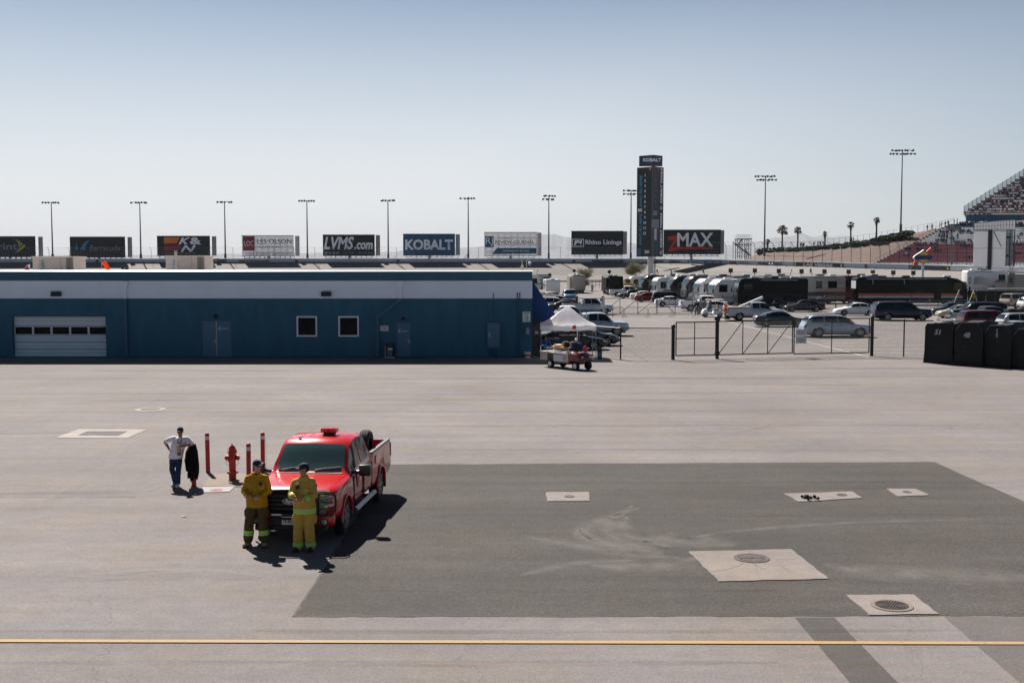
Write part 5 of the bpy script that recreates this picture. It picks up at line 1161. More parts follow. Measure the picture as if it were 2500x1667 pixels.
    if kind in ('suv', 'bigsuv'):
        b = MB()
        for sd_ in (1, -1): y = sd_*Wd*.62; b.tube([(L/2-.42*L, y, ev(K['top'], .42)), (L/2-.45*L, y, ev(K['top'], .5)+.05), (L/2-.84*L, y, ev(K['top'], .84)+.05), (L/2-.87*L, y, ev(K['top'], .87)-.02)], .025, 5)
        parts.append(('roof_rail', b.mesh('roof_rail', M_PLAST)))
    if 'bed' in K: parts.append(('bed_liner', MB().box(L/2-K['bed'][1]*L+.03, L/2-K['bed'][0]*L-.03, -Wd*.88, Wd*.88, K['zfloor']+.004, K['zfloor']+.03).mesh('bed_liner', M_PLAST)))
    CARM[kind] = (body, parts, wheel_meshes(rr, .23, kind, 5 if kind in ('sedan', 'coupe') else 6)); return CARM[kind]
PAINTED = {'front_bumper', 'rear_bumper', 'mirror'}
def car(kind, label, paint, px, yg, left=False, yaw=0, sx=1., sz=1., cat=None, group='parked cars'):
    body, parts, (tm, rm) = car_meshes(kind); K = KINDS[kind]; p = G(px, yg)
    cat = cat or {'sedan': 'car', 'coupe': 'car', 'van': 'minivan', 'pickup': 'pickup', 'suv': 'car', 'bigsuv': 'car'}[kind]
    t = thing('parked_'+{'sedan': 'sedan', 'coupe': 'coupe', 'suv': 'crossover', 'bigsuv': 'large_suv', 'van': 'minivan', 'pickup': 'pickup'}[kind], label, cat, (p.x, p.y, .006), (math.pi if left else 0)+R(yaw), group); t.scale = (sx, 1, sz)
    def put(n, me, par, m=None, loc=None):
        o = obj(n, me, par, loc)
        if m: o.material_slots[0].link = 'OBJECT'; o.material_slots[0].material = m
        return o
    put('body', body, t, paint)
    for n, me in parts: put(n, me, t, paint if n in PAINTED and me.materials[0] is WHITE else None)
    for wu in K['wh']:
        for sd_ in (1, -1):
            w = put('wheel', tm, t, None, (K['L']/2-wu*K['L'], sd_*(K['W']-.125), K['r'])); w.rotation_euler.z = math.pi if sd_ > 0 else 0; put('rim', rm, w)
    return t
def paint(name, c, metal=.0, rough=.3): return mat('car_paint_'+name, c, rough, metal, .35, coat=.45)
C_SIL, C_WHT, C_BLK, C_GRY, C_NAVY = paint('silver', (172, 178, 184), .15), paint('white', (226, 228, 230)), paint('black', (14, 17, 21)), paint('grey', (62, 72, 82), .4), paint('navy', (20, 34, 54), .2)
C_RED, C_MAR, C_TAN, C_BLU, C_DGR, C_BSIL = paint('red', (128, 20, 28)), paint('maroon', (84, 18, 28)), paint('tan', (176, 164, 146), .3), paint('blue', (70, 116, 148), .3), paint('dark_green', (26, 36, 38), .2), paint('blue_silver', (164, 180, 194), .15)
car('pickup', 'silver-blue crew cab pickup sticking out to the right of the tent', C_BSIL, 1446, 819)
car('sedan', 'blue-grey sedan with only its nose showing beside the tent leg', C_GRY, 1428, 843)
car('sedan', 'black sedan in the shade behind the tent legs', C_BLK, 1392, 853, yaw=4)
car('pickup', 'silver-grey crew cab pickup behind the far black gate post', C_SIL, 1434, 767.3)
car('pickup', 'white crew cab pickup with its roof showing over the tent peak', C_WHT, 1378, 795)
car('sedan', 'black sedan in the row behind the white pickup', C_BLK, 1386, 764)
car('suv', 'white crossover low beside the blue canopy', C_WHT, 1352, 760.9)
car('sedan', 'dark maroon sedan between the black sedan and the silver crossover', C_MAR, 1390, 757.7)
car('suv', 'silver crossover with roof rails in the row by the blue canopy', C_SIL, 1362, 754.8)
car('suv', 'dark crossover in the row just behind the silver one', C_NAVY, 1352, 751.5)
car('suv', 'red crossover at the back of the row beside the blue canopy', C_RED, 1346, 748)
car('bigsuv', 'light blue SUV facing the camera in front of the tan motorhome', C_BLU, 1390, 738, yaw=-90)
car('pickup', 'white crew cab pickup parked farthest back, near the black motorhome', C_WHT, 1529, 724.5)
car('bigsuv', 'dark red SUV seen from behind next to the far white pickup', C_MAR, 1493, 719, yaw=90)
car('sedan', 'dark green sedan facing left in front of the far white pickup', C_DGR, 1543, 728, True)
car('sedan', 'white sedan half hidden behind the red sedan', C_WHT, 1576, 732.5)
car('sedan', 'bright red sedan parked in the middle distance beyond the far gate', C_RED, 1588, 737)
car('van', 'black minivan behind the white coupe', C_BLK, 1634, 742)
car('coupe', 'white coupe just behind the crowd barriers', C_WHT, 1641, 748)
car('pickup', 'white pickup in front of the white and silver motorhomes', C_WHT, 1717, 759)
car('sedan', 'small white sedan behind the golf cart', C_WHT, 1749, 764)
pk = car('pickup', 'silver pickup loaded with a long white tube and an orange bundle', C_SIL, 1841, 781.6)
car('sedan', 'dark grey sedan in the middle of the car park behind the sliding gate', C_GRY, 1904, 797.5)
car('suv', 'silver-blue crossover parked close behind the fence gate with the white notices', C_BSIL, 2039, 822, sx=1.1)
car('pickup', 'black crew cab pickup with a chrome nose facing left before the motorhomes', C_BLK, 1946, 753.5, True, sx=1.15)
car('sedan', 'black sedan facing left behind the crowd barriers', C_BLK, 1961, 761, True)
car('sedan', 'white sedan facing left beside the dark blue SUV', C_WHT, 2089, 770, True)
car('bigsuv', 'large dark blue SUV with tan lower trim facing right', C_NAVY, 2199, 782, sx=1.1)
car('sedan', 'dark green sedan with a bright windscreen right of the blue SUV', C_DGR, 2322, 769.5, True)
car('sedan', 'tan sedan with only its nose showing', C_TAN, 2343, 776.5, True)
car('bigsuv', 'black SUV facing left above the covered racks', C_BLK, 2384, 784, True, sx=1.08)
car('pickup', 'dark pickup with its grey tailgate showing beside the maroon minivan', C_GRY, 2408, 797)
car('van', 'maroon minivan with its rear window above the covers', C_MAR, 2412, 806)
car('sedan', 'black sedan with a pale windscreen behind the maroon minivan', C_BLK, 2466, 790.5, True)
car('suv', 'silver SUV with a roof rack at the right edge above the covers', C_SIL, 2508, 815)
car('sedan', 'silver sedan low behind the second covered rack', C_SIL, 2474, 829, True)
car('bigsuv', 'tan and black SUV far right near the dark screen fence', C_TAN, 2488, 752, yaw=25)
car('suv', 'white crossover at the far right edge, farther back', C_WHT, 2532, 758.5, yaw=20)
car('sedan', 'white sedan among the motorhomes behind the tan coach', C_WHT, 1350, 735, yaw=5)
# load on the silver pickup
t = thing('tube', 'long white tube sticking up from the bed of the silver pickup', 'tube', (pk.location.x, pk.location.y, .006)); MB().cyl((-1.6, 0, 1.3), (.85, 0, 2.35), .15, n=12).build('pipe', mat('tube_white', (206, 208, 214), .5), t, 40)
for k in range(4): MB().cyl((-1.5+.22*k, -.3, 1.2), (-1.55+.22*k, -.35, 1.66-.06*k), .035).build('pole', WHITE, t)
t = thing('bundle', 'orange and white bundle hanging over the tailgate of the silver pickup', 'bundle', (pk.location.x-2.95, pk.location.y-.35, 0)); rd = random.Random(8); b = MB()
for k in range(14): b.mi(0 if k % 3 else 1).sphere((rd.uniform(-.22, .2), rd.uniform(-.25, .3), rd.uniform(.75, 1.6)), rd.uniform(.12, .2), nu=7, nv=5)
b.build('cloth', [mat('bundle_orange', (224, 110, 72), .8), WHITE], t, 60); MB().box(-.1, .4, .1, .6, .1, .8).build('hitch', M_PLAST, t)
t = thing('load', 'flat tan boards lying in the bed of the silver pickup', 'boards', (pk.location.x-1.6, pk.location.y, 0)); MB().box(-1.25, 1.0, -.8, .8, 1.28, 1.4).build('board', mat('tan_board', (150, 140, 122), .8), t)
# ---------------------------------------------------------------- motorhomes
M_RVG = mat('coach_glass', (20, 27, 31), .08, 0, .5); M_WSG = mat('coach_windscreen', (58, 74, 80), .08, 0, .6)
RWH = wheel_meshes(.5, .3, 'rv', 6)
def rv(label, px_nose, yroof, yg, L, base, left=True, yaw=0, style=(), Wd=1.27, H=None, rear=False, group='motorhomes in the infield', cat='motorhome', z0=.55):
    p = G(px_nose, yg); H = H or (CAMH+(P(px_nose, yroof, p.y).z-CAMH))
    rz = (math.pi if left else 0)+R(yaw); t = thing('motorhome', label, cat, (p.x, p.y, .006), rz, group)
    M = Matrix.Rotation(rz, 4, 'Z'); off = M@Vector((L/2, 0, 0)); t.location = (p.x-off.x, p.y-off.y, .006)
    round_ = 'round' in style
    prof = [(-L/2+.05, z0), (-L/2, z0+.2), (-L/2, H-.25), (-L/2+.22, H), (L/2-(1.25 if round_ else .9), H), (L/2-(.9 if round_ else .45), H-.14), (L/2-(.45 if round_ else .18), H-.55), (L/2-.1, H-1.2), (L/2, H-2.1), (L/2, z0+.15), (L/2-.08, z0)]
    if 'bus_slope' in style: prof[4:8] = [(L/2-2.6, H), (L/2-1.5, H-.18), (L/2-.6, H-.62), (L/2-.25, H-1.3)]
    cz = H/2
    def ringp(y, s_): return [(x*(1-(1-s_)*2/L*2), y, cz+(z-cz)*(1-(1-s_)*.9)) for x, z in prof]
    MB().loft([ringp(-Wd, .965), ringp(-Wd+.03, .99), ringp(-Wd+.08, 1), ringp(Wd-.08, 1), ringp(Wd-.03, .99), ringp(Wd, .965)]).build('body', base, t, 24)
    MB().loft([[(L/2-.02+.0, y, z0+.9+0), (L/2+.03, y, H-2.0), (L/2-.06, y, H-1.22), (L/2-(.42 if round_ else .16), y, H-.62), (L/2-(.46 if round_ else .2), y, H-.62), (L/2-.12, y, H-1.22), (L/2-.04, y, H-2.0), (L/2-.06, y, z0+.9)] for y in (-Wd*.9, Wd*.9)]).build('windshield', M_WSG, t) if not rear else None
    for sd_ in (1, -1):
        y0, y1 = sorted((sd_*(Wd-.01), sd_*(Wd+.012)))
        wl_ = [(L/2-2.0, L/2-.75), (L/2-4.3, L/2-3.3), (L/2-6.6, L/2-5.2), (L/2-8.8, L/2-7.9)] if 'plain' not in style else [(L/2-1.9, L/2-.8)]
        for a, c in wl_:
            if a > -L/2+.4: MB().rbox(a, c, y0, y1, H-1.75, H-.72, .008).build('window', M_RVG, t)
        if 'slide' in style: s0, s1 = sorted((sd_*(Wd-.02), sd_*(Wd+.45))); (MB().rbox(-L/2+1.0, L/2-3.8, s0, s1, .95, H-.35, .03).build('slide_out', base, t) if sd_ > 0 else None)
        b = MB()
        for k in range(int(L/1.4)): x = -L/2+.7+1.4*k; b.box(x-.01, x+.01, y0, y1, z0+.1, 1.15)
        b.build('bay_seam', M_PLAST, t)
        MB().cyl((-L/2+1.4, sd_*(Wd+.05), H-.22), (L/2-3, sd_*(Wd+.05), H-.22), .07, n=8).build('awning', mat('awning_grey', (150, 152, 156), .5), t, 40)
        MB().tube([(L/2-.5, sd_*Wd, H-1.0), (L/2+.15, sd_*(Wd+.15), H-1.05), (L/2+.2, sd_*(Wd+.2), H-1.35)], .03, 5).rbox(L/2+.1, L/2+.28, min(sd_*(Wd+.08), sd_*(Wd+.30)), max(sd_*(Wd+.08), sd_*(Wd+.30)), H-1.85, H-1.3, .03).build('mirror', M_PLAST, t) if not rear else None
        for k_, stp in enumerate(q for q in style if isinstance(q, tuple)):
            z_a, z_b, m_, x_a, x_b = stp; d_ = .004+.004*k_; ya, yb = sorted((sd_*(Wd-.02), sd_*(Wd+d_)))
            MB().prismY([(-L/2+x_a*L, z_a), (-L/2+x_b*L, z_a), (-L/2+x_b*L-.4*(z_b-z_a), z_b), (-L/2+x_a*L+.1, z_b)], ya, yb).build('stripe', m_, t)
    for k in range(3 if L > 9 else 2):
        x = -L/2+1.5+k*(L-4)/2; MB().rbox(x-.5, x+.5, -.36, .36, H-.01, H+.26, .08).build('roof_unit', mat('roof_unit_'+('dark' if k % 2 else 'white'), (60, 64, 70) if k % 2 else (206, 206, 204), .5), t)
    if 'dish' in style: MB().cyl((L/2-3.2, .2, H), (L/2-3.2, .2, H+.5), .04).lathe([(.02, 0), (.35, .1), (.36, .12)], 10, (L/2-3.1, .2, H+.75), 'X').build('dish', M_PLAST, t)
    if 'dome' in style: MB().sphere((L/2-4.2, -.2, H+.2), .42, .42, .3).build('satellite_dome', WHITE, t, 60)
    for sd_ in (1, -1):
        for x in (L/2-2.4, -L/2+2.6): w = obj('wheel', RWH[0], t, (x, sd_*(Wd-.17), .5)); w.rotation_euler.z = math.pi if sd_ > 0 else 0; obj('rim', RWH[1], w)
        MB().box(-L/2+1.9, -L/2+3.3, *sorted((sd_*(Wd-.3), sd_*(Wd-.004))), z0-.1, z0+.02).build('mud_guard', M_PLAST, t)
    MB().box(-L/2+.4, L/2-.4, -Wd+.35, Wd-.35, .25, z0+.05).build('chassis', M_PLAST, t)
    if rear:
        MB().rbox(L/2-.01, L/2+.012, -Wd*.86, Wd*.86, 1.7, H-.3, .004).build('rear_panel', style[-1] if not isinstance(style[-1], (str, tuple)) else M_RVG, t)
        for s_ in (-1, 1): MB().box(L/2-.01, L/2+.03, s_*Wd*.8-.1, s_*Wd*.8+.1, .85, 1.15).build('taillight', M_TAIL, t)
        MB().box(L/2-.05, L/2+.08, -Wd*.95, Wd*.95, .45, .7).build('bumper', M_PLAST, t)
    return t
def cp(n_, c_, metal=.1): return mat('coach_'+n_, c_, .3, metal, .3, coat=.15)
V_BLK, V_WHT, V_BRN, V_NAV, V_SIL, V_TAN, V_MAR, V_GRN = mat('coach_black', (7, 9, 11), .3, .0, .12), cp('white', (226, 227, 226)), cp('brown', (44, 38, 38)), cp('navy', (22, 30, 48)), cp('silver', (176, 178, 182), .1), cp('tan', (176, 170, 160)), cp('maroon', (52, 18, 24)), cp('green', (60, 70, 62))
ORG, WHS, GRS = mat('stripe_orange', (206, 84, 56), .4), mat('stripe_white', (190, 192, 194), .4), mat('stripe_grey', (104, 108, 112), .4)
rv('black motorhome, first of the row right of the desert bush', 1562, 672.5, 727, 11, V_BLK, yaw=14, style=('round', 'dish'))
rv('white motorhome with a satellite dome, second of the row', 1595, 677, 731, 11, V_WHT, yaw=13, style=('dome', 'dish', (1.2, 1.5, GRS, .1, .9)))
rv('dark brown motorhome with a rounded nose, third of the row', 1631, 675, 735, 11, V_BRN, yaw=13, style=('round', 'plain'))
rv('dark blue motorhome with a silver lower half, fourth of the row', 1669, 674, 739, 11.5, V_NAV, yaw=14, style=('round', (.6, 1.5, V_SIL, 0, 1), 'dish'))
rv('silver-grey motorhome with a big side window, fifth of the row', 1697, 680, 743, 11.5, V_SIL, yaw=14, style=('round', (1.15, 1.3, GRS, 0, .95)))
rv('white motorhome with a round white cap and dark lower lines, nearest of the row', 1733, 682, 747, 11.5, V_WHT, yaw=14, style=('round', (1.0, 1.08, GRS, 0, .9), (1.2, 1.28, GRS, 0, .9)))
rv('big glossy black coach seen broadside behind the loaded pickup', 1795, 679.5, 752.5, 9.2, V_BLK, yaw=2, style=('plain', (1.2, 1.32, GRS, .05, .5)))
rv('tan and green motorhome with swooping stripes, behind the black coach', 1930, 674, 741, 8, V_TAN, yaw=12, style=('dish', (1.1, 1.7, V_GRN, 0, .95), (2.4, 2.7, WHS, 0, .6)))
rv('white and blue-grey trailer home with a dark swoosh', 1981, 673, 737, 8, mat('trailer_bluegrey', (128, 142, 160), .4), left=False, yaw=-20, style=('plain', 'dish', (.9, 1.5, V_BRN, 0, 1), (2.6, 2.7, V_NAV, 0, .9)), rear=False)
rv('maroon and black trailer home with a white number panel', 2030, 673, 740, 8, V_MAR, yaw=8, style=('plain', (.9, 1.15, mat('stripe_red', (150, 40, 44), .4), .2, 1)))
bus = rv('very long black coach with orange and white stripes along its side', 2353, 677, 744, 15.6, V_BLK, left=False, style=('bus_slope', 'plain', (1.28, 1.62, ORG, 0.02, .70), (1.0, 1.28, WHS, 0.02, .70), (1.28, 1.62, ORG, .76, .94), (1.0, 1.28, WHS, .76, .96)))
for k, x in enumerate((-5.6, -1.2)): MB().tube([(x, -1.29, 3.55), (x+.12, -1.33, 3.2), (x+.08, -1.3, 2.9)], .03, 4).build('awning_arm', WHITE, bus)
MB().rbox(-7.83, -7.80, -1.1, 1.1, 2.3, 3.4, .01).build('number_panel', WHS, bus)
rv('white motorhome with a painted rear and dark roof, left of the tan one', 1342, 681, 719, 9, V_WHT, yaw=92+180, rear=False, style=('dish', (1.7, 2.0, GRS, 0, .9)))
rv('tan motorhome with a large dark swoosh panel on its end', 1400, 670, 713, 10, V_TAN, yaw=93+180, rear=True, style=('slide', 'dish', mat('rear_graphic', (70, 80, 84), .3)))
rv('black motorhome seen end-on beside the desert bush', 1484, 673, 716.5, 10, V_BLK, yaw=94+180, rear=True, style=('slide', 'dish', V_BLK))
rv('white motorhome farthest left, partly behind the blue canopy', 1316, 671, 713, 9, V_WHT, left=False, yaw=15, style=('dome', (1.6, 1.8, GRS, 0, 1)))
rv('grey motorhome with a dark roof far left behind the painted one', 1346, 669, 706, 9, V_SIL, left=False, yaw=8, style=('dish',))
rv('plain white box trailer behind the first black motorhome', 1535, 674, 706, 7, V_WHT, yaw=6, style=('plain',), H=2.9, z0=.5, cat='trailer')
tr = rv('white race trailer with a wavy grey pattern and red and teal lettering', 2456, 664, 726, 7.2, V_WHT, left=False, style=('plain',), H=4.6, z0=.9, cat='trailer', group='race trailers at the right')
b = MB()
for i in range(26):
    for j in range(9):
        x = -2.4+i*.15; zz_ = 2.1+.14*j+.28*math.sin(i*.22+.4); r_ = .055*(1-i/30); b.box(x-r_, x+r_, -1.292, -1.285, zz_-r_, zz_+r_)
b.build('wave_pattern', mat('pattern_grey', (104, 106, 110), .5), tr)['kind'] = 'stuff'
text('KNOW', tr, (1.55, -1.30, 2.75), mat('letter_red', (178, 44, 56), .5), .8, .5, .05); text('HOW', tr, (2.4, -1.30, 2.75), mat('letter_teal', (64, 150, 160), .5), .75, .5, .05)
MB().box(-3.35, -2.95, -1.30, -1.283, 2.4, 3.4).build('panel', BLACK, tr); text('1', tr, (-3.15, -1.31, 2.9), WHITE, .2, .7, .04)
MB().rbox(.3, 3.4, -2.6, -1.3, 2.15, 2.25, .02).build('awning_canopy', WHITE, tr); MB().box(.35, .7, -2.5, -2.3, 0, 2.14).box(3.2, 3.3, -2.5, -2.4, 0, 2.14).build('awning_leg', STEEL, tr)
t = thing('ladder', 'tan ladder leaning against the right end of the race trailer', 'ladder', (tr.location.x+2.4, tr.location.y-2.8, 0)); b = MB()
for s_ in (0, .4): b.tube([(s_, 0, 0), (s_+1.1, 1.2, 5.4)], .05, 5)
for k in range(14): f = k/14; b.cyl((1.1*f, 1.2*f, 5.4*f), (.4+1.1*f, 1.2*f, 5.4*f), .03, n=4)
b.build('rail', mat('ladder_tan', (166, 140, 122), .7), t)
hl = rv('dark hauler with a painted flame picture on its end, at the right edge', 2475, 665, 729, 9, cp('hauler', (40, 44, 44)), yaw=90+180, rear=True, style=('slide', cp('hauler_art', (56, 50, 46))), Wd=1.15, group='race trailers at the right', cat='trailer')
rd = random.Random(3)
for k in range(7): MB().sphere((4.52, rd.uniform(-.7, .7), rd.uniform(2.2, 3.6)), .02, rd.uniform(.12, .32), rd.uniform(.08, .22), 8, 5).build('painted_flame', mat('flame_%s' % 'abc'[k % 3], ((196, 110, 50), (170, 60, 40), (190, 180, 160))[k % 3], .5), hl)
rv('grey hauler end at the very right edge', 2510, 664, 727, 9, cp('hauler_grey', (96, 98, 94)), yaw=90+180, rear=True, style=('plain', cp('hauler_bronze', (110, 92, 70))), Wd=1.2, group='race trailers at the right', cat='trailer')
# yellow machine by the far trailer
p = G(1528, 707); t = thing('loader', 'low yellow machine parked beside the far white trailer', 'machine', (p.x, p.y, 0)); MY = mat('machine_yellow', (206, 160, 70), .5)
MB().rbox(-1.6, 1.6, -.8, .8, .5, 1.5, .08).build('body', MY, t); MB().rbox(-.2, .9, -.6, .6, 1.5, 2.3, .08).build('cab', M_RVG, t)
for x in (-1, 1):
    for s_ in (-1, 1): obj('wheel', RWH[0], t, (x, s_*.75, .5))
p = G(1585, 716); t = thing('covered_boat', 'tan covered boat-shaped load between the far motorhomes', 'covered load', (p.x, p.y, 0)); MB().loft([[(x, w_*math.cos(R(a)), 1.1+h_*math.sin(R(a))) for a in range(0, 181, 30)] for x, w_, h_ in ((-2, .3, .3), (-1, .9, .8), (.5, 1, 1.0), (2, .7, .6))]).build('cover', V_TAN, t, 50); MB().box(-1.8, 1.8, -.7, .7, .3, 1.098).build('trailer_bed', M_PLAST, t)
# ================================================================ FENCES, GATES, BARRIERS, TENT, COVERS, BUSHES
M_FB = mat('fence_black_paint', (24, 28, 32), .5, .2); M_LINK = mat('chain_link_wire', (40, 46, 52), .5, .4)
def link_mesh(A, Bq, z0, z1, pitch=.115, r=.0042):
    """woven diamonds: two families of slanted wires between A and B"""
    A, Bq = Vector(A), Vector(Bq); L = (Bq-A).length; e = (Bq-A)/L; h = z1-z0; b = MB()
    n = int((L+h)/pitch)
    for fam in (0, 1):
        for k in range(1, n):
            s0 = k*pitch-h; a, c = max(0, s0), min(L, s0+h)
            if c-a < .02: continue
            za, zc = z0+(a-s0), z0+(c-s0)
            if fam: za, zc = z1-(a-s0), z1-(c-s0)
            off = Vector((0, .004*(1 if fam else -1), 0)); b.cyl(A+e*a+Vector((0, 0, za))+off, A+e*c+Vector((0, 0, zc))+off, r, n=3, cap=False)
    return b
def post(b, p, h, r, n=8): b.cyl((p.x, p.y, 0), (p.x, p.y, h), r, n=n); b.sphere((p.x, p.y, h), r*1.25, nu=8, nv=5)
def fence_run(label, pxs, yb, yt, thick=(), name='chain_link_fence', mid=None):
    """chain link run: pxs = list of (px,is_thick)"""
    t = thing(name, label, 'fence', (0, 0, 0)); pts = [G(x, y) for x, y in pxs]; h = P(pxs[0][0], yt, pts[0].y).z
    for p, th in zip(pts, thick): b = MB(); post(b, p, h+(.12 if th else .02), .11 if th else .045); b.build('post', M_FB, t, 40)
    for p, q in zip(pts, pts[1:]):
        MB().cyl(p+Vector((0, 0, h)), q+Vector((0, 0, h)), .03, n=6).build('top_rail', M_FB, t, 40); o = link_mesh(p, q, .05, h).build('mesh_wire', M_LINK, t, fix=False); o['kind'] = 'stuff'
    return t
def gate(label, x0, y0, x1, y1, yt0, yb0, verts=(), diag=False, mid=None):
    """framed gate leaf between two ground pixels"""
    A, Bq = G(x0, y0), G(x1, y1); zt, zb = P(x0, yt0, A.y).z, P(x0, yb0, A.y).z; t = thing('gate', label, 'gate', (0, 0, 0)); L = Bq-A; fr = MB()
    at = lambda px: A+L*((px-x0)/(x1-x0)); U = Vector((0, 0, 1))
    for z in (zt, zb): fr.cyl(A+U*z, Bq+U*z, .038, n=6)
    for p in (A, Bq): fr.cyl(p+U*zb, p+U*zt, .038, n=6)
    fr.build('frame', M_FB, t, 40)
    for v in verts: p = at(v); MB().cyl(p+U*zb, p+U*zt, .03, n=6).build('upright', M_FB, t, 40)
    xs = [x0]+list(verts)+[x1]
    if diag:
        for a, c in zip(xs, xs[1:]): MB().cyl(at(a)+U*zb, at(c)+U*zt, .028, n=6).build('brace', M_FB, t, 40)
    if mid: z = P(x0, mid, A.y).z; MB().cyl(A+U*z, Bq+U*z, .028, n=6).build('mid_rail', M_FB, t, 40)
    o = link_mesh(A, Bq, zb, zt).build('mesh_wire', M_LINK, t, fix=False); o['kind'] = 'stuff'; return t
fence_run('black chain-link fence from the tent to the first thick gate post', [(1303, 863), (1420, 867), (1515, 877.5), (1643, 878.5)], 877, 791, (0, 0, 0, 1))
gate('black gate leaf left of the sliding gate, with a middle rail', 1650, 879, 1747, 877, 787, 868, (1695,), mid=826.5)
t = thing('gate_post', 'thick black ball-topped post between the first gate leaf and the sliding gate', 'post', G(1750.5, 876)); b = MB(); b.cyl((0, 0, 0), (0, 0, 2.45), .11, n=10).sphere((0, 0, 2.52), .2, nu=10, nv=6).sphere((0, -.02, .35), .18, nu=8, nv=5); b.build('post', M_FB, t, 40)
gate('black sliding gate with three slanted braces', 1753, 876, 1934, 872, 784.5, 866, (1812, 1873), diag=True)
g3 = gate('black gate leaf with two white paper notices near the silver-blue crossover', 1938, 872, 2121, 868.5, 779, 864, (2029,), mid=821.5)
fence_run('black chain-link fence from the gate to the covered racks', [(2128, 869), (2206, 871), (2290, 874), (2420, 878), (2560, 882)], 869, 780, (1, 0, 0, 0, 0))
for i, (yt, yb) in enumerate(((804, 819), (823, 838))):
    A = G(1954.5, 871.7); zt, zb = P(1954, yt, A.y-.06).z, P(1954, yb, A.y-.06).z; t = thing('notice', ('upper' if i == 0 else 'lower')+' white paper notice tied to the gate mesh', 'notice', (A.x, A.y-.06, 0))
    MB().box(-.34, .34, -.006, .006, zb, zt).build('paper', mat('notice_paper', (196, 200, 210), .7), t)
    if i: text('NO PARKING', t, (0, -.012, (zt+zb)/2+.06), GREYP, .5, .07, .02); text('GATE', t, (0, -.012, (zt+zb)/2-.08), GREYP, .3, .1, .02)
    else: text('THIS GATE\nCLOSED', t, (0, -.012, (zt+zb)/2), GREYP, .5, .2, .01)
# far gate with braces and the fence that carries on to the right
def far_gate(label, x0, x1, yb, yt, verts, dirs, th):
    A, Bq = G(x0, yb), G(x1, yb); zt = P(x0, yt, A.y).z; t = thing('far_gate', label, 'gate', (0, 0, 0)); U = Vector((0, 0, 1)); at = lambda px: A+(Bq-A)*((px-x0)/(x1-x0))
    fr = MB(); fr.cyl(A+U*.12, Bq+U*.12, .035, n=5).cyl(A+U*zt, Bq+U*zt, .04, n=5); fr.build('frame', M_FB, t)
    xs = [x0]+list(verts)+[x1]
    for v in xs: p = at(v); b = MB(); post(b, p, zt+(.15 if v in th else 0), .13 if v in th else .035); b.build('post', M_FB, t, 40)
    for (a, c), dr in zip(zip(xs, xs[1:]), dirs):
        if dr in 'ux': MB().cyl(at(a)+U*.12, at(c)+U*zt, .03, n=5).build('brace', M_FB, t)
        if dr in 'dx': MB().cyl(at(a)+U*zt, at(c)+U*.12, .03, n=5).build('brace', M_FB, t)
    return t
far_gate('far black gate with crossed braces across the car park entrance', 1408, 1602, 768, 728.5, (1439, 1471.5, 1513.5, 1557), 'xxuuu', (1408, 1471.5))
far_gate('far black gate leaf with falling braces in front of the white coupe', 1604.5, 1690, 767.5, 725.5, (1648,), 'dd', ())
t = thing('far_fence', 'thin dark fence with tall posts between the car park and the motorhomes', 'fence', (0, 0, 0)); rr_ = []
for px in (1690, 1764, 1853, 1911, 1977, 2039, 2103, 2161, 2225, 2290, 2350, 2420, 2500): p = G(px, 763.5); rr_.append(p+Vector((0, 0, 2.15))); MB().cyl(p, p+Vector((0, 0, 2.2)), .035, n=5).build('post', M_FB, t)
MB().tube(rr_, .025, 4).build('rail', M_FB, t)
b = MB()
for p, q in zip(rr_, rr_[1:]):
    for k in range(30): f = k/30; c = p.lerp(q, f); b.cyl((c.x, c.y, .05), (c.x, c.y, 2.13), .006, n=3, cap=False)
b.build('mesh_wire', M_LINK, t, fix=False)['kind'] = 'stuff'
t = thing('entry_sign', 'narrow upright white board on the far gate post', 'sign', G(1473.5, 769)); MB().box(-.13, .13, -.16, -.12, .35, 2.0).build('board', WHITE, t); text('P A R K', t, (0, -.17, 1.2), mat('sign_pink', (190, 120, 130), .6), 1.2, .12, .02, rot=(0, R(-90), 0))
t = thing('parking_sign', 'small blue parking sign on the far gate', 'sign', G(1466.5, 768.5)); MB().box(-.10, .10, -.05, -.03, 1.55, 1.85).build('plate', mat('sign_blue', (50, 92, 160), .5), t)
# crowd barriers
def barrier(i, x0, x1, yb):
    A, Bq = G(x0, yb), G(x1, yb); w = Bq.x-A.x; h = 1.1; where = {0: 'leftmost', 1: 'second', 2: 'third', 3: 'fourth', 4: 'fifth', 5: 'sixth', 6: 'seventh', 7: 'eighth', 8: 'ninth', 9: 'tenth', 10: 'eleventh'}[i]
    t = thing('crowd_barrier', where+' grey crowd barrier from the left in the line across the car park', 'barrier', ((A.x+Bq.x)/2, A.y, .006), group='crowd barriers'); m = mat('barrier_steel', (112, 118, 124), .5, .4)
    MB().tube([(-w/2, 0, .02), (-w/2, 0, h-.12), (-w/2+.12, 0, h), (w/2-.12, 0, h), (w/2, 0, h-.12), (w/2, 0, .02)], .028, 6).tube([(-w/2, 0, .22), (w/2, 0, .22)], .02, 5).build('frame', m, t, 40)
    n = 18; me = barrier.me = getattr(barrier, 'me', None) or MB().cyl((0, 0, .22), (0, 0, h-.02), .011, n=4).mesh('bar', m)
    for k in range(1, n): obj('bar', me, t, (-w/2+w*k/n, 0, 0))
    for s_ in (-1, 1): MB().tube([(s_*w*.42, -.3, .01), (s_*w*.42, 0, .16), (s_*w*.42, .3, .01)], .02, 5).build('foot', m, t)
for i, (a, c, y) in enumerate([(1495, 1522, 775), (1525, 1580, 775), (1583, 1638, 774.5), (1641, 1696, 774), (1699, 1740, 771), (1923, 1978, 762), (1985, 2040, 760.5), (2042, 2095, 757), (2219, 2264, 754), (2268, 2320, 754), (2324, 2378, 753)]): barrier(i, a, c, y)
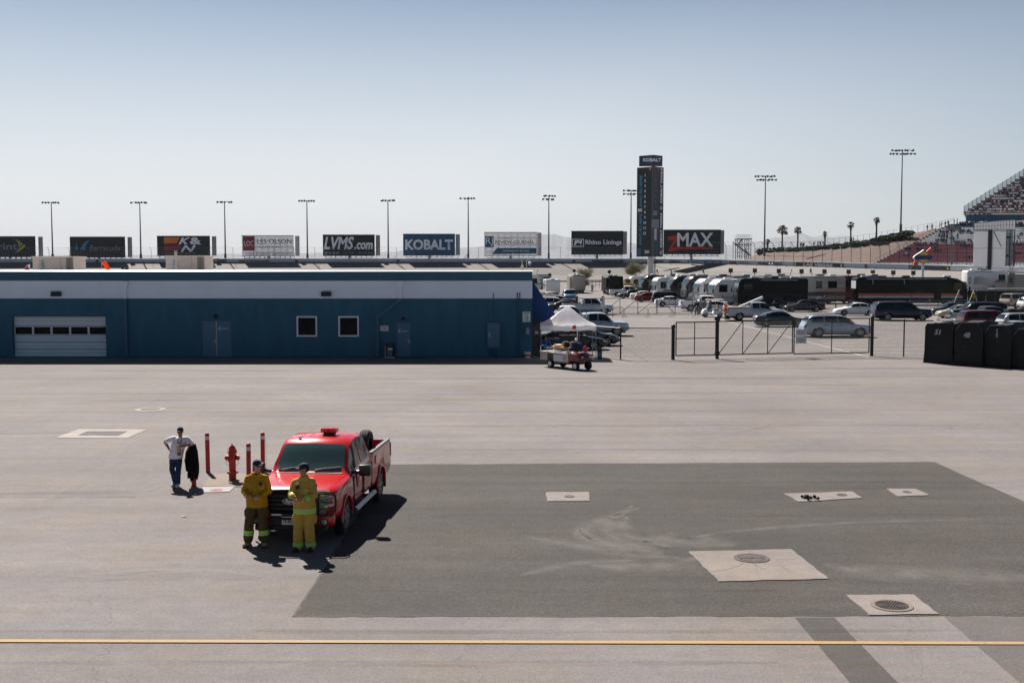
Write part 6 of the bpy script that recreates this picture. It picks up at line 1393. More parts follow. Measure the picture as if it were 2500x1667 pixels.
# dark screen fence at the right
A, Bq = G(2340, 744), G(2520, 746); t = thing('screen_fence', 'black screened fence with leaning poles at the right, in front of the race trailers', 'fence', (0, 0, 0)); M_SCR = mat('screen_cloth', (22, 26, 30), .9)
for k in range(8): p, q = A.lerp(Bq, k/8), A.lerp(Bq, (k+.97)/8); MB().prism([(0, 0), (1, 0), (1, 1), (0, 1)], lambda a, c: p.lerp(q, a)+Vector((0, 0, .1+1.9*c)), lambda a, c: p.lerp(q, a)+Vector((0, .03, .1+1.9*c))).build('screen_panel', M_SCR, t)
b = MB()
for k in range(40): p = A.lerp(Bq, k/39); b.cyl(p, p+Vector((0, 0, 2.5)), .02, n=4)
b.build('picket', M_FB, t)['kind'] = 'stuff'
for x in (2332, 2368): p = G(x-8, 752); MB().cyl(p, p+Vector((1.9, 2.5, 2.3)), .05, n=6).build('leaning_pole', GREYP, t)
p = G(2464, 745); t = thing('flat_canopy', 'flat grey canopy roof on thin legs beyond the screen fence', 'canopy', (p.x+1.2, p.y+3, 0)); MB().rbox(-2.6, 3.4, -1.2, 1.2, 2.15, 2.28, .03).build('roof', mat('canopy_grey', (120, 126, 130), .4), t)
for x in (-2.4, 3.2): MB().cyl((x, -1, 0), (x, -1, 2.15), .04).build('leg', GREYP, t)
# ---------------------------------------------------------------- covered racks 51 and 48
M_COV = mat('black_tarp', (12, 16, 19), .6, spec=.3, var=.15, vscale=2, bump=.5, bscale=1.6)
def rack(label, x0, x1, yb, yt, num, dpt=2.6, gable=1, rz=0):
    A, Bq = G(x0, yb), G(x1, yb+(x1-x0)*.07); w = (Bq-A).length; d = A.y; h = P((x0+x1)/2, yt, d).z; rz = math.atan2(Bq.y-A.y, Bq.x-A.x)
    t = thing('covered_rack', label, 'covered rack', ((A.x+Bq.x)/2, (A.y+Bq.y)/2, .006), rz, group='black covered racks'); rd = random.Random(int(x0))
    prof = [(-w/2-.12, 0), (-w/2, h*.35), (-w/2+.02, h-.55*gable), (-w/2+.36*gable+.02, h-.03), (w/2-.36*gable-.02, h), (w/2-.02, h-.55*gable), (w/2, h*.4), (w/2+.04, 0)]
    rings = []
    for k in range(9): f = k/8; s_ = 1-.03*(k in (0, 8)); rings.append([(x*s_+rd.uniform(-.02, .02), dpt*f, z*(1-.02*(k in (0, 8)))-(.05*math.sin(f*9) if z > h*.6 else 0)) for x, z in prof])
    MB().loft(rings).build('cover', M_COV, t, 30)
    MB().tube([(x*.975, -.012, z*.985) for x, z in prof[1:-1]], .018, 5).build('seam', mat('tarp_seam', (38, 44, 48), .5), t)
    if num: text(num, t, (-.05 if num == '51' else -.1, -.03, h-.55 if num == '51' else h-.78), mat('number_grey', (150, 162, 172), .6), .42, .32, .05, .25)
    MB().box(-.35, .2, -.012, -.004, .78, .80).build('stitch', MATS['tarp_seam'], t)
    for x in (-w/2+.3, w/2-.3): MB().cyl((x-.05, .4, .06), (x+.05, .4, .06), .06).build('caster', RUBBER, t)
    return t
rk = rack('black covered rack with the number 51, at the left end of its row', 2256, 2325, 885.5, 787, '51', gable=.35)
MB().sphere((.15, .3, 2.42), .62, .35, .14, 12, 6).build('loose_fold', M_COV, rk, 60); MB().add([(-.45, .1, 2.46), (-.1, .0, 2.44), (-.25, .15, 2.66), (-.05, .2, 2.62)], [(0, 1, 2), (1, 3, 2)]).build('torn_flap', mat('flap_grey', (140, 144, 148), .6), rk)
rack('black covered rack with the number 48, second in its row', 2329, 2398, 891, 784, '48')
r3 = rack('black covered rack with a dangling white strap, third in its row', 2400, 2467, 895, 791, ''); MB().box(-.06, 0, -.03, -.008, 1.7, 2.2).box(-.12, .06, -.034, -.03, 1.86, 1.9).build('strap', mat('strap_pale', (140, 156, 172), .6), r3)
rack('black covered rack at the right edge, last in its row', 2468, 2540, 899, 799, '')
# ---------------------------------------------------------------- pop-up tent
c = G(1388, 878); d0 = c.y; s_ = d0/F; t = thing('popup_tent', 'white pop-up canopy tent beside the end of the blue building', 'tent', (c.x, c.y+1.5, .006)); hw = 1.72; ev_ = P(1388, 795, d0).z; lo = P(1388, 807, d0).z; pk_ = P(1388, 746, d0+1.6).z
M_TENT = mat('tent_fabric', (246, 244, 250), .7, trans=.6, bump=.35, bscale=6); M_TENTV = mat('tent_valance', (246, 244, 250), .7, trans=.42)
def tent_side(a, bq, name):
    a, bq = Vector(a), Vector(bq); top = Vector((0, 0, pk_)); b = MB(); n, m = 10, 6; v = []
    for j in range(m+1):
        for i in range(n+1):
            e = a.lerp(bq, i/n); p = e.lerp(top, j/m); sag = .22*math.sin(math.pi*min(1, j/m*1.1))*(1-j/m)+.03*math.sin(i*2.1)*(1-j/m); v.append(p-Vector((0, 0, sag*.95)))
    b.add(v, [(j*(n+1)+i, j*(n+1)+i+1, (j+1)*(n+1)+i+1, (j+1)*(n+1)+i) for j in range(m) for i in range(n)]); return b.build(name, M_TENT, t, 60)
cs = [(-hw, -1.5, ev_), (hw, -1.5, ev_), (hw, 1.7, ev_), (-hw, 1.7, ev_)]
for k in range(4): tent_side(cs[k], cs[(k+1) % 4], 'roof_panel')
for k in range(4):
    a, bq = Vector(cs[k]), Vector(cs[(k+1) % 4]); dn = Vector((0, 0, lo-ev_)); b = MB(); n = 12; v = []
    for i in range(n+1): p = a.lerp(bq, i/n); v += [p, p+dn*(1+.05*math.sin(i*1.7))]
    b.add(v, [(2*i, 2*i+1, 2*i+3, 2*i+2) for i in range(n)]); b.build('valance', M_TENTV, t, 60)
for x, y, _ in cs: MB().box(x*.985-.022, x*.985+.022, y*.985-.022, y*.985+.022, 0, ev_-.02).box(x*.985-.07, x*.985+.07, y*.985-.07, y*.985+.07, 0, .012).build('leg', GREYP, t)
b = MB()
for k in range(4): a, bq = Vector(cs[k])*.98, Vector(cs[(k+1) % 4])*.98; m_ = (a+bq)/2; b.tube([a-Vector((0, 0, .1)), m_-Vector((0, 0, .55)), bq-Vector((0, 0, .1))], .015, 4).tube([a-Vector((0, 0, .55)), m_-Vector((0, 0, .1)), bq-Vector((0, 0, .55))], .015, 4)
b.build('truss', GREYP, t); 
p = G(1463, 876); t = thing('canister', 'black canister with a pale label at the front right tent leg', 'canister', (p.x, p.y-.35, .006)); MB().lathe([(.11, 0), (.15, .03), (.15, .62), (.10, .72), (.04, .74), (.04, .86)], 14).build('body', mat('canister_black', (30, 34, 36), .4), t, 40); MB().lathe([(.153, .2), (.153, .42)], 14, cap=False).build('label_band', mat('label_teal', (96, 124, 132), .6), t, 40)
c2 = G(1316, 872); t = thing('side_tent', 'second grey-shaded canopy corner behind the left of the white tent', 'tent', (c2.x+1.2, c2.y+3.2, .006)); b = MB()
zc = P(1316, 797, c2.y+2).z; b.add([(-1.5, -1.2, zc), (1.5, -1.2, zc), (1.5, 1.2, zc), (-1.5, 1.2, zc), (0, 0, zc+1.0)], [(0, 1, 4), (1, 2, 4), (2, 3, 4), (3, 0, 4)]); b.add([(-1.5, -1.2, zc), (1.5, -1.2, zc), (1.5, -1.2, zc-.3), (-1.5, -1.2, zc-.3)], [(0, 1, 2, 3)]); b.build('roof_panel', M_TENT, t)
for x in (-1.45, 1.45):
    for y in (-1.15, 1.15): MB().cyl((x, y, 0), (x, y, zc), .025).build('leg', GREYP, t)
p0, p1 = G(1300.5, 873), G(1317, 873); t = thing('service_gate', 'dark slatted service gate between the blue wall and the tent', 'gate', (p0.x, p0.y+.3, 0)); w = p1.x-p0.x; hh = P(1308, 778, p0.y).z
for k in range(7): MB().box(.03+(w-.06)*k/7, .03+(w-.06)*(k+.85)/7, 0, .03, .08, hh-.06).build('slat', mat('gate_dark', (26, 38, 44), .6), t)
MB().box(0, w, .035, .075, .08, .16).box(0, w, .035, .075, hh-.2, hh-.1).cyl((w, .05, 0), (w, .05, hh+.1), .05).build('frame', M_FB, t)
# ---------------------------------------------------------------- medical utility cart
pr, pf = G(1345, 897.5), G(1406, 904.5); ctr = (pr+pf)/2; hd = (pf-pr).normalized(); rz = math.atan2(hd.y, hd.x); nrm = Vector((-hd.y, hd.x, 0)); ctr = ctr+nrm*.45
t = thing('utility_cart', 'maroon and steel medical utility cart carrying a stretcher, in front of the tent', 'utility cart', (ctr.x, ctr.y, .004), rz); M_ALU = mat('cart_aluminium', (176, 170, 164), .35, .5); M_CART = mat('cart_maroon', (104, 20, 34), .3, coat=.4)
wb = (pf-pr).length/2; CWH = wheel_meshes(.235, .2, 'cart', 5)
for x in (-wb, wb):
    for s_ in (-1, 1):
        w = obj('wheel', CWH[0], t, (x, s_*.45, .235)); w.rotation_euler.z = math.pi if s_ > 0 else 0
        obj('rim', MB().lathe([(.145, -.098), (.13, -.105), (.10, -.06), (.01, -.055)], 16, ax='Y', cap=False).mesh('rim', WHITE, 40), w)
MB().box(-wb-.45, wb-.1, -.42, .42, .30, .38).build('chassis', M_PLAST, t)
MB().box(-wb+.30, -.0, -.50, .50, .39, .80).build('side_panel', mat('cart_panel_white', (206, 208, 212), .4), t); MB().rbox(.02, .52, -.51, .51, .39, .84, .015).build('locker', M_ALU, t); MB().box(.12, .26, -.525, -.512, .60, .64).build('latch', BLACK, t)
MB().rbox(-wb-.95, -wb-.30, -.48, .48, .42, .92, .02).build('rear_locker', M_ALU, t); MB().box(-wb-.98, .55, -.52, .52, .845, .885).build('deck', M_ALU, t)
MB().prismX([(-.3, .42), (.3, .42), (.3, .9), (-.3, .9)], -wb+.1, -wb+.12).build('bulkhead', M_PLAST, t)
fm = MB()
fm.loft([[(x, y*w_, z) for y, z in ((-1, zb_), (-1, zt_-.1), (-.8, zt_), (.8, zt_), (1, zt_-.1), (1, zb_))] for x, w_, zb_, zt_ in ((.54, .56, .36, .98), (.75, .56, .50, 1.04), (1.0, .54, .52, 1.00), (1.25, .50, .50, .90), (1.42, .44, .48, .78), (1.46, .40, .5, .70))]); fm.build('front_cowl', M_CART, t, 40)
MB().box(.9, 1.3, -.3, .3, .985, .998).build('cowl_decal', mat('decal_pink', (214, 190, 198), .5), t)
for s_ in (-1, 1): MB().lathe([(.01, .02), (.07, .01), (.075, -.03)], 12, (1.44, s_*.28, .72), 'X').build('headlight', M_LENS, t, 40)
MB().tube([(1.48, -.5, .55), (1.56, -.3, .52), (1.56, .3, .52), (1.48, .5, .55)], .035, 6).build('bumper', M_PLAST, t); MB().tube([(.50, -.54, .4), (.72, -.53, 1.02)], .025, 5).build('trim', STEEL, t)
rl = MB()
for s_ in (-1, 1): rl.tube([(-wb-.9, s_*.48, .89), (-wb-.9, s_*.48, 1.18), (-wb-.75, s_*.48, 1.26), (-wb-.45, s_*.48, 1.26), (-wb-.3, s_*.48, 1.12)], .022, 5).tube([(-wb-.3, s_*.50, .9), (-wb-.3, s_*.50, 1.16), (.25, s_*.50, 1.14), (.42, s_*.50, 1.04), (.42, s_*.50, .55)], .022, 5).tube([(-wb+.4, s_*.5, .9), (-wb+.4, s_*.5, 1.15)], .018, 5)
rl.build('rail', CHROME, t, 40)
MB().rbox(.30, .62, -.45, .45, .89, 1.02, .03).build('seat', M_PLAST, t); MB().tube([(.95, -.2, 1.0), (.80, -.2, 1.25)], .025).lathe([(.15, -.012), (.17, 0), (.15, .012)], 16, (.80, -.2, 1.25), 'X', cap=False).build('steering_wheel', M_PLAST, t)
Mx = Matrix.Translation((ctr.x, ctr.y, .004))@Matrix.Rotation(rz, 4, 'Z')
st = thing('stretcher', 'yellow spine board strapped on the stretcher rails of the cart', 'stretcher', Mx@Vector((-.45, 0, 1.16)), rz); MB().loft([[(x, y*w_, z) for y, z in ((-1, 0), (-1, .05), (1, .05), (1, 0))] for x, w_ in ((-.95, .16), (-.85, .24), (0, .26), (.8, .22), (.95, .14))]).build('board', mat('board_yellow', (222, 160, 70), .5), st); 
for x in (-.4, .25): MB().box(x-.05, x+.05, -.275, .275, -.03, .062).build('strap', mat('strap_orange', (214, 92, 40), .7), st)
MB().rbox(-.7, -.25, -.2, .2, .063, .16, .03).build('blanket', mat('blanket_pale', (222, 206, 190), .8), st)
for k, (x, y) in enumerate(((-.15, -.1), (.30, .05))):
    bg = thing('duffel_bag', ('left' if k == 0 else 'right')+' of two black duffel bags lying on the stretcher board', 'bag', Mx@Vector((x, y, 1.22)), rz+.2*k); MB().sphere((0, 0, .16), .30, .22, .18, 12, 8).build('bag', mat('bag_black', (26, 27, 30), .8, bump=.4, bscale=12), bg, 60); MB().tube([(-.15, -.12, .3), (0, -.14, .36), (.15, -.12, .3)], .014, 5).build('handle', BLACK, bg)
    MB().box(-.06, .05, -.222, -.20, .12, .17).build('tag', WHITE, bg)
rb = thing('red_cone', 'small red bag resting on the cart beside the driver', 'bag', Mx@Vector((.98, .32, 1.02)), rz); MB().lathe([(.10, 0), (.13, .1), (.10, .24), (.05, .30)], 12).build('bag', mat('bag_red', (206, 44, 36), .7), rb, 50)
dv = Mx@Vector((.1, .5, .885)); fl = thing('flag_pole', 'thin white pole with a red lamp standing at the back of the cart', 'pole', (dv.x, dv.y, dv.z)); MB().tube([(0, 0, 0), (0, 0, 1.25), (-.05, 0, 1.32), (-.2, 0, 1.32)], .022, 6).build('pole', WHITE, fl, 40); MB().lathe([(.05, 0), (.11, .04), (.09, .22), (.05, .24)], 12, (-.18, 0, 1.33)).build('lamp', mat('lamp_red', (206, 40, 44), .4), fl, 40)
# ---------------------------------------------------------------- pale desert bushes
M_PV = mat('pale_green_twig', (132, 126, 92), .85, var=.25, vscale=1.2); M_PV2 = mat('pale_olive_leaf', (116, 112, 76), .85, var=.25, vscale=1.5)
def desert_tree(label, px, yb, yt, hw_px, seed, dens):
    p = G(px, yb); rd = random.Random(seed); h = P(px, yt, p.y).z; hw_ = hw_px*p.y/F; t = thing('desert_tree', label, 'tree', (p.x, p.y, 0)); tk, lf_ = MB(), MB()
    for k in range(9):
        a = rd.uniform(0, 6.28); r_ = rd.uniform(.3, 1); q0 = Vector((0, 0, .1)); q1 = Vector((math.cos(a)*hw_*.3*r_, math.sin(a)*hw_*.3*r_, h*.4)); q2 = Vector((math.cos(a)*hw_*.75*r_, math.sin(a)*hw_*.75*r_, h*rd.uniform(.75, .98))); tk.tube([q0, q1, q2], [.10, .06, .02], 5)
        for m_ in range(dens):
            f = rd.uniform(.25, 1); b0 = q1.lerp(q2, f) if f > .4 else q0.lerp(q1, f*2); dr = Vector((rd.gauss(0, .8), rd.gauss(0, .8), rd.uniform(.1, 1.1))).normalized(); e = b0+dr*rd.uniform(.5, 1.3)*h*.25
            tk.mi(0).cyl(b0, e, .012, .004, n=3, cap=False)
            for q in range(14):
                c = b0.lerp(e, rd.uniform(.2, 1.1))+Vector((rd.gauss(0, .12), rd.gauss(0, .12), rd.gauss(0, .12))); s1 = Vector((rd.gauss(0, 1), rd.gauss(0, 1), rd.gauss(.4, 1))).normalized()*rd.uniform(.06, .16); s2 = s1.orthogonal().normalized()*.03; lf_.mi(q % 2).quad(c-s1-s2, c-s1+s2, c+s1+s2, c+s1-s2)
    tk.build('trunk', M_PV, t, fix=False); lf_.build('crown', [M_PV, M_PV2], t, fix=False)
desert_tree('thin pale bushy tree between the tan and the black motorhomes', 1427, 709, 658, 24, 5, 26)
desert_tree('fuller olive desert tree left of the white score tower column', 1548, 705, 645, 34, 9, 48)
p = G(309, 680); d = 200; c = P(304, 656, d); t = thing('shrub', 'small dark shrub top showing over the roof between the two air handlers', 'shrub', (c.x, d, 0)); b = MB(); rd = random.Random(2); leaf_cloud(b, (0, 0, c.z-.15), .75, .6, .5, 160, .14, rd); b.build('foliage', [M_LEAF, M_LEAF2], t, fix=False); MB().cyl((0, 0, 0), (0, 0, c.z-.2), .08).build('stem', M_TRUNK, t)
# pale wall and gate behind the far motorhomes
p, q = G(1420, 703), G(1532, 703); t = thing('far_rail_fence', 'low pale rail fence behind the far motorhomes', 'fence', (0, 0, 0))
for k in range(14): a = p.lerp(q, k/13); MB().cyl(a, a+Vector((0, 0, 1.9)), .06, n=5).build('post', STEEL, t)
for z in (.7, 1.3, 1.9): MB().cyl(p+Vector((0, 0, z)), q+Vector((0, 0, z)), .05, n=5).build('rail', STEEL, t)
# white golf cart in the car park
p = G(1740, 774); t = thing('golf_cart', 'white golf cart with a flat roof beside the loaded pickup', 'golf cart', (p.x, p.y, .006), math.pi); GW = wheel_meshes(.24, .18, 'golf', 5)
for x in (-.75, .85):
    for s_ in (-1, 1): w = obj('wheel', GW[0], t, (x, s_*.5, .24)); w.rotation_euler.z = math.pi if s_ > 0 else 0; obj('rim', GW[1], w)
MB().loft([[(x, y, z) for y, z in ((-.58, z0), (-.58, z1), (.58, z1), (.58, z0))] for x, z0, z1 in ((1.2, .35, .52), (1.05, .32, .82), (.7, .30, .95), (.55, .28, .45), (0, .28, .42), (-.1, .30, .74), (-.9, .32, .78), (-1.2, .40, .70))]).build('body', C_WHT, t, 30)
MB().rbox(-.55, .0, -.52, .52, .78, .90, .04).rbox(-.62, -.48, -.52, .52, .95, 1.35, .04).build('seat', mat('seat_tan', (120, 112, 100), .7), t); MB().rbox(-1.15, .75, -.6, .6, 1.86, 1.94, .04).build('roof', mat('roof_beige', (206, 184, 170), .5), t)
for x, x2 in ((.72, .45), (-1.0, -.95)):
    for s_ in (-1, 1): MB().cyl((x, s_*.54, .75), (x2, s_*.54, 1.87), .022, n=5).build('roof_post', BLACK, t)
MB().add([(.70, -.5, .98), (.70, .5, .98), (.48, .5, 1.8), (.48, -.5, 1.8)], [(0, 1, 2, 3)]).build('windscreen', mat('clear_screen', (190, 205, 210), .05, alpha=.3), t); MB().tube([(.6, .2, .9), (.35, .2, 1.15)], .02).build('steering_column', BLACK, t)
# ================================================================ RED FIRE PICKUP, HYDRANT, BOLLARDS
C_FIRE = mat('car_paint_fire_red', (196, 22, 26), .22, .0, .4, coat=.6); M_SHIELD = mat('windscreen_glass', (70, 102, 102), .05, 0, .6)
KINDS['fire'] = dict(L=5.9, W=1.0, r=.405, wh=(.158, .782), sill=.46, top=[(0, .96), (.008, 1.08), (.03, 1.16), (.12, 1.21), (.245, 1.25), (.27, 1.37), (.30, 1.55), (.335, 1.76), (.36, 1.87), (.40, 1.925), (.48, 1.945), (.565, 1.91), (.585, 1.85), (.60, 1.52), (.612, 1.36), (.616, 1.34), (.995, 1.34), (1, 1.28)],
   belt=[(0, .92), (.008, 1.02), (.03, 1.08), (.12, 1.13), (.245, 1.17), (.5, 1.19), (.60, 1.24), (.616, 1.31), (1, 1.31)], w=[(0, .86), (.006, .91), (.02, .95), (.06, .985), (.12, 1), (.25, .99), (.6, .985), (.7, 1), (.99, 1), (1, .99)], rw=[(0, .90), (.2, .88), (.25, .88), (.335, .78), (.5, .76), (.585, .78), (.615, .95), (1, .95)],
   ws=(.252, .347), rg=(.588, .604), side=[(.290, .43), (.452, .572)], bed=(.622, .985), zfloor=.90)
fb, fparts, (ftm, frm) = car_meshes('fire'); K = KINDS['fire']; L = K['L']
rz = math.atan2(-.996, -.09); cpt = G(838, 1304); ftM = Matrix.Rotation(rz, 3, 'Z'); fo_ = ftM@Vector((L/2-.158*L, .90, 0))
ft = thing('fire_pickup', 'bright red fire department pickup with a red light bar and black brush guard', 'pickup truck', (cpt.x-fo_.x, cpt.y-fo_.y, .012), rz)
o = obj('body', fb, ft); o.material_slots[0].link = 'OBJECT'; o.material_slots[0].material = C_FIRE
for n_, me in fparts:
    if n_ in ('headlight', 'grille', 'front_bumper', 'mirror', 'licence_plate', 'rear_bumper', 'windshield'):
        if n_ == 'windshield': o = obj(n_, me, ft); o.material_slots[0].link = 'OBJECT'; o.material_slots[0].material = M_SHIELD
        continue
    obj(n_, me, ft)
for wu in K['wh']:
    for s_ in (1, -1): w = obj('wheel', ftm, ft, (L/2-wu*L, s_*.865, .405)); w.rotation_euler.z = math.pi if s_ > 0 else 0; obj('rim', frm, w)
X0 = L/2
# front end
MB().loft([[(X0-.03+dx, y, z) for y, z in ((-.60*k, .66), (-.62*k, .76), (-.62*k, 1.06), (-.58*k, 1.12), (.58*k, 1.12), (.62*k, 1.06), (.62*k, .76), (.60*k, .66))] for dx, k in ((0, 1.02), (.06, 1), (.075, .96))]).build('grille', mat('grille_black', (14, 15, 17), .7, spec=.2), ft)
for k in range(4): z = .74+.09*k; MB().box(X0+.046, X0+.062, -.56, .56, z, z+.03).build('grille_bar', mat('grille_gloss', (12, 13, 15), .5), ft)
MB().lathe([(1e-3, .012), (.95, .012), (1, 0)], 24, (0, 0, 0), 'X', cap=False).xf(Matrix.Translation((X0+.068, 0, .92))@Matrix.Diagonal((1, .17, .07, 1))).build('badge', mat('badge_chrome', (180, 186, 196), .2, .6), ft)
MB().lathe([(1e-3, .012), (1, .012)], 24, (0, 0, 0), 'X', cap=False).xf(Matrix.Translation((X0+.071, 0, .92))@Matrix.Diagonal((1, .15, .058, 1))).build('badge_field', mat('badge_blue', (22, 40, 84), .3), ft)
o = text('Ford', ft, (X0+.086, 0, .92), WHITE, .20, .075, .01, .3); o.rotation_euler = (0, 0, R(90))
for s_ in (1, -1):
    y0, y1 = sorted((s_*.62, s_*.90))
    hl_ = MB().loft([[(X0-.02-d, y, z) for y, z in ((s_*.62, .66), (s_*.62, 1.10), (s_*.90, 1.06), (s_*.93, .84), (s_*.80, .80), (s_*.76, .66))] for d in (.10, -.055)]).build('headlight', mat('headlight_body', (166, 172, 178), .15, .5), ft)
    MB().box(X0+.036, X0+.046, min(s_*.65, s_*.86), max(s_*.65, s_*.86), .86, 1.04).build('lens', mat('headlight_glass', (112, 130, 146), .05, .2), hl_); MB().box(X0+.03, X0+.044, min(s_*.865, s_*.91), max(s_*.865, s_*.91), .87, 1.03).build('indicator', mat('indicator_orange', (206, 84, 44), .3), hl_)
    fg = MB().lathe([(.06, .03), (.085, .025), (.09, -.02)], 16, (X0+.075, s_*.74, .50), 'X').build('fog_lamp', M_PLAST, ft, 40); MB().lathe([(1e-3, .035), (.058, .034)], 14, (X0+.075, s_*.74, .50), 'X', cap=False).build('fog_lens', mat('fog_glass', (170, 176, 180), .08, .4), fg)
    # towing mirror
    MB().tube([(X0-1.72, s_*.90, 1.22), (X0-1.70, s_*1.16, 1.26)], .045, 6).rbox(X0-1.80, X0-1.62, *sorted((s_*1.10, s_*1.37)), 1.16, 1.42, .04).build('mirror', mat('mirror_black', (24, 27, 30), .3), ft, 40)
    MB().tube([(X0-1.55, s_*1.03, .40), (X0-3.6, s_*1.03, .40)], .07, 8).build('running_board', mat('step_chrome', (150, 156, 162), .2, .8), ft, 40)
    for x in (1.9, 3.2): MB().box(X0-x-.04, X0-x+.04, *sorted((s_*.7, s_*1.0)), .38, .44).build('step_bracket', M_PLAST, ft)
    for wu in K['wh']:                                                   # arch lips
        cx = L/2-wu*L; MB().tube([(cx+.475*math.cos(R(a)), s_*1.0, .405+.475*math.sin(R(a))) for a in range(-5, 186, 10)], .028, 5).build('arch_lip', C_FIRE, ft, 40)
    MB().box(L/2-.782*L-.62, L/2-.782*L-.60, *sorted((s_*.75, s_*.99)), .22, .60).build('mud_flap', RUBBER, ft)
    MB().box(X0-1.28, X0-1.0, *sorted((s_*.985, s_*1.004)), 1.02, 1.09).build('fender_badge', CHROME, ft)
    MB().prism([(-.12, .14), (0, .17), (.12, .14), (.11, -.06), (0, -.17), (-.11, -.06)], lambda a, c: (X0-2.05+a, s_*.992, 1.0+c), lambda a, c: (X0-2.05+a, s_*1.002, 1.0+c)).build('door_emblem', mat('emblem_silver', (150, 150, 152), .4), ft)
    MB().box(X0-2.13, X0-1.97, *sorted((s_*1.002, s_*1.005)), .95, 1.06).build('emblem_field', mat('emblem_red', (150, 40, 44), .5), ft)
    MB().box(X0-3.05, X0-2.82, *sorted((s_*.93, s_*.965)), 1.22, 1.26) if False else None
    MB().rbox(X0-2.62, X0-2.40, *sorted((s_*.98, s_*1.02)), 1.06, 1.10, .01).build('door_handle', C_FIRE, ft)
    for x in (1.62, 2.72, 3.58): MB().box(X0-x-.003, X0-x+.003, *sorted((s_*.95, s_*.992)), .58, 1.16).build('door_seam', M_PLAST, ft)
    MB().rbox(X0-L+.05, X0-.622*L, *sorted((s_*.885, s_*.985)), 1.335, 1.375, .012).build('bed_rail_cap', mat('rail_black', (46, 52, 58), .5), ft)
    tl = MB().rbox(X0-L-.012, X0-L+.08, *sorted((s_*.85, s_*1.005)), .92, 1.26, .02).build('taillight', M_TAIL, ft)
    MB().lathe([(1e-3, .02), (.11, .02), (.115, .0)], 16, (X0-4.05, s_*.985, 1.12), 'Y' , cap=False).build('fuel_door', C_FIRE, ft) if s_ > 0 else None
MB().rbox(X0-.12, X0+.10, -.95, .95, .40, .64, .07).build('front_bumper', C_FIRE, ft, 40); MB().rbox(X0-.2, X0+.085, -.78, .78, .28, .41, .04).build('valance', M_PLAST, ft)
MB().box(X0+.098, X0+.112, -.42, .42, .43, .60).build('bumper_inset', M_PLAST, ft)
pl = MB().rbox(X0+.118, X0+.13, -.17, .17, .43, .60, .004).build('licence_plate', mat('plate_white', (214, 216, 220), .5), ft); MB().box(X0+.1302, X0+.1312, -.155, .155, .555, .585).build('plate_band', mat('plate_red', (150, 44, 52), .5), pl)
o = text('7B 86724', pl, (X0+.134, 0, .50), mat('plate_ink', (60, 60, 72), .5), .28, .075, .02); o.rotation_euler.z = R(90)
MB().loft([[(X0+.055-.13*q*q, .84*q, 1.105-.05*q*q), (X0+.095-.13*q*q, .84*q, 1.165-.05*q*q), (X0+.035-.13*q*q, .82*q, 1.195-.05*q*q), (X0-.01-.13*q*q, .82*q, 1.15-.05*q*q)] for q in [k/6-1 for k in range(13)]]).build('bug_deflector', mat('deflector_black', (16, 18, 21), .45, spec=.3), ft, 30)
bg = MB()                                                                # brush guard
for s_ in (1, -1):
    bg.tube([(X0+.14, s_*.60, .44), (X0+.15, s_*.60, 1.12), (X0+.13, s_*.58, 1.16)], .028, 6)
    bg.tube([(X0+.14, s_*.60, 1.12), (X0+.12, s_*.88, 1.10), (X0+.02, s_*.96, 1.06), (X0-.02, s_*.97, .95), (X0+.0, s_*.96, .72), (X0+.11, s_*.84, .64), (X0+.14, s_*.60, .64)], .022, 6)
    for z in (.78, .92, 1.01): bg.tube([(X0+.14, s_*.60, z), (X0+.10, s_*.90, z-.01), (X0-.01, s_*.97, z-.02)], .010, 5)
bg.tube([(X0+.13, -.58, 1.16), (X0+.14, 0, 1.18), (X0+.13, .58, 1.16)], .028, 6).tube([(X0+.15, -.6, .66), (X0+.15, .6, .66)], .03, 6).tube([(X0+.15, -.6, .56), (X0+.15, .6, .56)], .022, 6).build('brush_guard', mat('guard_black', (20, 22, 25), .3, .2), ft, 40)
MB().box(X0+.16, X0+.18, -.38, -.16, .640, .665).build('guard_light', WHITE, ft)
# hood creases, wipers, roof ribs
for s_ in (1, -1):
    rd_ = [(X0-u*L, s_*y, ev(K['top'], u)+dz) for u, y, dz in ((.035, .36, .0), (.10, .44, .012), (.18, .52, .004), (.235, .56, -.004))]; MB().loft([[(x, y-.06, z-.03), (x, y, z+.003), (x, y+.06, z-.03)] for x, y, z in rd_], closed=True).build('hood_crease', C_FIRE, ft, 60)
    rd_ = [(X0-u*L, s_*y, ev(K['top'], u)+dz) for u, y, dz in ((.09, .16, -.006), (.16, .22, 0), (.23, .28, -.006))]; MB().loft([[(x, y-.04, z-.03), (x, y, z+.003), (x, y+.04, z-.03)] for x, y, z in rd_], closed=True).build('hood_crease', C_FIRE, ft, 60)
def on_ws(u, y): return Vector((X0-u*L, y, ev(K['top'], u)-.02*abs(y)+.028))
for y0, y1, yb in ((-.72, -.10, -.62), (.08, .70, .12)): MB().tube([on_ws(.256, y0 if y0 < 0 else yb), on_ws(.262, (y0+y1)/2), on_ws(.268, y1)], .012, 4).tube([on_ws(.252, yb), on_ws(.263, (y0+y1)/2)], .014, 4).build('wiper', mat('wiper_grey', (110, 100, 100), .5), ft)
MB().rbox(X0-.251*L-.05, X0-.243*L+.02, -.78, .78, 1.235, 1.262, .01).build('cowl', M_PLAST, ft)
for y in (-.42, -.22, 0, .22, .42): MB().loft([[(X0-u*L, y-.035, ev(K['top'], u)-.02-.05*abs(y)*abs(y)), (X0-u*L, y, ev(K['top'], u)+.006-.05*y*y), (X0-u*L, y+.035, ev(K['top'], u)-.02-.05*abs(y)*abs(y))] for u in (.41, .46, .52, .56)], closed=True).build('roof_rib', C_FIRE, ft, 60)
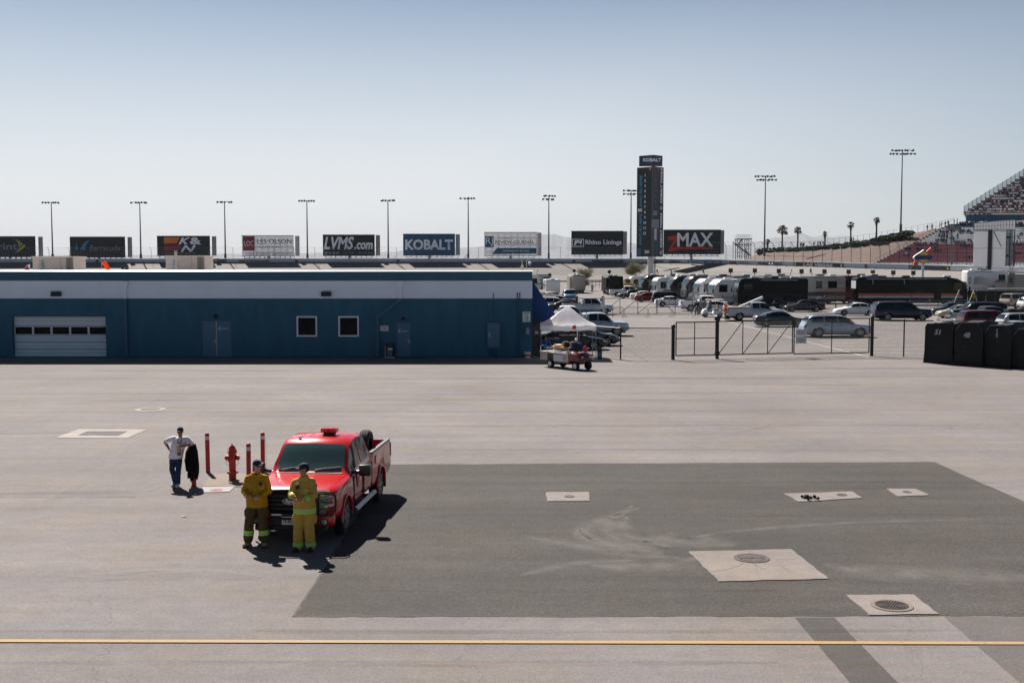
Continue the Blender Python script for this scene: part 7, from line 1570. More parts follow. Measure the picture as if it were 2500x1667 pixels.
M_LBAR = mat('light_bar_red', (214, 20, 22), .12, coat=.6); lb = MB().rbox(X0-2.83, X0-2.58, -.03, .37, 1.985, 2.10, .045).build('light_bar', M_LBAR, ft, 40); MB().rbox(X0-2.80, X0-2.61, 0.04, .30, 1.925, 1.985, .01).build('light_bar_base', M_PLAST, ft)
for y in (.07, .15, .19, .27): MB().box(X0-2.575, X0-2.57, y-.012, y+.012, 2.0, 2.085).build('divider', mat('divider_dark', (90, 8, 10), .3), lb)
MB().lathe([(.03, .03), (.045, 0)], 12, (X0-2.25, -.42, 1.925)).build('antenna', STEEL, ft, 40)
# interior behind the glass cannot be seen; load in the bed
sp = obj('spare_tyre', None, None); bpy.data.objects.remove(sp)
st_ = Matrix.Translation(ft.location)@Matrix.Rotation(rz, 4, 'Z')
tq = thing('spare_tyre', 'spare tyre standing upright in the bed of the red pickup', 'tyre', st_@Vector((X0-4.55, .62, 1.38)), rz); MB().lathe([(.20, -.12), (.36, -.13), (.40, -.09), (.40, .09), (.36, .13), (.20, .12)], 24, ax='Y', cap=False).lathe([(.40, -.05), (.408, -.045), (.408, -.015), (.40, -.01)], 24, ax='Y', cap=False).lathe([(.40, .01), (.408, .015), (.408, .045), (.40, .05)], 24, ax='Y', cap=False).build('tread', mat('tyre_rubber', (46, 44, 42), .9), tq, 30); MB().lathe([(.2, -.05), (.01, -.04)], 20, ax='Y', cap=False).build('rim', M_RIM, tq, 30)
MB().box(-.3, .3, -.2, .2, -.47, -.405).build('cradle', M_PLAST, tq)
hr = thing('hose_reel', 'grey hose reel just behind the cab of the red pickup', 'hose reel', st_@Vector((X0-3.95, .42, 1.32)), rz); MB().lathe([(.30, -.06), (.33, 0), (.30, .06), (.26, .05), (.26, -.05)], 24, ax='Y', cap=False).build('rim_ring', mat('reel_grey', (150, 156, 160), .4), hr, 40); MB().lathe([(.2, -.03), (.25, 0), (.2, .03)], 20, ax='Y').build('hose', mat('hose_dark', (52, 50, 52), .8), hr, 40); MB().box(-.1, .1, -.12, .12, -.39, -.2).build('bracket', M_PLAST, hr)
bxm = thing('tool_box', 'dark tool box in the front of the pickup bed', 'tool box', st_@Vector((X0-4.0, -.35, .93)), rz); MB().rbox(-.25, .25, -.45, .45, 0, .5, .02).build('box', M_PLAST, bxm)
# hydrant
c = G(568, 1169.5, .02); t = thing('fire_hydrant', 'weathered red fire hydrant with chained side caps on the concrete pad', 'fire hydrant', (c.x, c.y, .02)); M_HY = mat('hydrant_red', (164, 46, 38), .55, var=.18, vscale=7); M_HYB = mat('hydrant_base_rust', (128, 70, 50), .8, var=.2, vscale=10)
MB().lathe([(.10, 0), (.10, .17)], 18).build('barrel_base', M_HYB, t, 30)
MB().lathe([(.095, .17), (.15, .175), (.15, .20), (.15, .205), (.15, .23), (.095, .235), (.095, .62), (.105, .64), (.105, .76), (.13, .765), (.13, .80), (.10, .805), (.095, .88), (.06, .93), (.025, .945)], 20).build('barrel', M_HY, t, 30)
MB().cyl((0, 0, .94), (0, 0, 1.0), .022, n=5).lathe([(.06, .925), (.055, .945)], 6).build('top_nut', M_HY, t)
for k in range(8): a = 2*math.pi*k/8; obj('bolt', None, t).empty_display_size = .01
for o in [q for q in t.children if q.name.startswith('bolt')]: bpy.data.objects.remove(o)
bm_ = MB().cyl((0, 0, -.045), (0, 0, .045), .014, n=6).mesh('bolt', M_HY)
for k in range(8): a = 2*math.pi*k/8+.2; obj('bolt', bm_, t, (.135*math.cos(a), .135*math.sin(a), .203))
for k in range(6): a = 2*math.pi*k/6; obj('bolt', bm_, t, (.118*math.cos(a), .118*math.sin(a), .782))
for s_ in (-1, 1): q = MB().lathe([(.055, .09), (.065, .10), (.065, .15), (.072, .155), (.072, .185), (.03, .19), (.025, .215)], 14, ax='X').xf(Matrix.Diagonal((s_, 1, 1, 1))@Matrix.Translation((0, 0, .60))).build('side_cap', M_HY, t, 30); MB().tube([(s_*.16, -.02, .53), (s_*.17, -.03, .45), (s_*.13, -.05, .38), (s_*.10, -.05, .42)], .006, 4).build('chain', M_HYB, q)
MB().lathe([(.07, -.09), (.085, -.10), (.085, -.15), (.095, -.155), (.095, -.18), (.03, -.185), (.025, -.21)], 16, (0, 0, .58), 'Y').build('front_cap', M_HY, t, 30)
# bollards
M_BOL = mat('bollard_red', (166, 40, 34), .6, var=.12, vscale=6)
for px, py, h, lab in ((473.7, 1186.5, 1.10, 'red bollard hidden under the black jacket beside the man'), (508, 1153, 1.14, 'red bollard with a white band, back left of the hydrant'), (607.5, 1184, 1.14, 'red bollard with a white band, front right of the hydrant by the firefighter'), (642, 1151.5, 1.14, 'red bollard with a white band, back right, partly behind the pickup')):
    c = G(px, py); t = thing('bollard', lab, 'bollard', (c.x, c.y, .006), group='red bollards around the hydrant'); t.rotation_euler.y = R(random.uniform(-.8, .8))
    MB().lathe([(.062, 0), (.062, h-.05), (.055, h-.025), (.035, h-.006), (.008, h)], 18).build('tube', M_BOL, t, 40); MB().lathe([(.0635, h-.20), (.0635, h-.10)], 18, cap=False).build('white_band', mat('band_white', (206, 200, 200), .6), t, 40)
c = G(650, 1152); t = thing('marker_rod', 'very thin white rod standing beside the back right bollard', 'rod', (c.x, c.y, 0)); MB().cyl((0, 0, 0), (0, 0, 1.05), .006, n=5).build('rod', WHITE, t)
# ================================================================ PEOPLE
from mathutils import noise
def blob(parts, voxel, smooth=4, wr=0., wscale=9., seed=0, mats=None, name='body', dec=None):
    """closed pieces fused into one continuous skin"""
    b = MB()
    for q in parts:
        if q[0] == 'c':                                                # tapered capsule
            _, a, c, ra, rc = q; a, c = Vector(a), Vector(c); d = (c-a); Ld = max(d.length, 1e-4); d = d/Ld; u = d.orthogonal().normalized(); w = d.cross(u); rg = []
            for t_, r_, off in [(0, ra*math.sin(R(k)), -ra*math.cos(R(k))) for k in (15, 40, 65)]+[(0, ra, 0), (1, rc, 0)]+[(1, rc*math.sin(R(k)), rc*math.cos(R(k))) for k in (65, 40, 15)]:
                o_ = a+d*(Ld*t_+off); rg.append([o_+(u*math.cos(2*math.pi*i/12)+w*math.sin(2*math.pi*i/12))*r_ for i in range(12)])
            b.loft(rg)
        elif q[0] == 'e':
            _, c, rx, ry, rz_ = q[:5]; m = MB().sphere((0, 0, 0), rx, ry, rz_, 14, 10)
            if len(q) > 5: m.xf(q[5].to_4x4())
            m.xf(Matrix.Translation(c)); b.merge(m)
        elif q[0] == 'l':
            b.loft([[(c[0]+rx*math.cos(2*math.pi*i/20), c[1]+ry*math.sin(2*math.pi*i/20), c[2]) for i in range(20)] for c, rx, ry in q[1]])
        elif q[0] == 'p': b.tube(q[1], q[2], 10)
    me = b.mesh(name, WHITE); o = bpy.data.objects.new('tmp', me); COL.objects.link(o)
    r_ = o.modifiers.new('r', 'REMESH'); r_.mode = 'VOXEL'; r_.voxel_size = voxel; s_ = o.modifiers.new('s', 'SMOOTH'); s_.iterations = smooth; s_.factor = .5
    if dec: d_ = o.modifiers.new('d', 'DECIMATE'); d_.ratio = dec
    dg = bpy.context.evaluated_depsgraph_get(); out = bpy.data.meshes.new_from_object(o.evaluated_get(dg)); bpy.data.objects.remove(o); bpy.data.meshes.remove(me)
    if wr:
        ns = [v.normal.copy() for v in out.vertices]
        for v, n_ in zip(out.vertices, ns):
            p = Vector((v.co.x*wscale+seed, v.co.y*wscale, v.co.z*wscale*1.5)); f = 1-abs(noise.noise(p))*2.2; g_ = noise.noise(p*2.3); v.co += n_*wr*(f*.7+g_*.6)
    out.materials.clear(); out.materials.append(mats or WHITE); out.polygons.foreach_set('use_smooth', [True]*len(out.polygons)); out.name = name; return out
def rotz(a): return Matrix.Rotation(R(a), 3, 'Z')
def head_parts(c, yaw, pitch=0, s=1.):
    """face looks along -Y before turning; yaw + turns to image right"""
    M = rotz(yaw)@Matrix.Rotation(R(pitch), 3, 'X'); c = Vector(c); f = lambda x, y, z: c+M@(Vector((x, y, z))*s)
    q = [('e', c+M@Vector((0, .012, .03))*s, .076*s, .094*s, .098*s, M), ('e', f(0, -.022, -.045), .058*s, .066*s, .072*s, M), ('e', f(0, -.055, -.088), .030*s, .026*s, .022*s, M),
         ('c', f(0, -.085, .012), f(0, -.108, -.022), .011*s, .016*s), ('e', f(0, -.078, -.052), .028*s, .016*s, .010*s, M), ('e', f(0, -.080, .028), .052*s, .014*s, .012*s, M)]
    for x in (-1, 1): q += [('e', f(x*.078, .012, -.008), .012*s, .022*s, .032*s, M), ('e', f(x*.040, -.055, -.028), .024*s, .020*s, .022*s, M)]
    return q, M, f
def hand_parts(wr, tip, side, curl=.5, s=1.):
    """palm from wrist towards tip; side = direction of the thumb"""
    wr, tip = Vector(wr), Vector(tip); d = (tip-wr).normalized(); th = Vector(side); th = (th-d*th.dot(d)).normalized(); nr = d.cross(th)
    q = [('c', wr, wr+d*.045*s, .028*s, .034*s), ('e', wr+d*.062*s, .026*s, .026*s, .03*s), ('c', wr+d*.05*s+th*.018*s, wr+d*.085*s+th*.026*s, .018*s, .014*s), ('c', wr+d*.05*s-th*.016*s, wr+d*.085*s-th*.026*s, .017*s, .013*s)]
    for k, (off, ln) in enumerate(((.030, .072), (.010, .082), (-.010, .076), (-.029, .060))):
        a = wr+d*.088*s+th*off*s; b_ = a+(d*math.cos(curl*.6)+nr*math.sin(curl*.6))*ln*.5*s; c = b_+(d*math.cos(curl*1.5)+nr*math.sin(curl*1.5))*ln*.5*s
        q += [('c', a, b_, .0098*s, .0092*s), ('c', b_, c, .0092*s, .0082*s)]
    a = wr+d*.030*s+th*.028*s; b_ = a+(d*.55+th*.75+nr*.3).normalized()*.040*s; c = b_+(d*.85+th*.3+nr*.4).normalized()*.034*s
    return q+[('c', a, b_, .013*s, .0115*s), ('c', b_, c, .0115*s, .0098*s)]
def cap_mesh(f, M, s, m, brim=True):
    b = MB(); n = 18; rings = []
    for z, rx, ry in ((.028, .088, .108), (.05, .088, .108), (.085, .083, .100), (.115, .064, .078), (.132, .036, .042), (.138, .006, .008)): rings.append([f(rx*math.cos(2*math.pi*i/n), .012+ry*math.sin(2*math.pi*i/n), z) for i in range(n)])
    b.loft(rings)
    if brim:
        up, dn = [], []
        for i in range(11): a = R(195+15*i); x, y = .074*math.cos(a), .012+.10*math.sin(a); up.append((x, y)); dn.append((x*1.06, y-.085*max(0, -math.sin(a))**.7))
        v = [f(x, y, .038) for x, y in up]+[f(x, y, .020-.5*x*x*3) for x, y in dn]+[f(x, y, .034) for x, y in up]+[f(x, y, .015-.5*x*x*3) for x, y in dn]; k = 11
        b.add(v, [(i, i+1, k+i+1, k+i) for i in range(10)]+[(2*k+i, 3*k+i, 3*k+i+1, 2*k+i+1) for i in range(10)]+[(k+i, k+i+1, 3*k+i+1, 3*k+i) for i in range(10)])
    b.lathe([(.008, 0), (.006, .006)], 8, f(0, .012, .138)); return b.mesh('cap', m, 50)
def shades_mesh(f):
    b = MB()
    for x in (-1, 1): b.loft([[f(x*(.035+.024*math.cos(a)*k), -.096+.018*abs(math.cos(a))*(x*math.cos(a) > 0), .004+.018*math.sin(a)*k) for a in [R(30*j) for j in range(12)]] for k in (1, .9)])
    b.tube([f(-.058, -.082, .010), f(-.079, .0, .012)], .004, 4).tube([f(.058, -.082, .010), f(.079, .0, .012)], .004, 4).tube([f(-.012, -.098, .008), f(.012, -.098, .008)], .004, 4); return b.mesh('sunglasses', M_SHADE)
M_SHADE = mat('shades_black', (14, 15, 18), .15)
def skin(n, c): return mat('skin_'+n, c, .55, var=.06, vscale=12)
M_SK1, M_SK2, M_SK3 = skin('ruddy', (186, 130, 110)), skin('tanned', (172, 122, 100)), skin('brown', (140, 96, 76))
M_CAP = mat('cap_navy', (26, 36, 60), .85); M_LIME = mat('reflective_lime', (168, 232, 40), .5); M_REFL = mat('reflective_silver', (170, 174, 172), .4); M_LEATHER = mat('boot_leather_black', (22, 22, 24), .6); M_BOOTT = mat('boot_rubber_tan', (150, 126, 76), .7)
def cloth(n, c): return mat('cloth_'+n, c, .9, spec=.15, var=.10, vscale=9, bump=.25, bscale=60)
def band(path, r0, r1, z0, z1, parent, name='reflective_band'):
    """cuff band: lime, silver, lime rings along a short axis from a to b"""
    a, c = Vector(path[0]), Vector(path[1]); m = MB(); d = (c-a)
    for k, (f0, f1, mi_) in enumerate(((0, .32, 0), (.32, .68, 1), (.68, 1, 0))): m.mi(mi_).cyl(a+d*f0, a+d*f1, r0+(r1-r0)*f0, r0+(r1-r0)*f1, 18, cap=False)
    return m.build(name, [M_LIME, M_REFL], parent, 60)
def eband(c, rx, ry, z0, z1, parent):
    m = MB(); n = 28
    for k, (f0, f1) in enumerate(((0, .33), (.33, .67), (.67, 1))):
        m.mi(1 if k == 1 else 0).loft([[(c[0]+rx*math.cos(2*math.pi*i/n), c[1]+ry*math.sin(2*math.pi*i/n), z0+(z1-z0)*f) for i in range(n)] for f in (f0, f1)], cap=False)
    return m.build('reflective_band', [M_LIME, M_REFL], parent, 60)
def boot(ank, toe_dir, m1, m2, parent, s=1.):
    a = Vector(ank); d = Vector((toe_dir[0], toe_dir[1], 0)).normalized()
    me = blob([('c', a+Vector((0, 0, .02)), a+Vector((0, 0, .22)), .062, .070), ('c', a+Vector((0, 0, -.035))+d*-.05, a+Vector((0, 0, -.045))+d*.14, .050, .047), ('e', a+d*.15+Vector((0, 0, -.045)), .055, .055, .042)], .011, 3, mats=m1, name='boot')
    o = obj('boot', me, parent); q = MB(); pr_ = d.cross(Vector((0, 0, 1))); pts = [(-.105, .0), (-.08, .045), (.0, .048), (.12, .062), (.19, .045), (.215, 0), (.19, -.045), (.12, -.062), (.0, -.048), (-.08, -.045)]
    q.prism(pts, lambda x, y: a+d*x+pr_*y+Vector((0, 0, -a.z+.0)), lambda x, y: a+d*x+pr_*y+Vector((0, 0, -a.z+.03))); q.build('sole', m2, o); return o
def patch_disc(c, nrm, r, m, parent, name):
    n_ = Vector(nrm).normalized(); u = n_.orthogonal().normalized(); w = n_.cross(u); b = MB(); c = Vector(c); v = [c+(u*math.cos(2*math.pi*i/14)+w*math.sin(2*math.pi*i/14))*r for i in range(14)]
    b.add(v+[p+n_*.006 for p in v], [tuple(range(14)), tuple(range(27, 13, -1))]+[(i, (i+1) % 14, 14+(i+1) % 14, 14+i) for i in range(14)]); return b.build(name, m, parent)

# ---- firefighter on the left: mustard jacket, olive trousers
p = G(629, 1331); T = thing('person', 'firefighter in a mustard jacket and olive trousers leaning on the grille with clasped hands', 'person', (p.x, p.y, .006))
hq, M, f = head_parts((.02, -.005, 1.70), 42, -6)
SL, SRr = Vector((-.175, .03, 1.43)), Vector((.175, .03, 1.43)); EL, ER = Vector((-.262, .0, 1.17)), Vector((.255, -.01, 1.17)); WL, WR = Vector((-.135, -.215, 1.085)), Vector((.125, -.225, 1.075))
bp = hq+[('c', (0, .02, 1.50), (.015, .0, 1.62), .058, .055), ('l', [((0, .01, .90), .15, .11), ((0, .01, 1.1), .14, .10), ((0, .02, 1.35), .17, .11), ((0, .02, 1.48), .08, .07)])]
for s_, e_, w_ in ((SL, EL, WL), (SRr, ER, WR)): bp += [('c', s_, e_, .05, .042), ('c', e_, w_, .042, .030)]
bp += hand_parts(WL, (.02, -.30, 1.06), (0, -.3, 1), .9)+hand_parts(WR, (-.02, -.31, 1.04), (0, -.3, 1), 1.0)
KL, KR, AL, AR = Vector((-.155, -.06, .52)), Vector((.135, -.06, .52)), Vector((-.185, -.05, .10)), Vector((.165, -.07, .10))
for h_, k_, a_ in (((-.10, .01, .92), KL, AL), ((.10, .01, .92), KR, AR)): bp += [('c', h_, k_, .085, .055), ('c', k_, a_, .052, .036)]
obj('body', blob(bp, .0075, 3, mats=M_SK1), T)
M_J1 = cloth('mustard_jacket', (172, 132, 36)); M_T1 = cloth('olive_trousers', (84, 70, 48))
jk = [('l', [((0, .01, .83), .235, .165), ((0, .01, .95), .225, .16), ((0, .015, 1.12), .205, .15), ((0, .02, 1.30), .215, .15), ((0, .025, 1.40), .185, .125), ((0, .02, 1.48), .115, .095), ((0, .02, 1.535), .08, .078)]),
      ('c', SL, EL, .078, .074), ('c', EL, WL+(WL-EL)*.0, .073, .058), ('c', SRr, ER, .078, .074), ('c', ER, WR, .073, .058), ('c', (-.08, .02, 1.47), SL, .055, .076), ('c', (.08, .02, 1.47), SRr, .055, .076), ('c', (-.06, -.03, 1.52), (.0, .06, 1.55), .045, .05), ('c', (.06, -.03, 1.52), (.0, .06, 1.55), .045, .05)]
J = obj('jacket', blob(jk, .0115, 4, .010, 7., 1, M_J1, 'jacket'), T)
MB().box(.085, .145, -.158, -.138, 1.30, 1.38).build('radio_pocket', M_LEATHER, J); MB().rbox(.06, .20, -.150, -.130, 1.20, 1.34, .008).build('pocket', M_J1, J)
tr_ = [('l', [((0, .01, .80), .19, .14), ((0, .01, .92), .195, .145), ((0, .01, 1.02), .17, .13)]), ('c', (-.10, .01, .85), KL, .115, .098), ('c', KL, AL+Vector((0, 0, .06)), .098, .104), ('c', (.10, .01, .85), KR, .115, .098), ('c', KR, AR+Vector((0, 0, .06)), .098, .104), ('e', (-.225, .0, .70), .045, .08, .11), ('e', (.215, .0, .70), .045, .08, .11)]
Tr = obj('trousers', blob(tr_, .012, 4, .009, 8., 2, M_T1, 'trousers'), T)
for k_, a_ in ((KL, AL), (KR, AR)): d_ = (a_-k_); band((k_+d_*.42, k_+d_*.66), .112, .112, 0, 0, Tr)
for a_, td in ((AL, (-.25, -1)), (AR, (.2, -1))): boot(a_, td, M_BOOTT, M_LEATHER, T)
obj('cap', cap_mesh(f, M, 1, M_CAP), T); obj('sunglasses', shades_mesh(f), T)
MB().sphere((.005, -.022, 1.505), .055, .05, .05).build('undershirt', M_CAP, T, 60)

# ---- firefighter on the right: tan turnout coat with lime bands, in profile
p = G(741.5, 1344); T = thing('person', 'firefighter in tan turnout gear with lime bands, in profile before the headlight', 'person', (p.x, p.y, .006))
hq, M, f = head_parts((.02, .0, 1.71), -72, -4)
SL, SRr = Vector((-.155, -.03, 1.44)), Vector((.175, .04, 1.45)); EL, ER = Vector((-.215, -.12, 1.20)), Vector((.245, -.06, 1.18)); WL, WR = Vector((-.155, -.30, 1.20)), Vector((.03, -.27, 1.12))
bp = hq+[('c', (.02, .02, 1.51), (.02, .0, 1.63), .060, .056), ('l', [((.02, .01, .90), .15, .11), ((.02, .01, 1.1), .14, .10), ((.02, .02, 1.35), .17, .11), ((.02, .02, 1.49), .08, .07)])]
for s_, e_, w_ in ((SL, EL, WL), (SRr, ER, WR)): bp += [('c', s_, e_, .05, .042), ('c', e_, w_, .042, .030)]
bp += hand_parts(WL, (-.075, -.36, 1.135), (.5, -.3, .8), .5)+hand_parts(WR, (-.08, -.34, 1.15), (-.2, -.3, 1), .4)
KL, KR, AL, AR = Vector((-.10, -.04, .52)), Vector((.12, -.02, .52)), Vector((-.115, .0, .10)), Vector((.14, .02, .10))
for h_, k_, a_ in (((-.07, .01, .92), KL, AL), ((.12, .01, .92), KR, AR)): bp += [('c', h_, k_, .085, .055), ('c', k_, a_, .052, .036)]
obj('body', blob(bp, .0075, 3, mats=M_SK2), T)
M_J2 = cloth('tan_turnout', (196, 158, 76)); 
jk = [('l', [((.03, .01, .80), .225, .17), ((.03, .01, .94), .23, .175), ((.02, .01, 1.12), .225, .165), ((.02, .015, 1.30), .205, .145), ((.02, .02, 1.41), .18, .125), ((.02, .02, 1.49), .115, .095), ((.02, .02, 1.54), .085, .08)]),
      ('c', SL, EL, .078, .074), ('c', EL, WL, .073, .058), ('c', SRr, ER, .080, .077), ('c', ER, WR+(ER-WR)*.12, .076, .063), ('c', (-.06, .0, 1.48), SL, .055, .076), ('c', (.09, .02, 1.48), SRr, .055, .078), ('c', (-.03, -.04, 1.54), (.02, .07, 1.57), .045, .05), ('c', (.08, -.02, 1.54), (.04, .07, 1.58), .05, .055)]
J = obj('turnout_coat', blob(jk, .0115, 4, .010, 7., 5, M_J2, 'turnout_coat'), T)
eband((.03, .01), .236, .182, .80, .90, J)
d_ = (WR-ER); band((ER+d_*.55, ER+d_*.86), .080, .072, 0, 0, J); d_ = (WL-EL); band((EL+d_*.50, EL+d_*.85), .076, .068, 0, 0, J)
patch_disc((.258, -.015, 1.37), (.75, -.6, .2), .052, mat('patch_navy', (40, 44, 62), .7), J, 'shoulder_patch'); patch_disc((.262, -.020, 1.371), (.75, -.6, .2), .030, mat('patch_pale', (150, 150, 150), .7), J, 'patch_centre')
MB().rbox(-.12, -.05, -.165, -.135, 1.32, 1.42, .01).build('radio', M_LEATHER, J); MB().cyl((-.085, -.15, 1.42), (-.075, -.14, 1.47), .012).build('radio_light', WHITE, J); MB().rbox(.0, .14, -.16, -.14, 1.16, 1.34, .008).build('pocket', M_J2, J)
tr_ = [('l', [((.02, .01, .78), .20, .15), ((.02, .01, .90), .20, .15), ((.02, .01, 1.0), .17, .13)]), ('c', (-.075, .01, .84), KL, .120, .106), ('c', KL, AL+Vector((0, 0, -.01)), .106, .104), ('c', (.12, .01, .84), KR, .120, .106), ('c', KR, AR+Vector((0, 0, -.01)), .106, .104), ('e', (-.185, -.02, .68), .045, .08, .10), ('e', (.235, .0, .68), .05, .085, .11)]
Tr = obj('turnout_trousers', blob(tr_, .012, 4, .010, 8., 7, M_J2, 'turnout_trousers'), T)
for k_, a_ in ((KL, AL), (KR, AR)): d_ = (a_-k_); band((k_+d_*.80, k_+d_*1.0+Vector((0, 0, .005))), .114, .113, 0, 0, Tr)
for a_, td in ((AL, (-.3, -1)), (AR, (.15, -1))): boot(a_, td, M_LEATHER, M_LEATHER, T)
C_ = obj('cap', cap_mesh(f, M, 1, mat('cap_dark_navy', (24, 28, 46), .85)), T); patch_disc(f(0, -.094, .078), M@Vector((0, -1, .25)), .022, mat('patch_red', (150, 40, 60), .7), C_, 'cap_badge'); obj('sunglasses', shades_mesh(f), T)
MB().lathe([(.036, -.018), (.038, 0), (.036, .018)], 12, (0, 0, 0), 'X', cap=False).xf(Matrix.Translation(WR+(WR-ER)*-.05)).build('watch', M_LEATHER, T)
obj('hair', blob([('e', f(0, .045, .0), .074, .072, .07)], .012, 2, mats=mat('hair_dark', (30, 26, 26), .8), name='hair'), T)

# ---- man in the white T-shirt leaning on the jacket-covered bollard
p = G(434, 1187); T = thing('person', 'man in white T-shirt and jeans leaning an elbow on the covered bollard', 'person', (p.x, p.y, .006))
hq, M, f = head_parts((.10, -.02, 1.475), 4, -4, .96); cc = .06
SL, SRr = Vector((-.11, .02, 1.285)), Vector((.29, .02, 1.275)); EL, ER = Vector((-.34, .08, 1.185)), Vector((.415, -.04, 1.135)); WL, WR = Vector((-.20, .0, .99)), Vector((.20, -.20, 1.12))
bp = hq+[('c', (.09, .01, 1.30), (.10, .0, 1.40), .056, .054), ('l', [((-.03, .01, .82), .14, .10), ((0, .01, 1.0), .14, .11), ((.06, .02, 1.18), .16, .11), ((.09, .02, 1.30), .08, .07)])]
for s_, e_, w_ in ((SL, EL, WL), (SRr, ER, WR)): bp += [('c', s_, e_, .05, .043), ('c', e_, w_, .043, .030)]
bp += hand_parts(WL, (-.12, -.05, .93), (.3, -1, .2), .8, .95)+hand_parts(WR, (.08, -.24, 1.10), (0, -.4, 1), .6, .95)
KL, KR, AL, AR = Vector((-.135, -.03, .45)), Vector((.035, -.04, .45)), Vector((-.065, .02, .09)), Vector((.025, -.08, .09))
for h_, k_, a_ in (((-.125, .01, .80), KL, AL), ((.045, .01, .80), KR, AR)): bp += [('c', h_, k_, .08, .052), ('c', k_, a_, .05, .036)]
obj('body', blob(bp, .0075, 3, mats=M_SK3), T)
M_TS = cloth('white_shirt', (226, 226, 234)); M_JN = cloth('blue_jeans', (40, 62, 92))
SH = obj('t_shirt', blob([('l', [((-.045, .01, .755), .185, .135), ((-.03, .0, .87), .19, .145), ((.01, .0, 1.0), .185, .145), ((.06, .01, 1.16), .205, .14), ((.09, .02, 1.27), .185, .115), ((.095, .015, 1.335), .075, .07)]), ('c', SL, SL.lerp(EL, .72), .066, .070), ('c', SRr, SRr.lerp(ER, .78), .066, .070), ('c', (.03, .02, 1.29), SL, .05, .066), ('c', (.16, .02, 1.29), SRr, .05, .066)], .011, 4, .008, 7., 9, M_TS, 't_shirt'), T)
obj('jeans', blob([('l', [((-.04, .01, .66), .155, .12), ((-.04, .01, .76), .165, .125), ((-.04, .01, .84), .15, .115)]), ('c', (-.125, .01, .70), KL, .090, .070), ('c', KL, AL+Vector((0, 0, .01)), .070, .068), ('c', (.045, .01, .70), KR, .090, .070), ('c', KR, AR+Vector((0, 0, .01)), .070, .068)], .011, 4, .007, 8., 4, M_JN, 'jeans'), T)
M_SNK = mat('sneaker_white', (206, 210, 216), .6)
for a_, td in ((AL, (-.25, -1)), (AR, (.15, -1))):
    me = blob([('c', Vector(a_)+Vector((0, .03, -.035)), Vector(a_)+Vector((td[0]*.15, -.15, -.05)), .05, .045), ('c', Vector(a_)+Vector((0, .02, -.03)), Vector(a_)+Vector((0, .0, .03)), .05, .046)], .010, 3, mats=M_SNK, name='sneaker'); o = obj('sneaker', me, T)
obj('cap', cap_mesh(f, M, .96, M_CAP), T); obj('sunglasses', shades_mesh(f), T)
ly = MB().tube([(.02, .02, 1.335), (.045, -.115, 1.26), (.105, -.16, 1.12)], .010, 4).tube([(.17, .02, 1.335), (.155, -.115, 1.26), (.105, -.16, 1.12)], .010, 4).build('lanyard', mat('lanyard_navy', (30, 42, 70), .7), T); MB().rbox(.06, .15, -.185, -.172, .86, 1.03, .004).build('badge', mat('badge_dark', (62, 66, 74), .4), ly); MB().box(.075, .135, -.1875, -.1853, .95, 1.01).build('badge_print', mat('badge_yellow', (212, 196, 60), .5), ly); MB().tube([(.105, -.165, 1.12), (.105, -.178, 1.03)], .006, 4).build('clip', STEEL, ly)
# black jacket over the bollard
c = G(473.7, 1186.5); T2 = thing('jacket', 'black jacket draped over the front left bollard', 'jacket', (c.x, c.y, 0)); jb = MB(); n, m = 22, 12; v = []; rd = random.Random(2)
for j in range(m+1):
    t_ = j/m; z = 1.14-t_*(.84)
    for i in range(n):
        a = 2*math.pi*i/n; r_ = (.078+.05*min(1, t_*4)+.05*math.sin(a*3+t_*2)*t_+.03*math.sin(a*7)*t_); xs_ = 1.25 if math.cos(a) < 0 else .85
        zz_ = z+(.16*math.sin(a*2+.5)+.08*math.sin(a*5))*t_**2; lean = -.07*math.sin(math.pi*t_)*(1 if math.cos(a) < 0 else .2); v.append((r_*math.cos(a)*xs_+lean, r_*math.sin(a), zz_))
jb.add(v, [(j*n+i, j*n+(i+1) % n, (j+1)*n+(i+1) % n, (j+1)*n+i) for j in range(m) for i in range(n)]); jb.add([(.075*math.cos(2*math.pi*i/n), .075*math.sin(2*math.pi*i/n), 1.141) for i in range(n)], [tuple(range(n))]); jb.build('cloth', cloth('black_jacket', (12, 13, 17)), T2, 60)
MB().tube([(-.10, -.10, 1.0), (-.17, -.12, .72), (-.12, -.12, .42)], [.035, .045, .035], 8).tube([(-.06, -.10, .6), (-.10, -.12, .32), (-.11, -.11, .24)], [.04, .045, .03], 8).build('sleeve', MATS['cloth_black_jacket'], T2, 60)

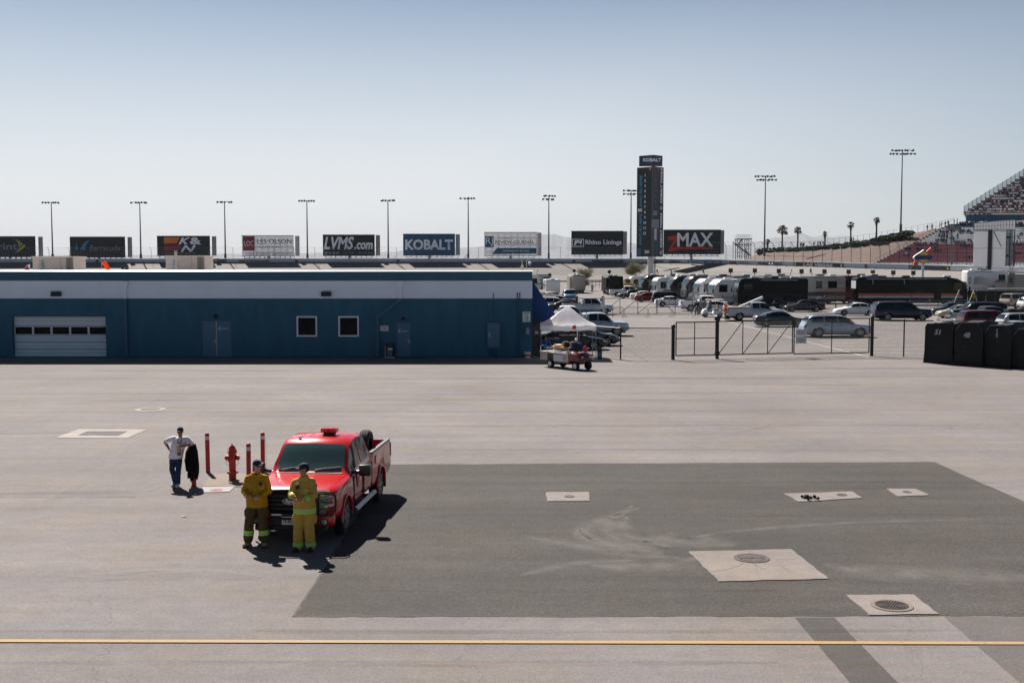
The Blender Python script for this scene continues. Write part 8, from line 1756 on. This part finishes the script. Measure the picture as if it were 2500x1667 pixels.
# ---- smaller figures: one builder, individual poses
def figure(label, loc, rz, top, low, hat=None, sk=M_SK2, sit=False, s=1., vox=.02, group=None, arm=0):
    T = thing('person', label, 'person', loc, rz, group); T.scale = (s, s, s); hq, M, f = head_parts((0, 0, 1.62), 0, 0)
    dz = -.42 if sit else 0; up = Vector((0, 0, dz)); bp = [('e', Vector(q[1])+up, *q[2:]) if q[0] == 'e' else ('c', Vector(q[1])+up, Vector(q[2])+up, *q[3:]) for q in hq]
    S_ = [Vector((x*.19, 0, 1.42))+up for x in (-1, 1)]; E_ = [Vector((x*(.26+.04*arm), -.02-.06*arm, 1.15))+up for x in (-1, 1)]; W_ = [Vector((x*(.24-.10*arm), -.10-.14*arm, .93+.12*arm))+up for x in (-1, 1)]
    bp += [('c', Vector((0, 0, 1.45))+up, Vector((0, 0, 1.56))+up, .055, .05), ('l', [((0, 0, .88+dz), .14, .10), ((0, 0, 1.40+dz), .15, .10)])]
    if sit: H_, K_, A_ = [Vector((x*.1, 0, .52)) for x in (-1, 1)], [Vector((x*.14, -.42, .50)) for x in (-1, 1)], [Vector((x*.14, -.46, .08)) for x in (-1, 1)]
    else: H_, K_, A_ = [Vector((x*.09, 0, .92)) for x in (-1, 1)], [Vector((x*.11, -.02, .5)) for x in (-1, 1)], [Vector((x*.12, .0, .08)) for x in (-1, 1)]
    tp = [('l', [((0, 0, .86+dz), .18, .14), ((0, 0, 1.1+dz), .175, .14), ((0, 0, 1.36+dz), .205, .13), ((0, 0, 1.48+dz), .08, .07)])]; lw = [('l', [((0, 0, .82+dz), .17, .13), ((0, 0, .98+dz), .16, .12)])]
    for k in (0, 1):
        bp += [('c', S_[k], E_[k], .048, .04), ('c', E_[k], W_[k], .04, .03), ('c', H_[k], K_[k], .08, .05), ('c', K_[k], A_[k], .05, .036)]+hand_parts(W_[k], W_[k]+(W_[k]-E_[k]), (0, -1, 0), .6)
        tp += [('c', S_[k], E_[k], .075, .066), ('c', E_[k], E_[k].lerp(W_[k], .85), .064, .05)]; lw += [('c', H_[k]-Vector((0, 0, .04)), K_[k], .10, .08), ('c', K_[k], A_[k]+Vector((0, 0, .02)), .078, .07), ('c', A_[k]+Vector((0, .03, -.03)), A_[k]+Vector((0, -.13, -.045)), .05, .04)]
    obj('body', blob(bp, vox, 2, mats=sk), T); obj('top', blob(tp, vox, 2, .006, 8, 3, top, 'top'), T); obj('trousers', blob(lw, vox, 2, .005, 8, 6, low, 'trousers'), T)
    f2 = lambda x, y, z: f(x, y, z)+up
    if hat: obj('cap', cap_mesh(f2, M, 1, hat), T)
    else: obj('hair', blob([('e', f2(0, .03, .06), .084, .096, .085)], vox, 2, mats=mat('hair_grey', (130, 124, 120), .8), name='hair'), T)
    return T
M_ROY, M_BLKC, M_WHC, M_GRC, M_BRN = cloth('royal_blue', (40, 66, 128)), cloth('black', (24, 25, 30)), cloth('white', (214, 216, 222)), cloth('grey', (120, 124, 130)), cloth('brown', (120, 76, 58))
p = Mx@Vector((.48, .1, .0)); T = figure('driver in a blue and black shirt and white cap sitting on the utility cart', (p.x, p.y, .42), rz=rz*0+R(8), top=M_ROY, low=M_BLKC, hat=mat('cap_white', (216, 214, 218), .8), sit=True, vox=.013, arm=1); MB().rbox(-.13, .13, -.165, -.12, .50, .92, .02).build('vest', M_BLKC, T)
p = G(1332, 873); T = figure('man in a blue vest and dark cap sitting under the left side of the tent', (p.x, p.y+.5, .006), R(10), M_ROY, M_BLKC, M_LEATHER, sit=True, vox=.013, arm=1); MB().box(-.16, .16, -.16, -.135, .62, .66).build('reflective_strip', M_REFL, T)
ch = thing('folding_chair', 'dark folding chair under the man in the blue vest', 'chair', (p.x, p.y+.5, .006)); MB().box(-.26, .26, -.25, .25, .40, .43).build('seat', M_PLAST, ch); MB().box(-.26, .26, .25, .28, .43, .9).build('backrest', M_PLAST, ch)
for x in (-.24, .24):
    for y in (-.23, .23): MB().cyl((x, y, 0), (x, y, .4), .018).build('leg', M_FB, ch)
# equipment under the tent
p = G(1400, 868); t = thing('equipment_case', 'tall black equipment case standing in the shade of the tent', 'case', (p.x, p.y+1.2, .006)); MB().rbox(-.9, .9, -.35, .35, 0, 1.25, .04).build('case', M_PLAST, t); MB().box(.35, .62, -.36, -.352, .72, .78).build('label_plate', WHITE, t)
p = G(1352, 868); t = thing('cooler', 'dark green cooler stack under the tent behind the cart', 'cooler', (p.x, p.y+1.0, .006)); MB().rbox(-.4, .4, -.3, .3, 0, .95, .05).build('body', mat('cooler_green', (20, 40, 44), .6), t); MB().rbox(-.42, .42, -.32, .32, .955, 1.05, .03).build('lid', mat('cooler_lid', (60, 76, 80), .5), t); MB().box(-.05, .05, -.31, -.302, .45, .6).build('label_plate', WHITE, t)
G_W = 'people walking in the car park'
for px, yb, top, low, hat, lab, r_ in ((1701, 770, M_BLKC, M_BLKC, None, 'person in black standing left of the group by the golf cart', 170), (1709.5, 768, mat('cloth_teal_shirt', (120, 150, 150), .9), M_BLKC, M_BLKC, 'person in a pale teal shirt between the two others by the golf cart', 200), (1718.5, 769, M_GRC, M_JN, None, 'grey-haired person in a light grey shirt nearest the golf cart', 160), (1446, 714, M_WHC, M_BLKC, M_LEATHER, 'person in a white shirt by the far rail fence', 10), (1999.5, 753, M_WHC, M_BLKC, M_BLKC, 'person in a white shirt behind the tailgate of the black pickup', 190), (2013, 751, M_BRN, M_JN, None, 'person in brown walking behind the black sedan', 80), (2378, 745, cloth('yellow_coat', (170, 150, 50)), M_BLKC, mat('helmet_yellow', (220, 200, 60), .4), 'person in a yellow helmet and dark coat behind the screen fence', 0)):
    p = G(px, yb); figure(lab, (p.x, p.y, .006), R(r_), top, low, hat, s=1.0, vox=.028, group=G_W)
p = Vector((G(1740, 774).x-.25, G(1740, 774).y, .47)); figure('person in grey sitting on the golf cart', (p.x, p.y, .47), R(-80), M_GRC, M_BLKC, M_BLKC, sit=True, vox=.028, arm=1)
# ================================================================ AIR
hz = MB().box(-26500, 26500, -320, 28500, -1.5, 760)
hm = bpy.data.materials.new('air'); hm.use_nodes = True; n, l = hm.node_tree.nodes, hm.node_tree.links
n.remove(n['Principled BSDF']); pv = n.new('ShaderNodeVolumePrincipled'); pv.inputs['Color'].default_value = (.73, .76, .805, 1)
pv.inputs['Density'].default_value = 3.9e-5; pv.inputs['Anisotropy'].default_value = .05
l.new(pv.outputs[0], n['Material Output'].inputs['Volume'])
o = hz.build('haze', hm); o['kind'] = 'stuff'; o.display_type = 'WIRE'
